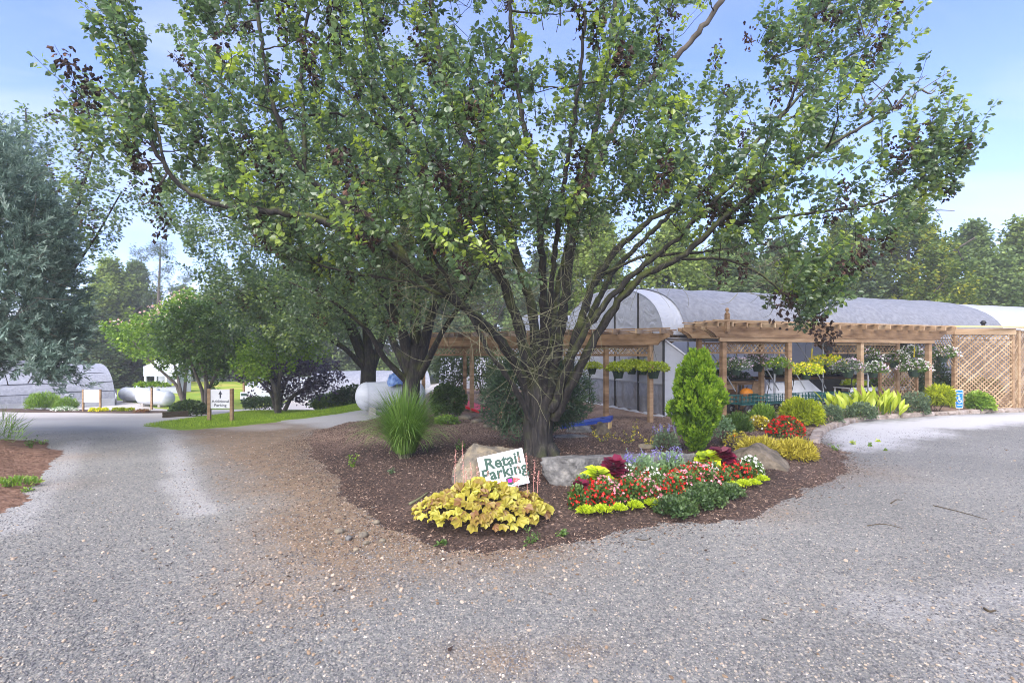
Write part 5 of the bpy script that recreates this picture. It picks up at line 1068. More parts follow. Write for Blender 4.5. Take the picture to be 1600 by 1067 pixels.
mb = MB(); crum = (A([0, 0, 0], [-.22, .25, .16], [-.28, .6, -.10], [0, .95, .12], [.24, .55, .2], [.2, .25, -.08]), [(0, 3, 2, 1), (0, 5, 4, 3)]); tt_ = np.concatenate([np.repeat(rt.beta(1.2, 3.2, len(dc)), dn), rt.beta(1.5, 4, isd.sum())]); scatter(mb, *crum, db, frames(dd, roll=rt.uniform(0, 6, len(db))), rt.uniform(.06, .095, len(db)), np.clip(tt_ + rt.normal(size=len(db)) * .1, 0, 1)); mb.build('withered_leaves', M['dead'], tree, kind='stuff')
# bare pale hanging twigs in the middle of the crown and dead twig ends at the right
def twigs(rng, nn, poly, Yc, D, L0, L1, K=10, wander=.5, down=.25, r=(.0042, .0018)):
    c = px_clumps(rng, nn, poly, [], Yc, D, 800, 900, 5, 14); d = nrm(rng.normal(size=c.shape) * A(1, .6, .7) + A(0, 0, -down)); out_ = [c]; L = rng.uniform(L0, L1, (nn, 1)) / K; dr = rng.normal(size=c.shape) * wander
    for _ in range(K - 1):
        dr = .8 * dr + rng.normal(size=c.shape) * wander * .6; d = nrm(d + dr * .42 + A(0, 0, -down * .12)); out_.append(out_[-1] + d * L)
    return np.stack(out_, 1), np.linspace(r[0], r[1], K)[None]
mb = MB()
for args in [(420, [(640,330),(600,470),(700,520),(800,560),(900,560),(930,430),(860,340),(740,320)], 8.0, .8, .4, 1.6), (60, [(560,330),(640,470),(700,470),(640,330)], 7.6, .5, .4, 1.1), (36, [(800,480),(800,620),(880,620),(900,500)], 8.35, .15, .4, 1.3), (120, [(880,330),(900,460),(1080,430),(1000,340)], 8.3, .9, .3, .8), (90, [(1120,380),(1120,450),(1240,490),(1260,400)], 7.4, .4, .25, .6)]:
    T_, Rr_ = twigs(rt, *args); tubes(mb, T_, Rr_, 4, t=rt.uniform(0, 1, len(T_)))
mb.build('bare_twigs', M['pale_twig'], tree, smooth=True, kind='stuff')
mb = MB()
for pts in [[(1330,208,6.9),(1365,185,6.85),(1400,166,6.8),(1440,140,6.8),(1484,112,6.8)], [(1340,180,6.9),(1372,150,6.9),(1392,125,6.9),(1408,98,6.9)], [(1400,166,6.8),(1430,128,6.8),(1448,118,6.8)], [(1365,185,6.85),(1345,150,6.9),(1340,130,6.9)], [(1440,140,6.8),(1455,150,6.8),(1462,140,6.8)], [(1352,62,9),(1370,28,9),(1390,5,9)], [(1352,62,9),(1340,20,9),(1332,-10,9)], [(262,270,6.7),(225,330,6.8),(215,300,6.8)], [(1440,330,8),(1470,328,8),(1492,330,8)], [(330,140,7.5),(290,105,7.4),(262,80,7.4)], [(340,170,7.5),(300,130,7.4),(278,60,7.3)], [(345,200,7.6),(270,140,7.4),(255,115,7.4)]]:
    l = px_limb(pts, .014, .004); tubes(mb, l[:, :3], l[:, 3], 5, t=.3)
    for j in range(2, len(l) - 1, 3):
        e = l[j, :3] + rt.normal(size=3) * A(.12, .05, .12); tubes(mb, np.array([l[j, :3], (l[j, :3] + e) / 2 + rt.normal(size=3) * .01, e]), [.005, .004, .0025], 4, t=.3)
mb.build('dead_twigs', M['grey_bark'], tree, smooth=True, kind='stuff')

# ---- other broadleaf trees: same wood, leaf size by distance
def leafy(name, label, cat, basept, trunk, limbs, clumps, m, size, per, seed, lens=(.3, .8), group=None, dead=.0, bark='bark', shape=LEAF4, nsh=2, tb=.0, rk=.010, extra=None):
    rng = np.random.default_rng(seed); t = thing(name, label, cat, tuple(basept), group)
    if trunk is not None:
        mb = MB()
        for q in (trunk if isinstance(trunk, list) else [trunk]): tubes(mb, q[:, :3], q[:, 3], 16, t=.3, rib=rib(16, .08, 5)[None, None])
        mb.build('trunk', M[bark], t, smooth=True)
    for i, l in enumerate(limbs):
        mb = MB(); tubes(mb, l[:, :3], l[:, 3], 8, t=.6); mb.build('limb', M[bark], t, smooth=True)
    B, BR = grow(rng, limbs, clumps, rk=rk); mb = MB(); tubes(mb, B, BR, 4, t=.3); mb.build('branches', M[bark], t, smooth=True, kind='stuff')
    sb = np.repeat(clumps, nsh, 0); sb = sb + rng.normal(size=sb.shape) * .15; ctr = A(basept[0], basept[1], np.min(clumps[:, 2])); od = nrm(sb - ctr); sdir = nrm(od * .6 + A(0, 0, .6) + rng.normal(size=sb.shape) * .45)
    SH = shoots(rng, sb, sdir, rng.uniform(*lens, len(sb))); P_, D_, si = leaf_on(rng, SH, per, size * .8); zone = rng.normal(size=len(SH)) * .16
    tv = np.clip(rng.beta(2, 3, len(P_)) * .75 + zone[si] + .1 + tb, 0, 1)
    if dead:
        ds = (rng.random(len(SH)) < dead)[si]; put_leaves(t, 'withered_leaves', P_[ds], D_[ds], rng, size, M['dead']); P_, D_, tv = P_[~ds], D_[~ds], tv[~ds]
    put_leaves(t, 'foliage', P_, D_, rng, rng.uniform(.75, 1.2, len(P_)) * size, m, shape, tv)
    if extra: extra(t, rng, clumps)
    return t
# second pear, right behind the grass clump
r2 = np.random.default_rng(7)
t2 = px_limb([(640,672,13.2),(642,620,13.2),(646,570,13.2),(650,540,13.2)], .24, .20)
l2 = [px_limb(q, a, b) for q, a, b in [([(642,590,13.2),(630,520,13),(590,440,12.6),(530,360,12.2),(470,290,12)], .18, .03), ([(648,580,13.2),(650,480,13.4),(640,380,13.6),(620,260,13.8),(600,150,14)], .18, .03), ([(652,580,13.2),(672,500,13.2),(700,420,13.4),(720,330,13.6),(730,230,13.6)], .16, .03), ([(640,600,13.2),(600,560,12.8),(575,515,12.4),(520,470,12),(450,440,11.8)], .10, .02), ([(640,590,13.2),(600,500,14),(540,420,14.6),(500,340,15)], .12, .02), ([(655,590,13.2),(690,520,12.6),(730,460,12.2),(760,400,12)], .10, .02)]]
c2 = px_clumps(r2, 520, [(430,250),(420,420),(450,500),(500,530),(560,520),(590,490),(640,480),(700,470),(760,470),(820,420),(800,200),(700,80),(560,80)], [[(600,500),(690,500),(690,560),(600,560)]], 13.2, 2.4, 640, 260, 10.5, 15.8)
c2 = np.concatenate([c2, px_clumps(r2, 60, [(560,430),(590,535),(680,505),(750,480),(740,400)], [], 13, 1.6, 650, 200, 11, 14.6)])
leafy('pear_tree', 'second dark trunked pear tree behind the tall grass clump, second in the row', 'tree', up(640, 672, 13.2), t2, l2, c2, M['pear2'], .085, 38, 71, group='pear trees in a row', dead=.03, nsh=2)
# third pear, behind the near tank
r3 = np.random.default_rng(8)
t3 = px_limb([(575,625,19.2),(576,580,19.2),(578,545,19.2)], .29, .25)
l3 = [px_limb(q, a, b) for q, a, b in [([(574,575,19.2),(550,520,19),(500,450,18.4),(430,380,18),(340,330,17.6)], .22, .03), ([(577,570,19.2),(570,480,19.4),(540,380,19.8),(500,270,20)], .2, .03), ([(580,575,19.2),(605,510,19.4),(640,430,19.6),(680,350,20)], .18, .03), ([(574,580,19.2),(540,545,18.6),(470,500,18),(390,460,17.6),(320,440,17.4)], .13, .02), ([(576,565,19.2),(530,460,20.5),(440,330,21),(380,260,21.4)], .14, .02)]]
c3 = px_clumps(r3, 680, [(240,320),(236,345),(270,372),(310,420),(330,470),(365,510),(420,535),(470,545),(520,530),(560,515),(620,510),(680,490),(720,380),(640,220),(520,180),(420,220),(330,260),(262,290)], [[(255,300),(300,330),(300,300)]], 18.6, 3.0, 470, 260, 15.4, 22)
c3 = np.concatenate([c3, px_clumps(r3, 110, [(330,450),(400,535),(470,560),(560,545),(640,530),(640,450)], [], 18.6, 2.2, 480, 220, 16, 21)])
leafy('pear_tree', 'third pear tree in the row, leaning out over the lawn behind the near tank', 'tree', up(575, 625, 19.2), t3, l3, c3, M['pear2'], .115, 40, 72, group='pear trees in a row', dead=.02, lens=(.4, 1.0))
# pear behind the blue conifer at far left
r4 = np.random.default_rng(9); b4 = A(-18.2, 17.5, Z0(-18.2, 17.5))
t4 = dense(np.concatenate([[[*(b4 + A(0, 0, -.1)), .28]], [[*(b4 + A(.1, 0, 1.8)), .22]]]))
l4 = [dense(np.array([[*(b4 + A(.1, 0, 1.5)), .18], *[[*up(*q), r] for q, r in qq]])) for qq in [[((60,450,17), .12), ((120,330,16.4), .05), ((150,220,16), .02)], [((80,470,16.6), .08), ((150,370,16), .03), ((190,300,15.4), .02)], [((40,380,16.8), .1), ((45,280,17), .06), ((40,170,17), .02)], [((0,420,17), .09), ((-60,340,17), .05), ((-120,260,17), .02)]]]
c4 = px_clumps(r4, 300, [(20,190),(45,168),(70,190),(80,240),(110,200),(135,210),(170,260),(200,290),(205,330),(190,370),(160,400),(140,440),(60,480),(-100,480),(-200,350),(-120,200)], [[(75,150),(85,225),(105,200)], [(150,250),(128,225),(160,215)]], 16.4, 1.8, 60, 300, 14, 18.6)
leafy('pear_tree', 'slender pear tree rising behind the blue-green conifer at left', 'tree', b4, t4, l4, c4, M['pear2'], .115, 34, 73, dead=.05, group=None)
# ---- blue-green conifer at the left edge
rc = np.random.default_rng(10); bc = A(-12.1, 11.2, Z0(-12.1, 11.2)); con = thing('conifer', 'large blue-green conifer with drooping sprays at the left edge', 'conifer', tuple(bc))
mb = MB(); q = dense(np.array([[*bc - A(0, 0, .1), .24], [*(bc + A(.1, 0, 3)), .18], [*(bc + A(.2, 0, 8.0)), .04]])); tubes(mb, q[:, :3], q[:, 3], 14, t=0, rib=rib(14, .06, 5)[None, None]); mb.build('trunk', M['grey_bark'], con, smooth=True)
cc = px_clumps(rc, 620, [(-230,420),(-200,280),(-120,190),(-60,170),(-20,190),(15,215),(38,250),(50,290),(85,330),(95,380),(112,420),(116,470),(114,520),(104,548),(105,556),(95,540),(75,575),(55,560),(30,545),(0,570),(-60,600),(-200,600),(-230,560)], [], 11.2, 2.3, -90, 260, 8.9, 13.4)
cc = np.concatenate([cc, px_clumps(rc, 14, [(50,548),(62,590),(78,595),(98,575),(92,545)], [], 9.6, .25, 75, 90, 9.2, 10)])
lim = [dense(np.concatenate([np.array([[*q[len(q) * (2 + i) // 14, :3], .05]]), np.array([[*(q[len(q) * (2 + i) // 14, :3] + A(math.cos(a), math.sin(a) * .9, .12) * rr), .02]])])) for i, (a, rr) in enumerate(zip(np.linspace(0, 16, 11), np.linspace(2.0, .7, 11)))] + [q]
B, BR = grow(rc, lim, cc, lift=.35, rk=.014); mb = MB(); tubes(mb, B, BR, 4, t=.3); mb.build('branches', M['grey_bark'], con, smooth=True, kind='stuff')
sb = np.repeat(cc, 10, 0) + rc.normal(size=(len(cc) * 10, 3)) * A(.17, .17, .12); od = nrm((sb - A(bc[0], bc[1], 0)) * A(1, 1, 0)); sd2 = nrm(od * .75 + A(0, 0, .12) + rc.normal(size=sb.shape) * .45)
SH = shoots(rc, sb, sd2, rc.uniform(.22, .42, len(sb)), curl=.12); P_, D_, si = leaf_on(rc, SH, 34, .016, .0); ax = nrm(SH[si, -1] - SH[si, 0]); D_ = nrm(D_ * .9 + ax + A(0, 0, .12)); tipf = np.einsum('ij,ij->i', P_ - SH[si, 0], ax) / .4
zn = rc.normal(size=len(cc)) * .10
put_leaves(con, 'foliage', P_, D_, rc, rc.uniform(.055, .10, len(P_)), M['cypress'], (A([-.14, 0, 0], [.14, 0, 0], [.05, 1, .03], [-.05, 1, 0]), [(0, 1, 2, 3)]), np.clip(.12 + .5 * tipf + zn[si // 10] + rc.normal(size=len(P_)) * .12, 0, 1))
ds = px_clumps(rc, 40, [(10,300),(0,560),(120,540),(90,400)], [], 10, .8, 60, 300, 9, 12); T_ = shoots(rc, ds, nrm(rc.normal(size=ds.shape)), rc.uniform(.3, .8, len(ds))); mb = MB(); tubes(mb, T_, np.linspace(.006, .002, 5)[None], 4); mb.build('dead_twigs', M['grey_bark'], con, kind='stuff')

# ---- woods behind: each tree a thing; four prototypes copied
def proto(seed, H, Wd, m, n, size, per, low=.15, spire=1.0, bark='grey_bark', shape=LEAF4, label='', name='tree', irregular=.3):
    rng = np.random.default_rng(seed); lobes = nrm(rng.normal(size=(9, 3)) * A(1, 1, .8)); pts = []
    while len(pts) < n:
        z = rng.uniform(low, 1); prof_ = (math.sin(min(1, (z - low) / (1 - low) * .95 + .12) * math.pi) ** .55) * (1 - .25 * z) ** spire
        a = rng.uniform(0, 6.283); rr = math.sqrt(rng.uniform(.12, 1)); d = A(math.cos(a), math.sin(a), (z - .5) * 1.4); b = max(0, float(np.max(lobes @ nrm(d))) - .72) / .28
        if rng.random() > .25 + .75 * b and rr > .55: continue
        rr *= 1 - irregular * (1 - b); pts.append((math.cos(a) * Wd / 2 * rr * prof_, math.sin(a) * Wd / 2 * rr * prof_, z * H))
    cl = np.array(pts); tk = dense(np.array([[0, 0, -.6, .022 * H], [.02 * H * rng.normal(), 0, H * .4, .016 * H], [.03 * H * rng.normal(), .02 * H, H * .93, .004 * H]]), .4)
    lm = [tk] + [dense(np.array([[*tk[int(len(tk) * f_), :3], .009 * H], [*(tk[int(len(tk) * f_), :3] + A(math.cos(a) * Wd * .17, math.sin(a) * Wd * .17, H * .10)), .006 * H], [*(tk[int(len(tk) * f_), :3] + A(math.cos(a) * Wd * .36, math.sin(a) * Wd * .36, H * .2)), .003 * H]]), .3) for f_, a in zip(np.linspace(.25, .75, 7), np.arange(7) * 2.4 + seed)]
    return leafy(name, label, 'tree', A(0, 0, 0), tk, lm, cl, m, size, per, seed + 100, lens=(.5, 1.3), bark=bark, shape=shape, nsh=2, rk=.008)
pA = proto(1, 10, 8.5, M['wood_a'], 380, .27, 34, .08, label='x'); pB = proto(2, 10, 7, M['wood_b'], 380, .25, 34, .05, label='x'); pC = proto(3, 10, 8, M['wood_c'], 380, .27, 34, .03, label='x'); pD = proto(4, 10, 8, M['wood_y'], 460, .20, 34, .05, label='x')
used = {id(pA): 0, id(pB): 0, id(pC): 0, id(pD): 0}
def wood(p, px, Y, H, W, label, group=None, rz=0, name=None):
    x = (px - 800) * Y / 800; z = float(base(x, Y)) - .2; s = (W / 8, W / 8, H / 10)
    if not used[id(p)]: o = p; o.location = (x, Y, z); o.rotation_euler = (0, 0, rz); o.scale = s; o['label'] = label; used[id(p)] = 1
    else: o = dup(p, (x, Y, z), rz, s, label)
    if group: o['group'] = group
    elif 'group' in o: del o['group']
    return o
wd = 'broadleaf trees of the far woods'
wood(pB, 172, 52, 12.0, 10, 'tall bright green tree just right of the conifer, left of the tall pine', rz=1)
wood(pA, 212, 56, 12.4, 9, 'narrow mid green tree right of the tall bright green tree', rz=2)
wood(pC, 140, 46, 7.0, 9, 'dark low spreading tree above the left hoop house', rz=.5)
wood(pC, 190, 48, 6.0, 9, 'dark rounded tree behind the far propane tanks', rz=3)
wood(pA, 285, 58, 10.2, 8, 'mid green tree right of the tall pine', rz=4)
wood(pC, 330, 60, 10.0, 9, 'dark tree standing low behind the pink-tufted tree', rz=5)
wood(pA, 60, 50, 7.5, 10, 'soft green tree above the roof of the left hoop house', rz=1.3)
wood(pB, -20, 46, 6.0, 10, 'bright green tree at the extreme left above the hoop house', rz=2.6)
for i, (px, Y, H, W) in enumerate([(400, 60, 12, 11), (470, 58, 14, 11), (540, 60, 13, 11), (620, 58, 14, 11), (700, 56, 13, 11), (770, 54, 13, 11), (850, 54, 12, 11)]):
    wood([pC, pA][i % 2], px, Y, H, W, 'dark tree in the far line of woods behind the pear row', wd, i * 1.1)
for i, (px, Y, H, W) in enumerate([(-160, 50, 9, 10), (-300, 46, 9, 10), (1800, 34, 8, 8), (1980, 34, 9, 9)]):
    wood([pA, pC][i % 2], px, Y, H, W, ['green tree outside the left edge behind the conifer', 'dark tree far outside the left edge', 'green tree just outside the right edge', 'dark tree far outside the right edge'][i], 'trees beyond the edges', i)
wood(pB, 935, 35, 11.0, 9.5, 'bright yellow-green tree above the arched greenhouse end, behind the big limbs', rz=.4)
wood(pB, 1050, 36, 10.6, 9.5, 'bright green tree behind the front of the shade cloth roof', rz=2.2)
wood(pA, 1135, 37, 9.6, 10, 'mid green tree behind the middle of the shade cloth roof', rz=3.3)
wood(pC, 1220, 38, 9.8, 10, 'dark green tree behind the shade cloth roof over the near pergola post', rz=1)
wood(pC, 1330, 37, 10.2, 9.5, 'dense dark tree left of the yellow-flecked tree', rz=4.4)
wood(pD, 1425, 34, 11.2, 9, 'broad yellow-flecked evergreen rising behind the right pergola', rz=2)
wood(pD, 1310, 36, 10.6, 7.0, 'yellow-flecked tree hidden behind the drooping right limbs', rz=5)
wood(pA, 1520, 36, 10.4, 8, 'loose feathery green tree behind the white end of the greenhouse', rz=.9)
wood(pB, 1600, 36, 10.6, 8.5, 'pale green feathery tree at the right edge', rz=3.9)
wood(pA, 1660, 38, 11.6, 9.5, 'green tree just past the right edge', rz=5.1)
wood(pC, 1480, 40, 7.5, 8, 'low dark tree between the yellow-flecked and feathery trees', rz=2.9)
wood(pC, 1570, 41, 6.5, 9, 'low dark bushy tree under the feathery trees', rz=1.9)
# tall pine with a bare stem
rp_ = np.random.default_rng(14); bp_ = A(-36.2, 52, base(-36.2, 52)); ptk = dense(np.array([[*bp_, .24], [bp_[0] + .25, 52, 6, .17], [bp_[0] + .5, 52, 13.0, .05]]), .4)
pcl = []
for c, s_, k in [((235,395), 10, 16), ((255,400), 9, 14), ((220,405), 9, 12), ((262,425), 8, 12), ((245,440), 8, 10), ((268,455), 9, 14), ((222,432), 7, 8), ((285,440), 7, 10), ((250,385), 8, 12), ((232,468), 6, 6), ((300,430), 7, 8)]:
    for _ in range(k): pcl.append(up(c[0] + rp_.normal() * s_, c[1] + rp_.normal() * s_ * .45, 52 + rp_.normal() * .9))
leafy('pine_tree', 'tall sparse pine with a bare straight stem above the pink-tufted tree', 'pine', bp_, ptk, [ptk], np.array(pcl), M['pine'], .26, 22, 15, lens=(.3, .6), bark='grey_bark', shape=(A([-.10, 0, 0], [.10, 0, 0], [0, 1, 0]), [(0, 1, 2)]), nsh=2)
# ---- garden trees: pink-tufted mimosa, smaller green ones, purple shrub
def gtree(name, label, cat, base_px, Y, poly, D, m, size, per, n, seed, stems, bark='grey_bark', lens=(.25, .6), extra=None, shape=LEAF4, gaps=(), tb=0.):
    rng = np.random.default_rng(seed); x = (base_px - 800) * Y / 800; b = A(x, Y, Z0(x, Y)); poly = np.array(poly, float); cx = poly[:, 0].mean(); rx = np.ptp(poly[:, 0]) / 2 + 8
    cl = px_clumps(rng, n, poly, list(gaps), Y, D, cx, rx, Y - D, Y + D); lm = [dense(np.concatenate([[[*(b + A(rng.normal() * .06, rng.normal() * .06, -.1)), .10]], [[*up(q[0], q[1], Y + rng.normal() * .25 * D), r_] for q, r_ in zip(st, np.linspace(.08, .02, len(st)))]])) for st in stems]
    return leafy(name, label, cat, b, None, lm, cl, m, size, per, seed + 300, lens=lens, bark=bark, shape=shape, extra=extra, tb=tb)
def tufts(m, k, size, topfrac):
    def f_(t, rng, cl):
        c = cl[cl[:, 2] > np.quantile(cl[:, 2], topfrac)]; p = np.repeat(c, k, 0) + rng.normal(size=(len(c) * k, 3)) * A(.3, .3, .16) + A(0, 0, .28); put_leaves(t, 'blossom', p, nrm(rng.normal(size=p.shape) * .7 + A(0, 0, 1)), rng, rng.uniform(.6, 1.2, len(p)) * size, m, FLOWER)
    return f_
gtree('mimosa_tree', 'broad green tree with pink tufted blossom beside the road', 'tree', 322, 23, [(250,560),(245,530),(262,500),(290,485),(330,480),(370,500),(385,535),(372,575),(345,590),(300,588),(268,580)], 2.3, M['green'], .15, 28, 230, 401, [[(316,610),(300,570),(285,530)], [(322,605),(322,560),(325,520)], [(330,600),(348,560),(360,530)], [(324,600),(310,560),(295,510)]], extra=None)
gtree('mimosa_tree', 'far mimosa tree topped with pink blossom behind the broad green tree', 'tree', 290, 29, [(165,515),(190,505),(240,495),(258,475),(290,465),(330,470),(350,500),(330,560),(270,570),(225,565),(190,548)], 2.5, M['mimosa'], .17, 22, 230, 402, [[(280,600),(270,560),(250,520)], [(290,590),(300,540),(300,500)], [(275,600),(230,560),(205,530)]], extra=tufts(M['pinkish'], 5, .15, .6), tb=.02)
gtree('small_tree', 'small bright green layered tree at the right of the Additional Parking sign', 'tree', 433, 20.5, [(368,590),(372,560),(390,545),(420,538),(455,545),(485,540),(505,550),(480,565),(440,575),(420,600),(395,605)], 1.3, M['mimosa'], .12, 20, 110, 403, [[(430,610),(420,580),(400,560)], [(436,600),(440,570),(455,550)]], tb=.18)
gtree('purple_shrub', 'dark purple-leaved shrub with slanting stems behind the lawn', 'shrub', 437, 22.5, [(382,600),(390,575),(420,570),(455,560),(490,560),(520,575),(525,600),(505,618),(470,628),(440,625),(420,612)], 1.4, M['purple_leaf'], .12, 24, 170, 404, [[(425,615),(405,595),(390,580)], [(440,615),(450,590),(460,570)], [(455,620),(490,600),(515,588)], [(432,625),(425,600),(430,580)]])
# ------------------------------------------------------------------ planting
rp = np.random.default_rng(77)
def lump(rng, n, rad, low=0., shell=.55, amp=.25, K=9):
    """points in a lumpy half-ellipsoid (local, base at z=0) with outward normals"""
    bumps = nrm(rng.normal(size=(K, 3)) + A(0, 0, .5)); d = nrm(rng.normal(size=(n * 3, 3))); d = d[d[:, 2] > low][:n]; b = np.clip((d @ bumps.T).max(1) - .6, 0, .4) / .4
    r = (shell + (1 - shell) * rng.random(len(d)) ** .6) * (1 - amp + amp * b)
    return d * r[:, None] * np.asarray(rad), d, r
def bush(name, label, cat, c, rad, m, size, n, seed, shape=LEAF4, stems=6, low=-.15, lift=0., amp=.3, upb=.3, group=None, flowers=None, shell=.5, tb=0., droop=0):
    rng = np.random.default_rng(seed); c = np.asarray(c, float); t = thing(name, label, cat, tuple(c), group); p, d, r = lump(rng, n, rad, low, shell, amp); zc_ = rad[2] * max(0, -low) + lift
    q = c + p + A(0, 0, zc_)
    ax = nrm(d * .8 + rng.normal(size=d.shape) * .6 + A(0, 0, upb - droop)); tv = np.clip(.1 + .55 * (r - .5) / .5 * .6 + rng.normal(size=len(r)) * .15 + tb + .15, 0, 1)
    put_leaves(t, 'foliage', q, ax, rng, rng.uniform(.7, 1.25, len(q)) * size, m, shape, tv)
    if stems:
        e, dd, _ = lump(rng, stems, rad, .1, .5, .1); e = c + e + A(0, 0, zc_); P_ = np.stack([c + (e - c) * k + A(0, 0, .0) + (rng.normal(size=e.shape) * .02 * (k > 0)) for k in np.linspace(0, 1, 5)], 1); P_[:, 0, 2] -= .04
        mb = MB(); tubes(mb, P_, np.linspace(.010, .003, 5)[None] * max(1, rad[2] * 1.4), 5); mb.build('stems', M['stem'], t, kind='stuff')
    for (fm, k, fs, nm) in (flowers or []):
        p, d, r = lump(rng, k, np.asarray(rad) * 1.05, max(low, .0), .9, amp * .6); q = c + p + A(0, 0, zc_); put_leaves(t, nm, q, nrm(rng.normal(size=d.shape) * .4 + A(0, -.3, .2)), rng, rng.uniform(.7, 1.2, len(q)) * fs, M[fm], FLOWER, roll=3.)
    return t
def at(px, py, dz=0): return G(px, py) + A(0, 0, dz)
# conical arborvitae
c = at(1090, 706); t = thing('conical_evergreen', 'bright green conical evergreen standing in the mulch before the pergolas', 'evergreen', tuple(c)); rng = np.random.default_rng(2)
Ht = 1.95; nl = 170; zl = rng.random(nl) ** 1.1 * .93; al = rng.uniform(0, 2 * np.pi, nl); prl = np.interp(zl, [0, .06, .2, .35, .5, .75, .92, 1], [.05, .10, .30, .44, .41, .25, .09, .01]) * rng.uniform(.72, 1.0, nl) * np.where((zl < .4) & (np.cos(al) > .2), .72, 1)
lc = np.stack([prl * np.cos(al), prl * np.sin(al), .12 + zl * (Ht - .25)], -1); lr = rng.uniform(.055, .105, nl) * (1 - .35 * zl); per = 105; li = np.repeat(np.arange(nl), per); dd_ = nrm(rng.normal(size=(len(li), 3))); h_ = rng.random(len(li))
outw = np.stack([np.cos(al), np.sin(al), 0 * al], -1)[li]; p = lc[li] + dd_ * (lr[li] * rng.uniform(.4, 1, len(li)))[:, None] * A(1, 1, 2.1) + outw * .02
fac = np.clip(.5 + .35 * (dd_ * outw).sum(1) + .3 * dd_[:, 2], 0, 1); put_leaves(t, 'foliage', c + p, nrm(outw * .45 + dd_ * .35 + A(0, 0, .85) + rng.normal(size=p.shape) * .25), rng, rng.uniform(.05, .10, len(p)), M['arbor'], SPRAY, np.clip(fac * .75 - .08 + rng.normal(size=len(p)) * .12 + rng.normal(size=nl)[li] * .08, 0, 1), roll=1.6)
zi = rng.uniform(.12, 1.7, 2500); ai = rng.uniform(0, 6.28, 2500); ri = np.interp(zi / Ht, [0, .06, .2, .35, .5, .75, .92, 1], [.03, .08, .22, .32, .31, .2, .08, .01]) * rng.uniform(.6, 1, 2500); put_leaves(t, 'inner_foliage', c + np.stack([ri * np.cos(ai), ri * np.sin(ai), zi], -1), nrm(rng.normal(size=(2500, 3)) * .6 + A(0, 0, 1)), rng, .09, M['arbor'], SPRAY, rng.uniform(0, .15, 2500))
mb = MB(); tubes(mb, np.array([c + A(0, 0, -.05), c + A(.01, 0, .2), c + A(0, .01, .6), c + A(0, 0, 1.4)]), [.045, .038, .03, .012], 8); mb.build('trunk', M['grey_bark'], t, smooth=True)
# dark feathery evergreen behind the trunk
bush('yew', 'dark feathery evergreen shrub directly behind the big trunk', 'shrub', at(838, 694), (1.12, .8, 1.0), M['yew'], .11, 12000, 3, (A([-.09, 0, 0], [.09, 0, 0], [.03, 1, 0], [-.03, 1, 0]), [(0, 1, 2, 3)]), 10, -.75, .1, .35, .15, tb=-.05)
# ornamental grass
c = at(632, 716); t = thing('ornamental_grass', 'tall fountain of green ornamental grass in the dark mulch', 'grass clump', tuple(c)); rng = np.random.default_rng(4)
n = 1700; a = rng.uniform(0, 2 * np.pi, n); lean = rng.beta(1.5, 1.6, n) * 1.0; L = rng.uniform(.7, 1.35, n); K = 8; t_ = np.linspace(0, 1, K)[None]
b0 = np.stack([np.cos(a) * .16 * rng.random(n), np.sin(a) * .16 * rng.random(n), 0 * a], -1); ang = lean[:, None] * (.40 + 2.15 * t_ ** 1.4); ds = L[:, None] / K
hx = np.cumsum(np.sin(ang) * ds, 1); hz = np.cumsum(np.cos(ang) * ds, 1); PP = b0[:, None] + np.stack([hx * np.cos(a)[:, None], hx * np.sin(a)[:, None], hz], -1) + c; PP[:, :, 2] = np.maximum(PP[:, :, 2], c[2] + .01)
sd = np.stack([-np.sin(a), np.cos(a), 0 * a], -1)[:, None] * (np.array([.0045, .005, .005, .005, .0045, .004, .0028, .0006]))[None, :, None]; V = np.stack([PP - sd, PP + sd], 2).reshape(n, -1, 3); i = np.arange(n)[:, None] * 2 * K + (np.arange(K - 1) * 2)[None]
mb = MB(); mb.add(V.reshape(-1, 3), np.stack([i, i + 1, i + 3, i + 2], -1).reshape(-1, 4), np.repeat(np.clip(rng.beta(2, 2.4, n), 0, 1), 2 * K)); mb.build('blades', M['grassy'], t, kind='stuff')
dn_ = 160; a = rng.uniform(0, 2 * np.pi, dn_); P_ = np.stack([c + np.stack([np.cos(a) * r_, np.sin(a) * r_, 0 * a + h_], -1) for r_, h_ in ((.05, 0), (.14, .25), (.22, .42))], 1) + rng.normal(size=(dn_, 3, 3)) * .03; mb = MB(); tubes(mb, P_, np.array([[.004, .003, .002]]), 3, t=rng.random(dn_)); mb.build('dry_stems', M['pale_twig'], t, kind='stuff')
# heuchera: every leaf a part
c = at(752, 806); t = thing('heuchera', 'yellow and amber lobed-leaf heuchera mound at the foot of the Retail Parking sign', 'plant', tuple(c)); rng = np.random.default_rng(6)
leafm = [MB().add(MAPLE[0] * A(1, 1, 1), MAPLE[1], np.clip(np.full(12, tq) + A(-.18, *([.1, -.05] * 5), .1), 0, 1)).mesh('leaf', M['heuch']) for tq in (.12, .3, .5, .68, .82, .95)]
Nl = 290; pts = []
while len(pts) < Nl:
    x, y = rng.uniform(-.72, .72), rng.uniform(-.46, .46); e = (x / .72) ** 2 + (y / .46) ** 2
    if e > 1: continue
    zt_ = .27 * (1 - e) ** .55 * (1 + .12 * math.sin(7 * x + 2)) * (1.0 if x > -.3 else .85)
    if all((x - q[0]) ** 2 + (y - q[1]) ** 2 + (zt_ - q[2]) ** 2 > .046 ** 2 for q in pts): pts.append((x, y, zt_, e))
stem_mb = MB()
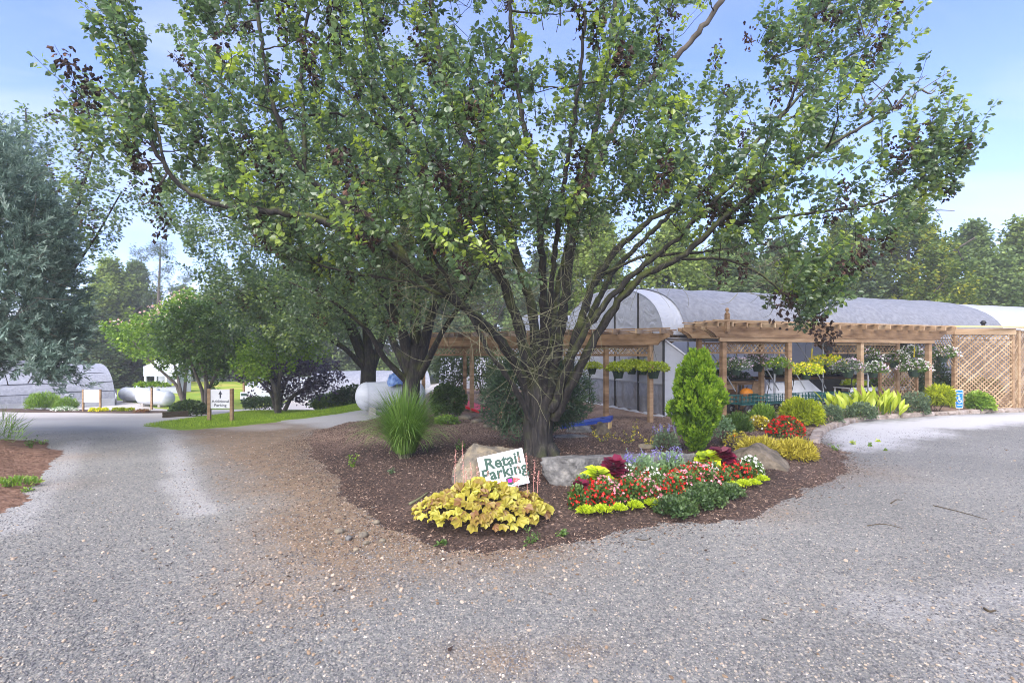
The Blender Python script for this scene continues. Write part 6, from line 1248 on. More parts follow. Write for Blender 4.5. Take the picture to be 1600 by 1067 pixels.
for (x, y, z, e) in pts:
    o_ = nrm(A(x / .5, y / .3, .35)); nrm_up = nrm(A(x * .9, y * 1.1 - .25, .75) + rng.normal(size=3) * .36); d = nrm(o_ + rng.normal(size=3) * .35); d = nrm(d - nrm_up * (d @ nrm_up) * .9); xx = nrm(np.cross(d, nrm_up)); zz = np.cross(xx, d); s = rng.uniform(.08, .122)
    m4 = np.eye(4); m4[:3, :3] = np.stack([xx, d, zz], 1) * s; m4[:3, 3] = A(x, y, z + .03)
    tq = np.clip(rng.normal(.52, .2) + .22 * math.sin(6 * x + 1) * math.cos(7 * y) - (.28 if (abs(x - .25) < .3 and y > -.1 and rng.random() < .5) else 0), 0, .99); o = bpy.data.objects.new('leaf', leafm[int(tq * 6)]); COL.objects.link(o); o.parent = t; o.matrix_basis = Matrix(m4.tolist())
    tubes(stem_mb, c + np.array([[x * .35, y * .35, 0], [x * .8, y * .8, z * .6], [x, y, z + .03]]), .003, 3)
stem_mb.build('leaf_stalks', M['stem'], t, kind='stuff')
for (px, py0, py1) in [(712,770,702),(722,775,688),(735,770,722),(745,765,728),(762,768,735),(812,772,702),(822,770,708),(836,772,718),(842,770,735),(728,770,735),(781,768,738),(806,770,742)]:
    Yq = 5.75 + rng.uniform(-.1, .25); p0, p1 = up(px + rng.uniform(-4, 4), py0, Yq), up(px, py1, Yq + .05); p0[2] = max(p0[2], c[2] + .05); mb = MB(); tubes(mb, np.array([p0, (p0 + p1) / 2 + rng.normal(size=3) * .012, p1]), [.003, .0025, .0015], 4, t=.3)
    k = 60; f_ = rng.uniform(.35, 1, k); q = p0 + (p1 - p0) * f_[:, None] + rng.normal(size=(k, 3)) * .014 * (1.3 - f_[:, None]); scatter(mb, *FLOWER, q, frames(nrm(rng.normal(size=(k, 3)))), rng.uniform(.008, .016, k), rng.random(k)); mb.build('flower_spike', M['bud'], t)
# ---------- flower bed plants
def bed_plant(name, rad, leafm_, lsize, nl, blooms, seed, lshape=LEAF4, amp=.25, tb=0):
    t = bush(name, 'x', 'flower', (0, 0, 0), rad, leafm_, lsize, nl, seed, lshape, 4, -.1, .02, amp, .3, flowers=blooms, tb=tb); return t
def family(protos, spots, labels, group, jitter=.15):
    """spots: (px,py[,scale]); first use moves the prototype, later ones copy it"""
    rng = np.random.default_rng(len(spots)); used_ = [False] * len(protos)
    for i, sp in enumerate(spots):
        k = i % len(protos); q = G(sp[0], sp[1]); s = (sp[2] if len(sp) > 2 else 1) * (1 + rng.uniform(-jitter, jitter)); lab = labels[i] if isinstance(labels, list) else labels; rz = rng.uniform(0, 6.28)
        if not used_[k]: o = protos[k]; o.location = q; o.rotation_euler = (0, 0, rz); o.scale = (s,) * 3; o['label'] = lab; o['group'] = group; used_[k] = True
        else: dup(protos[k], tuple(q), rz, s, lab, group)
rb_ = (.17, .15, .23)
reds = [bed_plant('begonia', rb_, M['green'], .045, 420, [('red', 70 + 12 * k, .040, 'blossom')], 500 + k) for k in range(3)]
pinks = [bed_plant('begonia', rb_, M['green'], .045, 400, [('pink', 80, .040, 'blossom')], 510 + k) for k in range(2)]
whites = [bed_plant('begonia', rb_, M['green'], .045, 420, [('white_f', 75, .040, 'blossom')], 520 + k) for k in range(2)]
family(reds, [(905,794),(922,790),(938,792),(912,778),(945,770),(962,783),(985,786),(1000,781),(1012,772),(1030,781),(965,765),(1000,760),(1040,765),(1058,770),(1065,758),(1078,766),(1075,748),(1095,760),(1090,742),(1110,752),(1125,748),(1128,760),(1140,757),(1155,752),(1168,749),(1050,779)], 'red flowering begonia in the flower bed before the long boulder', 'red begonias in the flower bed')
family(pinks, [(955,788),(945,782),(990,772),(1012,785),(1045,772),(1068,770),(1088,752),(1102,762),(1142,748),(975,774)], 'pink flowering begonia in the flower bed before the long boulder', 'pink begonias in the flower bed')
family(whites, [(978,768),(985,758),(1022,776),(1015,766),(1104,746),(1108,756),(1160,740),(1172,745),(1180,750)], 'white flowering begonia in the flower bed before the long boulder', 'white begonias in the flower bed')
def spiky(seed):
    rng = np.random.default_rng(seed); t = thing('lime_sedum', 'x', 'plant'); n = 260; a = rng.uniform(0, 6.28, n); r_ = np.sqrt(rng.random(n)) * .075; p = np.stack([np.cos(a) * r_, np.sin(a) * r_, .09 * (1 - (r_ / .12) ** 2)], -1); d = nrm(np.stack([np.cos(a) * r_ * 6, np.sin(a) * r_ * 6, .55 + 0 * a], -1) + rng.normal(size=p.shape) * .25); put_leaves(t, 'foliage', p, d, rng, rng.uniform(.035, .065, n), M['lime'], LONG); mb = MB(); tubes(mb, np.array([[0, 0, -.03], [0, 0, .04], [.01, 0, .1]]), .008, 5); mb.build('stem', M['stem'], t); return t
family([spiky(1), spiky(2)], [(915,808),(941,806),(967,803),(992,799),(1019,794)], ['first lime-yellow spiky plant from the left along the bed front', 'second lime-yellow spiky plant from the left along the bed front', 'third lime-yellow spiky plant from the left along the bed front', 'fourth lime-yellow spiky plant from the left along the bed front', 'fifth lime-yellow spiky plant from the left, next to the dark green patch'], 'lime spiky plants along the bed front', .08)
family([spiky(3), spiky(4)], [(1145,768),(1162,764),(1178,762),(1190,756),(1183,752)], ['lime-yellow spiky plant just right of the dark green patch', 'second lime-yellow spiky plant right of the dark green patch', 'third lime-yellow spiky plant right of the dark green patch', 'lime-yellow spiky plant at the right tip of the flower bed', 'lime-yellow spiky plant tucked behind the right tip of the bed'], 'lime spiky plants at the bed right end', .08)
family([bed_plant('ground_cover', (.26, .17, .13), M['dgreen'], .038, 900, None, 530), bed_plant('ground_cover', (.22, .17, .13), M['dgreen'], .038, 800, None, 531, tb=.15)], [(1045,803),(1065,800),(1085,792),(1105,787),(1125,778),(1140,776),(1055,792),(1092,779),(1112,774)], 'low dark green mat plant spilling over the front of the flower bed', 'dark green mats at the bed front')
def coleus(name, label, c, m, n, seed, size, R=.16, h=.3):
    rng = np.random.default_rng(seed); t = thing(name, label, 'coleus', tuple(c)); ms = [MB().add(LEAF[0] * A(1.35, 1, 1.3), LEAF[1], tq).mesh('leaf', m) for tq in (.2, .45, .7)]
    mb = MB(); tubes(mb, np.array([c + A(0, 0, -.03), c + A(.01, 0, h * .6), c + A(0, .01, h)]), [.012, .01, .006], 6); mb.build('stem', M['stem'], t)
    for i in range(n):
        a = i * 2.4 + rng.uniform(-.3, .3); f_ = i / n; e = R * (1 - .75 * f_); z = h * (.45 + .6 * f_); d = nrm(A(math.cos(a), math.sin(a), -.15 + .6 * f_) + rng.normal(size=3) * .15); up_ = nrm(A(0, -.25, 1) + rng.normal(size=3) * .2); x = nrm(np.cross(d, up_)); m4 = np.eye(4); s = size * (1.15 - .45 * f_) * rng.uniform(.85, 1.1); m4[:3, :3] = np.stack([x, d, np.cross(x, d)], 1) * s; m4[:3, 3] = A(math.cos(a) * e * .35, math.sin(a) * e * .35, z)
        o = bpy.data.objects.new('leaf', ms[rng.integers(3)]); COL.objects.link(o); o.parent = t; o.matrix_basis = Matrix(m4.tolist())
    return t
coleus('coleus', 'chartreuse coleus at the left end of the flower bed', at(933, 772), M['lime'], 34, 1, .19)
coleus('coleus', 'burgundy coleus beside the left chartreuse coleus', at(959, 766), M['burg'], 40, 2, .19, .18, .36)
coleus('coleus', 'small crimson coleus at the left corner of the flower bed', at(908, 785), M['burg'], 20, 3, .12, .1, .24)
coleus('coleus', 'chartreuse coleus before the right end of the long boulder', at(1105, 745), M['lime'], 30, 4, .20, .16, .32)
coleus('coleus', 'burgundy coleus at the right end of the long boulder', at(1127, 744), M['burg'], 44, 5, .22, .22, .34)
def salvia(label, c, seed, foliage=True):
    t = bush('salvia', label, 'salvia', c, (.22, .2, .30), M['silver'] if foliage else M['grey_green'], .085 if foliage else .06, 700 if foliage else 500, seed, LONG, 6, -.1, .05, .25, .5); rng = np.random.default_rng(seed); mb = MB(); mf = MB()
    for k in range(16):
        b = c + A(rng.uniform(-.22, .22), rng.uniform(-.15, .15), .26); e = b + A(rng.normal() * .05, rng.normal() * .05, rng.uniform(.14, .24)); tubes(mb, np.array([b, e]), .003, 3); q = b + (e - b) * rng.uniform(.35, 1, (26, 1)) + rng.normal(size=(26, 3)) * .010; scatter(mf, *FLOWER, q, frames(nrm(rng.normal(size=q.shape))), rng.uniform(.012, .022, 26), rng.random(26))
    mb.build('flower_stalks', M['silver'], t, kind='stuff'); mf.build('flower_spikes', M['violet_f'], t, kind='stuff'); return t
salvia('left silvery salvia with violet spikes in front of the long boulder', at(1003, 758), 1); salvia('right silvery salvia with violet spikes in front of the long boulder', at(1050, 752), 2)
salvia('violet salvia standing behind the long boulder', up(1040, 722, 9.0) * A(1, 1, 0) + A(0, 0, Z0(2.7, 9.0)), 3, False)
# ---------- shrubs of the right bed
bush('golden_shrub', 'round golden conifer bush at the foot of the near pergola post', 'shrub', at(1252, 664), (.52, .5, .52), M['gold'], .11, 4500, 20, NEEDLE_ := (A([-.12, 0, 0], [.12, 0, 0], [.05, 1, 0], [-.05, 1, 0]), [(0, 1, 2, 3)]), 6, -.3, .05, .35, .25)
c = at(1228, 684); bush('red_flowers', 'mass of bright red flowers at the curb end of the bed', 'flowers', c, (.40, .36, .40), M['green'], .06, 1100, 21, LEAF4, 6, -.1, .02, .25, .3, flowers=[('red', 420, .055, 'blossom'), ('yellow_f', 8, .07, 'yellow_bloom')])
bush('lantana', 'pale yellow and white flowers left of the bright red flowers', 'flowers', at(1186, 672), (.30, .26, .30), M['gold2'], .06, 700, 22, LEAF4, 5, -.1, .02, .3, .3, flowers=[('yellow_f', 60, .05, 'blossom'), ('white_f', 40, .06, 'white_bloom')])
bush('spreading_shrub', 'low golden spreading shrub above the angular boulder, left one', 'shrub', at(1188, 712), (.42, .36, .30), M['gold2'], .085, 2600, 23, NEEDLE_, 8, -.05, .0, .45, .45)
bush('spreading_shrub', 'low golden spreading shrub right of the angular boulder top', 'shrub', at(1240, 714), (.46, .36, .30), M['gold2'], .085, 2600, 24, NEEDLE_, 8, -.05, .0, .45, .45)
bush('green_shrub', 'fine leaved dark green shrub right of the conical evergreen', 'shrub', at(1150, 678), (.34, .32, .36), M['green'], .10, 1800, 25, NEEDLE_, 10, -.1, .05, .35, .9)
bush('green_shrub', 'light green grassy shrub below the leftmost wagon', 'shrub', at(1190, 658), (.42, .35, .36), M['mimosa'], .10, 1500, 26, NEEDLE_, 8, -.1, .05, .3, .9)
bush('rose_bush', 'small rose bush with one orange bloom beside the conical evergreen', 'rose', at(1128, 694), (.30, .28, .42), M['silver'], .05, 480, 27, LEAF4, 9, -.2, .1, .45, .2, flowers=[('orange_f', 3, .09, 'blossom')])
bush('rose_bush', 'pale wispy young shrub low beside the conical evergreen stem', 'shrub', at(1152, 700), (.25, .22, .26), M['gold2'], .045, 220, 28, LEAF4, 9, -.1, .05, .45, .3)
bush('rose_bush', 'grey-green rose bush along the curb, left of the yellow leaves', 'rose', at(1298, 662), (.46, .36, .40), M['grey_green'], .055, 1500, 29, LEAF4, 9, -.2, .05, .4, .2)
bush('rose_bush', 'grey-green rose bush along the curb under the yellow leaves', 'rose', at(1345, 657), (.55, .36, .40), M['grey_green'], .055, 1800, 30, LEAF4, 9, -.2, .05, .4, .2)
bush('rose_bush', 'dark rose bush along the curb right of the yellow leaves', 'rose', at(1432, 649), (.62, .45, .58), M['grey_green'], .06, 1900, 31, LEAF4, 9, -.2, .05, .4, .2, tb=-.1)
bush('golden_shrub', 'golden thread-leaf bush left of the accessible parking sign', 'shrub', at(1466, 645), (.50, .45, .50), M['gold'], .13, 3600, 32, NEEDLE_, 5, -.25, .28, .35, .0, droop=.3)
bush('golden_shrub', 'yellow-green bush right of the accessible parking sign', 'shrub', at(1527, 643), (.50, .42, .48), M['mimosa'], .10, 1500, 33, LEAF4, 8, -.2, .08, .45, .2, tb=.15)
bush('climber', 'leafy green climber on the dark lattice divider', 'climber', A(15.0, 18.3, Z0(15, 18.3)), (.85, .35, 1.05), M['dgreen'], .09, 2400, 34, LEAF4, 8, -.6, .05, .35, .1)
bush('green_shrub', 'dark rounded shrub behind the tall grass, left of the red board', 'shrub', at(700, 652), (.56, .5, .6), M['dgreen'], .085, 3600, 35, LEAF4, 10, -.6, .05, .3, .1, tb=.05)
bush('green_shrub', 'small yellow-green plant at the base of the dark rounded shrub', 'plant', at(700, 662), (.4, .3, .22), M['mimosa'], .07, 500, 36, LEAF4, 5, -.1, .0, .4, .3)
bush('green_shrub', 'rounded dark green bush beside the road left of the Additional Parking sign', 'shrub', at(296, 650), (.78, .6, .48), M['dgreen'], .11, 2600, 37, LEAF4, 8, -.2, .08, .35, .2, tb=.12)
q = A(-8.2, 23.3, Z0(-8.2, 23.3)); bush('green_shrub', 'bright green bush at the far edge of the lawn before the white hoop house', 'shrub', q, (1.0, .7, .5), M['mimosa'], .12, 1800, 38, LEAF4, 8, -.2, .05, .3, .5)
def leftbed(px, Y): x = (px - 800) * Y / 800; return A(x, Y, Z0(x, Y))
bush('green_shrub', 'bushy light green shrub in front of the left hoop house', 'shrub', leftbed(68, 26.3), (.95, .6, .72), M['mimosa'], .13, 2400, 39, NEEDLE_, 8, -.2, .05, .3, 1.0)
bush('green_shrub', 'smaller light green shrub right of the bushy one at left', 'shrub', leftbed(104, 26.0), (.6, .5, .5), M['mimosa'], .12, 1300, 40, NEEDLE_, 8, -.2, .05, .3, 1.0)
bush('white_flowers', 'low drift of white flowers before the left light green shrubs', 'flowers', leftbed(101, 25.5), (.72, .3, .2), M['silver'], .07, 700, 41, LEAF4, 4, -.05, .0, .3, .3, flowers=[('white_f', 260, .07, 'blossom')])
for i, px in enumerate((145, 155, 164)):
    bush('yellow_flowers', ['left', 'middle', 'right'][i] + ' clump of yellow flowers under the white notice board', 'flowers', leftbed(px, 24.9), (.17, .14, .16), M['lime'], .06, 160, 42 + i, LEAF4, 3, -.05, .0, .2, .3, group='yellow flower clumps under the notice board', flowers=[('yellow_f', 110, .06, 'blossom')])
for i, px in enumerate((182, 192, 203)):
    bush('yellow_flowers', ['first', 'second', 'third'][i] + ' straggly yellow plant right of the notice board', 'flowers', leftbed(px, 24.9), (.24, .18, .16), M['gold'], .07, 220, 46 + i, LEAF4, 3, -.05, .0, .3, .3, group='straggly yellow plants on the left strip')
bush('dead_shrub', 'low brownish dry plant at the foot of the tall wooden post', 'plant', leftbed(222, 24.5), (.42, .25, .16), M['heuch'], .07, 260, 50, LEAF4, 5, -.05, .0, .4, .3, tb=-.4)
mq = leftbed(236, 24.4); bush('mimosa_sprig', 'feathery mimosa sprig spreading at the top of the tall wooden post', 'plant', mq + A(0, .12, 1.28), (.95, .5, .16), M['mimosa'], .14, 420, 51, LEAF4, 6, -.2, .0, .5, 0., tb=.1)
bush('green_shrub', 'leafy green plants behind the tall lattice screen, left half', 'shrub', A(15.7, 18.3, Z0(15.7, 18.3)), (.8, .5, .75), M['dgreen'], .09, 1800, 134, LEAF4, 8, -.5, .05, .4, .2)
bush('green_shrub', 'yellow-green plants behind the tall lattice screen, right half', 'shrub', A(16.9, 18.4, Z0(16.9, 18.4)), (.8, .5, .65), M['green'], .09, 1600, 135, LEAF4, 8, -.5, .05, .4, .2, tb=.1)
for px, Y, h, lab in [(708, 23.5, 1.15, 'dark evergreen mass behind the left end of the left pergola'), (752, 24, 1.25, 'dark evergreen mass behind the second pergola post from the left'), (790, 23, 1.0, 'dark evergreen shrub behind the leaning limb of the big tree')]:
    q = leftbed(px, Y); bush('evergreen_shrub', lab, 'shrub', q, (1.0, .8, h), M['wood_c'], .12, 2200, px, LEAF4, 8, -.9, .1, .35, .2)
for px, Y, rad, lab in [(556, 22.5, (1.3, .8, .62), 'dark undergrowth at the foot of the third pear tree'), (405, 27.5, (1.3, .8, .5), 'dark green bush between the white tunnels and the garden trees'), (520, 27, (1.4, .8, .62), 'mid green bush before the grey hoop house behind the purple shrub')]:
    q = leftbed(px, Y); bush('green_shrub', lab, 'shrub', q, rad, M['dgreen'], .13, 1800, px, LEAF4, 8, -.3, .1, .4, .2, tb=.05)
# tall yellow-green canna-like leaves: each leaf a part
c = at(1352, 655); c = A(c[0] + .25, c[1] + .55, Z0(c[0] + .25, c[1] + .55)); t = thing('broad_leaf_clump', 'clump of big upright yellow-green leaves under the right pergola', 'plant', tuple(c)); rng = np.random.default_rng(12)
BL = (np.concatenate([A([0, 0, 0], [-.02, .18, .0], [.02, .18, 0]), A([-.105, .4, .035], [.105, .4, .035], [-.135, .62, .05], [.135, .62, .05], [-.085, .85, .0], [.085, .85, .0], [0, 1.04, -.08], [0, .4, 0], [0, .62, -.005], [0, .85, -.04])]), [(0, 2, 1), (1, 10, 3), (1, 2, 10), (2, 4, 10), (3, 10, 11, 5), (10, 4, 6, 11), (5, 11, 12, 7), (11, 6, 8, 12), (7, 12, 9), (12, 8, 9)])
bm_ = [MB().add(BL[0] * A(1.15, 1, 1), BL[1], np.clip(tq + A(*[-.2] * 3, *[0] * 7, .14, .14, .1), 0, 1)).mesh('leaf', M['ginger']) for tq in (.25, .45, .6, .78)]
for i in range(88):
    x, y = rng.uniform(-.95, .95), rng.uniform(-.4, .4); a = rng.uniform(0, 6.28); ln = rng.beta(2, 2) * .75; d = nrm(A(math.cos(a) * ln + x * .25, math.sin(a) * ln - .1, 1)); up_ = nrm(A(-math.cos(a), -math.sin(a) - .6, .4) + rng.normal(size=3) * .4); xx = nrm(np.cross(d, up_)); m4 = np.eye(4); s = rng.uniform(.38, .66); m4[:3, :3] = np.stack([xx, d, np.cross(xx, d)], 1) * s; m4[:3, 3] = A(x, y, rng.uniform(-.02, .34)); o = bpy.data.objects.new('leaf', bm_[rng.integers(4)]); COL.objects.link(o); o.parent = t; o.matrix_basis = Matrix(m4.tolist())
mb = MB(); P_ = np.stack([c + np.stack([rng.uniform(-.85, .85, 40), rng.uniform(-.35, .35, 40), np.full(40, -.03)], -1)], 1).repeat(3, 1); P_[:, 1, 2] += .25; P_[:, 2, 2] += .5; mb = MB(); tubes(mb, P_, np.array([[.014, .011, .007]]), 5); mb.build('stalks', M['green'], t, kind='stuff')
# ---------- hanging baskets
def basket(seed, kinds, pot=True, rad=(.34, .34, .22), leaf='green', ls=.06, n=600, droop=.25):
    t = thing('hanging_basket', 'x', 'hanging basket'); rng = np.random.default_rng(seed)
    mb = MB(); lathe(mb, [(0, -.20), (.10, -.20), (.15, -.02), (.16, -.02), (.16, 0), (.145, 0), (.14, -.03), (0, -.03)], (0, 0, 0), 16); mb.build('pot', M['pot'], t, smooth=False)
    p, d, r = lump(rng, n, rad, -.35, .4, .35); p[:, 2] -= np.where(p[:, 2] < 0, .0, 0); put_leaves(t, 'foliage', p + A(0, 0, .03), nrm(d + rng.normal(size=d.shape) * .5 + A(0, 0, .1 - droop)), rng, rng.uniform(.7, 1.3, len(p)) * ls, M[leaf], LEAF4)
    for (m, k, s) in kinds:
        p, d, r = lump(rng, k, np.asarray(rad) * 1.1, -.15, .8, .35); put_leaves(t, 'blossom', p + A(0, 0, .04), nrm(d + rng.normal(size=d.shape) * .6), rng, rng.uniform(.7, 1.2, len(p)) * s, M[m], FLOWER, roll=3)
    for k in range(3):
        a = k * 2.09 + .3; mb = MB(); tubes(mb, np.array([[.155 * math.cos(a), .155 * math.sin(a), 0], [.07 * math.cos(a), .07 * math.sin(a), .28], [0, 0, .5]]), .004, 4); mb.build('hanger_wire', M['black'], t)
    mb = MB(); tubes(mb, np.array([[0, 0, .49], [0, 0, .6], [0, 0, .84]]), .005, 4); tubes(mb, np.array([[0, 0, .84], [.03, 0, .87], [.03, 0, .90], [0, 0, .92]]), .005, 4); mb.build('hook', M['black'], t)
    return t
bk = {'g': basket(1, [], leaf='ginger', rad=(.40, .40, .17), n=800), 'w': basket(2, [('white_f', 110, .06), ('lilac_f', 70, .055)], rad=(.46, .44, .28)), 'l': basket(3, [('lilac_f', 150, .045), ('white_f', 40, .04)], leaf='grey_green', rad=(.44, .4, .28)), 'y': basket(4, [('yellow_f', 200, .055)], leaf='lime', rad=(.50, .44, .27)), 'o': basket(5, [('lilac_f', 70, .04), ('yellow_f', 30, .05)], leaf='mimosa', rad=(.36, .34, .22))}
used_b = {}
def onP(k0, k1, px, dirv, origin):
    """point on the pergola line (offset k1) seen at pixel column px"""
    k = (px - 800) / 800; o = origin; s = (k * o[1] - o[0]) / (dirv[0] - k * dirv[1]); return o + dirv * s
for kind, px, py, line, tag_, lab in [
    ('g', 925, 575, 'A2', '', 'leftmost yellow-green trailing basket under the left pergola'), ('g', 966, 578, 'A', '', 'fullest yellow-green trailing basket beside the left pergola post'), ('g', 987, 573, 'A2', '', 'small yellow-green basket third from left under the left pergola'), ('g', 1004, 574, 'A2', '', 'yellow-green basket just left of the right-hand left-pergola post'), ('g', 1021, 578, 'A', '', 'rightmost yellow-green basket of the left pergola on its end post'),
    ('o', 1138, 572, 'B2', '', 'leftmost basket of the right pergola with yellow and mauve flowers'), ('l', 1150, 575, 'B', '', 'mauve flowered basket right of the conical evergreen'), ('l', 1184, 569, 'B2', '', 'white and mauve basket left of the near pergola post'), ('o', 1216, 572, 'B', '', 'mixed flower basket touching the near pergola post'), ('y', 1259, 582, 'B', '', 'yellow flowered basket right of the twin pergola posts'), ('y', 1291, 570, 'B2', '', 'fullest yellow flowered basket under the right pergola'), ('l', 1325, 578, 'B', '', 'mauve basket in a deep green pot left of the middle right post'),
    ('w', 1364, 580, 'B', '', 'white flowered basket right of the middle right post'), ('w', 1356, 560, 'B2', '', 'small white flowered basket high behind the middle right post'), ('w', 1396, 564, 'B2', '', 'white flowered basket in the centre of the right bay'), ('w', 1428, 578, 'B', '', 'white flowered basket left of the far right pergola post'), ('w', 1420, 556, 'B2', '', 'white flowered basket high beside the far right pergola post'), ('w', 1472, 556, 'C', '', 'pale flowered basket outside the far right pergola post'),
    ('l', 1400, 548, 'B3', '', 'mauve and white basket deep behind the right bay'), ('l', 1376, 553, 'B3', '', 'pale mauve basket deep behind the middle right post')]:
    if line[0] == 'A': q = onP(0, 0, px, dA, P0 + nA * (2.0 if line == 'A2' else .0) + A(0, -.02))
    elif line == 'C': q = onP(0, 0, px, d1, P1 + n1 * .25)
    else: q = onP(0, 0, px, d1, P1 + n1 * {'B': .12, 'B2': 1.0, 'B3': 1.9}[line])
    z = CH - (py - HY) * q[1] / F; loc = (q[0], q[1], z)
    if line == 'A2': loc = (q[0], q[1], z)
    if kind not in used_b: o = bk[kind]; o.location = loc; used_b[kind] = 1; o['label'] = lab
    else: o = dup(bk[kind], loc, px, 1.15, lab)
    o['group'] = 'hanging baskets under the pergolas'
# plants on the greenhouse benches
def tray(label, u, s, z, m, fl=None, n=420, rad=(.55, .35, .22), seed=1, name='bench_plants'):
    c = gp(u, s, z); rng = np.random.default_rng(seed); t = thing('plant_tray', label, 'plant tray', tuple(c)); mb = MB(); box(mb, c + A(0, 0, .03), (1.0, .6, .06), rz=.32); mb.build('tray', M['black'], t)
    p, dd_, r = lump(rng, n, rad, 0, .4, .35); put_leaves(t, 'foliage', c + p + A(0, 0, .05), nrm(dd_ + rng.normal(size=dd_.shape) * .5 + A(0, 0, .4)), rng, rng.uniform(.05, .10, len(p)), M[m], LEAF4)
    if fl:
        p, dd_, r = lump(rng, 150, np.array(rad) * 1.1, .1, .85, .35); put_leaves(t, 'blossom', c + p + A(0, 0, .06), dd_, rng, rng.uniform(.04, .07, len(p)), M[fl], FLOWER, roll=3)
TR = [(1.5, 3.7, 1.0, 'green', 'pink', 'tray of deep pink flowers seen over the side curtain'), (2.6, 3.7, 1.0, 'green', 'red', 'tray of red flowers right of the deep pink ones'), (3.8, 3.7, 1.0, 'dgreen', 'white_f', 'tray of white flowers on the rear bench'), (5.0, 3.7, 1.0, 'green', 'yellow_f', 'tray of yellow flowers on the rear bench'), (2.8, 1.5, 1.0, 'mimosa', 'white_f', 'tray of white flowers on the wooden potting bench, left'), (4.0, 1.5, 1.0, 'dgreen', 'lilac_f', 'tray of mauve flowers on the wooden potting bench, right'),
      (7.2, 3.0, 1.0, 'dgreen', None, 'dark leafy tray behind the film flap'), (8.3, 3.0, 1.0, 'green', 'lilac_f', 'mauve flowered tray on the far bench'), (9.6, 3.0, 1.0, 'green', 'white_f', 'white flowered tray on the far bench behind the middle right post'), (10.8, 3.0, 1.0, 'mimosa', 'lilac_f', 'mauve tray at the centre of the far bench'), (12.0, 3.0, 1.0, 'green', 'white_f', 'white flowered tray at the right end of the far bench'), (8.2, .5, .74, 'lime', None, 'lime green tray at the left of the white bench'), (9.4, .5, .74, 'mimosa', None, 'light green tray in the middle of the white bench'), (10.4, .5, .74, 'lime', 'red', 'lime and red tray at the right of the white bench')]
for i, (u, s, z, m, fl, lab) in enumerate(TR): tray(lab, u, s, z, m, fl, seed=600 + i)
q = gp(1.9, .6, 0); t = thing('terracotta_pot', 'terracotta pot peeking over the tip of the conical evergreen', 'pot', (q[0], q[1], 0)); mb = MB(); lathe(mb, [(0, 1.55), (.12, 1.55), (.17, 1.8), (.185, 1.8), (.185, 1.86), (.16, 1.86), (.15, 1.80), (0, 1.80)], (q[0], q[1], 0), 16); mb.build('bowl', mat('terracotta', (.45, .17, .08), .8), t)
mb = MB(); box(mb, (q[0], q[1], .77), (.3, .3, 1.55), rz=.32); mb.build('stand', M['lumber'], t)
for k, (px, Y, z0_, lab) in enumerate([(1150, 16.2, 1.92, 'leftmost small yellow tag hanging among the baskets'), (1217, 16.4, 1.94, 'yellow tag hanging left of the near pergola post'), (1268, 16.6, 1.92, 'yellow tag hanging right of the twin pergola posts'), (1428, 17.6, 1.95, 'yellow tag hanging near the far right pergola post')]):
    x = (px - 800) * Y / 800; mb = MB(); bar(mb, (x, Y, z0_ - .16), (x + .02, Y, z0_ + .16), .05, .012, up=(1, 0, 0)); tubes(mb, np.array([[x + .02, Y, z0_ + .15], [x + .02, Y, z0_ + .3], [x + .02, Y, 2.34]]), .003, 3); o = mb.build('yellow_tag', M['yellow_f']); tag(o, lab, 'tag', 'yellow tags under the right pergola')
# ---------- weeds, sprigs and litter
def sprig(label, c, m, h, n, seed, group=None, name='weed', spread=.5, ls=.035):
    rng = np.random.default_rng(seed); t = thing(name, label, 'weed', tuple(c), group); k = 5; dirs = nrm(rng.normal(size=(k, 3)) * A(spread, spread, .15) + A(0, 0, .7)); SHH = shoots(rng, np.repeat(np.asarray(c)[None], k, 0) + A(0, 0, -.01), dirs, rng.uniform(.6, 1, k) * h, curl=.15); mb = MB(); tubes(mb, SHH, np.linspace(.004, .0015, 5)[None], 4); mb.build('stems', M['green'], t, kind='stuff'); P_, D_, _ = leaf_on(rng, SHH, n, .012, -.1); put_leaves(t, 'foliage', P_, D_, rng, rng.uniform(.7, 1.3, len(P_)) * ls, M[m], LEAF4); return t
sprig('yellow-green sapling alone in the dark mulch left of the grass clump', at(552, 730), 'mimosa', .26, 16, 1)
for i, (px, py, h, m, lab) in enumerate([(720, 702, .22, 'green', 'small green sprig behind the tan boulder'), (1018, 700, .5, 'gold2', 'wispy yellowish plant in the mulch left of the conical evergreen'), (940, 690, .42, 'gold2', 'yellowish sprig growing on the pointed upright rock'), (985, 692, .4, 'gold2', 'thin pale plant right of the pointed rock'), (1165, 705, .3, 'gold2', 'thin pale plant above the angular boulder'), (878, 838, .10, 'green', 'tiny green weed between heuchera and flower bed'), (828, 848, .14, 'green', 'green weed under the right edge of the heuchera'), (1308, 704, .16, 'mimosa', 'largest weed in the pale gravel by the curb'), (1333, 694, .09, 'lime', 'round lime weed in the pale gravel by the curb'), (1360, 697, .08, 'mimosa', 'small weed right of the round lime weed'), (1372, 690, .05, 'lime', 'tiny weed furthest along the pale gravel'), (1384, 704, .04, 'mimosa', 'tiny weed nearest the drive in the pale gravel'), (40, 768, .12, 'mimosa', 'bright weed on the red soil bank'), (12, 760, .14, 'mimosa', 'bright weed at the left edge of the soil bank'), (48, 700, .22, 'green', 'dark weed at the back of the soil bank'), (64, 694, .16, 'mimosa', 'yellow-green weed at the back corner of the soil bank'), (612, 740, .1, 'grey_green', 'grey weed in the mulch before the grass clump'), (690, 850, .07, 'green', 'tiny weed left of the heuchera')]):
    sprig(lab, at(px, py), m, h, 14, 20 + i, ls=.03 if h < .2 else .04)
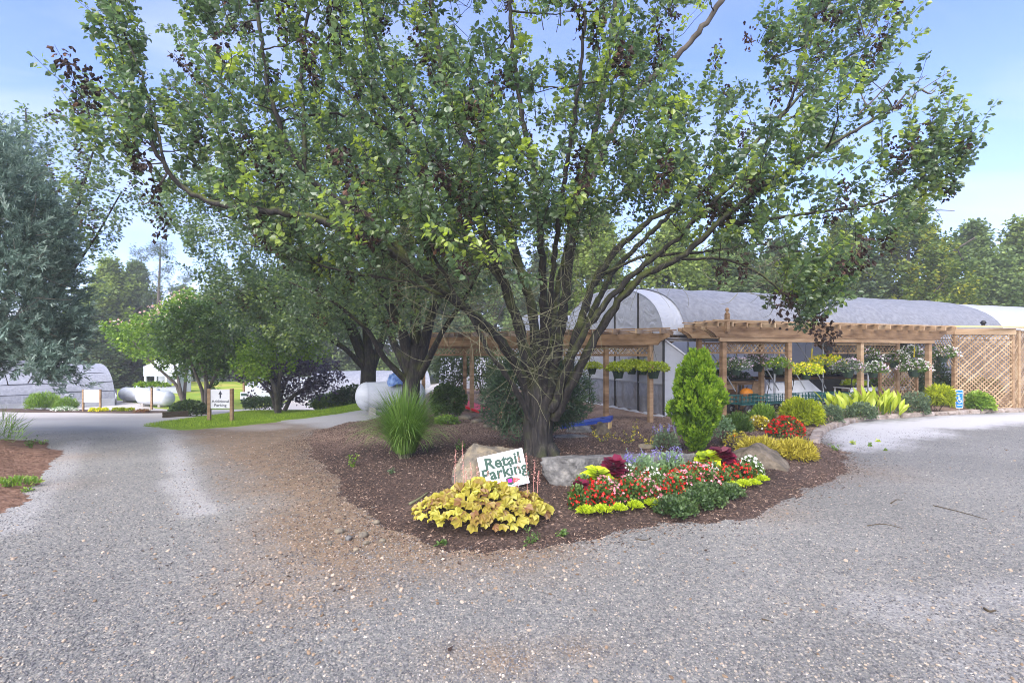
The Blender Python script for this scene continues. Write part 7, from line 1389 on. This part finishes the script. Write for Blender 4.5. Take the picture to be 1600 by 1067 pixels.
bush('low_grass', 'bright low grass patch on the red soil bank', 'grass clump', at(28, 757), (.32, .16, .08), M['mimosa'], .07, 260, 60, NEEDLE_, 0, -.02, .0, .3, 1.2)
bush('purple_plant', 'arching grassy plant at the left edge above the soil bank', 'grass clump', at(-25, 690), (.85, .5, .55), M['grassy'], .30, 500, 61, (A([-.02, 0, 0], [.02, 0, 0], [0, 1, 0]), [(0, 1, 2)]), 0, -.05, .0, .3, .6)
def stick(label, pts, r, m='stem'):
    p = np.array([at(*q) + A(0, 0, r) for q in pts]); p = smooth_path(p, 8); mb = MB(); tubes(mb, p, np.linspace(r, r * .5, 8)[None], 6, cap=True); o = mb.build('stick', M[m], smooth=True); tag(o, label, 'stick')
stick('long thin twig lying on the right gravel', [(1458, 790), (1500, 800), (1542, 812)], .006); stick('dark stick on the gravel right of the flower bed', [(1392, 787), (1402, 780), (1410, 782)], .008); stick('curved twig on the gravel in the middle right', [(1355, 822), (1380, 818), (1410, 826)], .006)
stick('curled bark strip near the right edge of the gravel', [(1538, 952), (1546, 958), (1556, 955)], .010); stick('brown branch lying in the mulch left of the heuchera', [(640, 790), (655, 782), (668, 772)], .020, 'pale_twig'); stick('short dark twig on the gravel below the flower bed', [(992, 842), (1005, 845), (1016, 843)], .006); stick('little dark twig on the gravel at the bottom centre', [(1190, 968), (1200, 970), (1208, 974)], .006); stick('dark stick at the mulch tip by the angular boulder', [(1230, 765), (1240, 764), (1248, 766)], .007)
for i, (px, py, lab) in enumerate([(1100, 862, 'tan dead leaf on the gravel below the bed'), (700, 1020, 'dark dead leaf at the bottom centre gravel'), (928, 852, 'brown dead leaf by the bed edge'), (240, 860, 'dark dead leaf on the left drive'), (962, 840, 'curled dead leaf left of the short dark twig'), (645, 910, 'reddish leaf on the gravel left of centre')]):
    rng = np.random.default_rng(i); mb = MB(); s = .055 if i < 3 else .04; scatter(mb, *crum, at(px, py)[None] + A(0, 0, .012), frames(nrm(A([math.cos(i), math.sin(i), .1]))), np.array([s]), .25 + .1 * i); o = mb.build('dead_leaf', M['dead']); tag(o, lab, 'dead leaf')
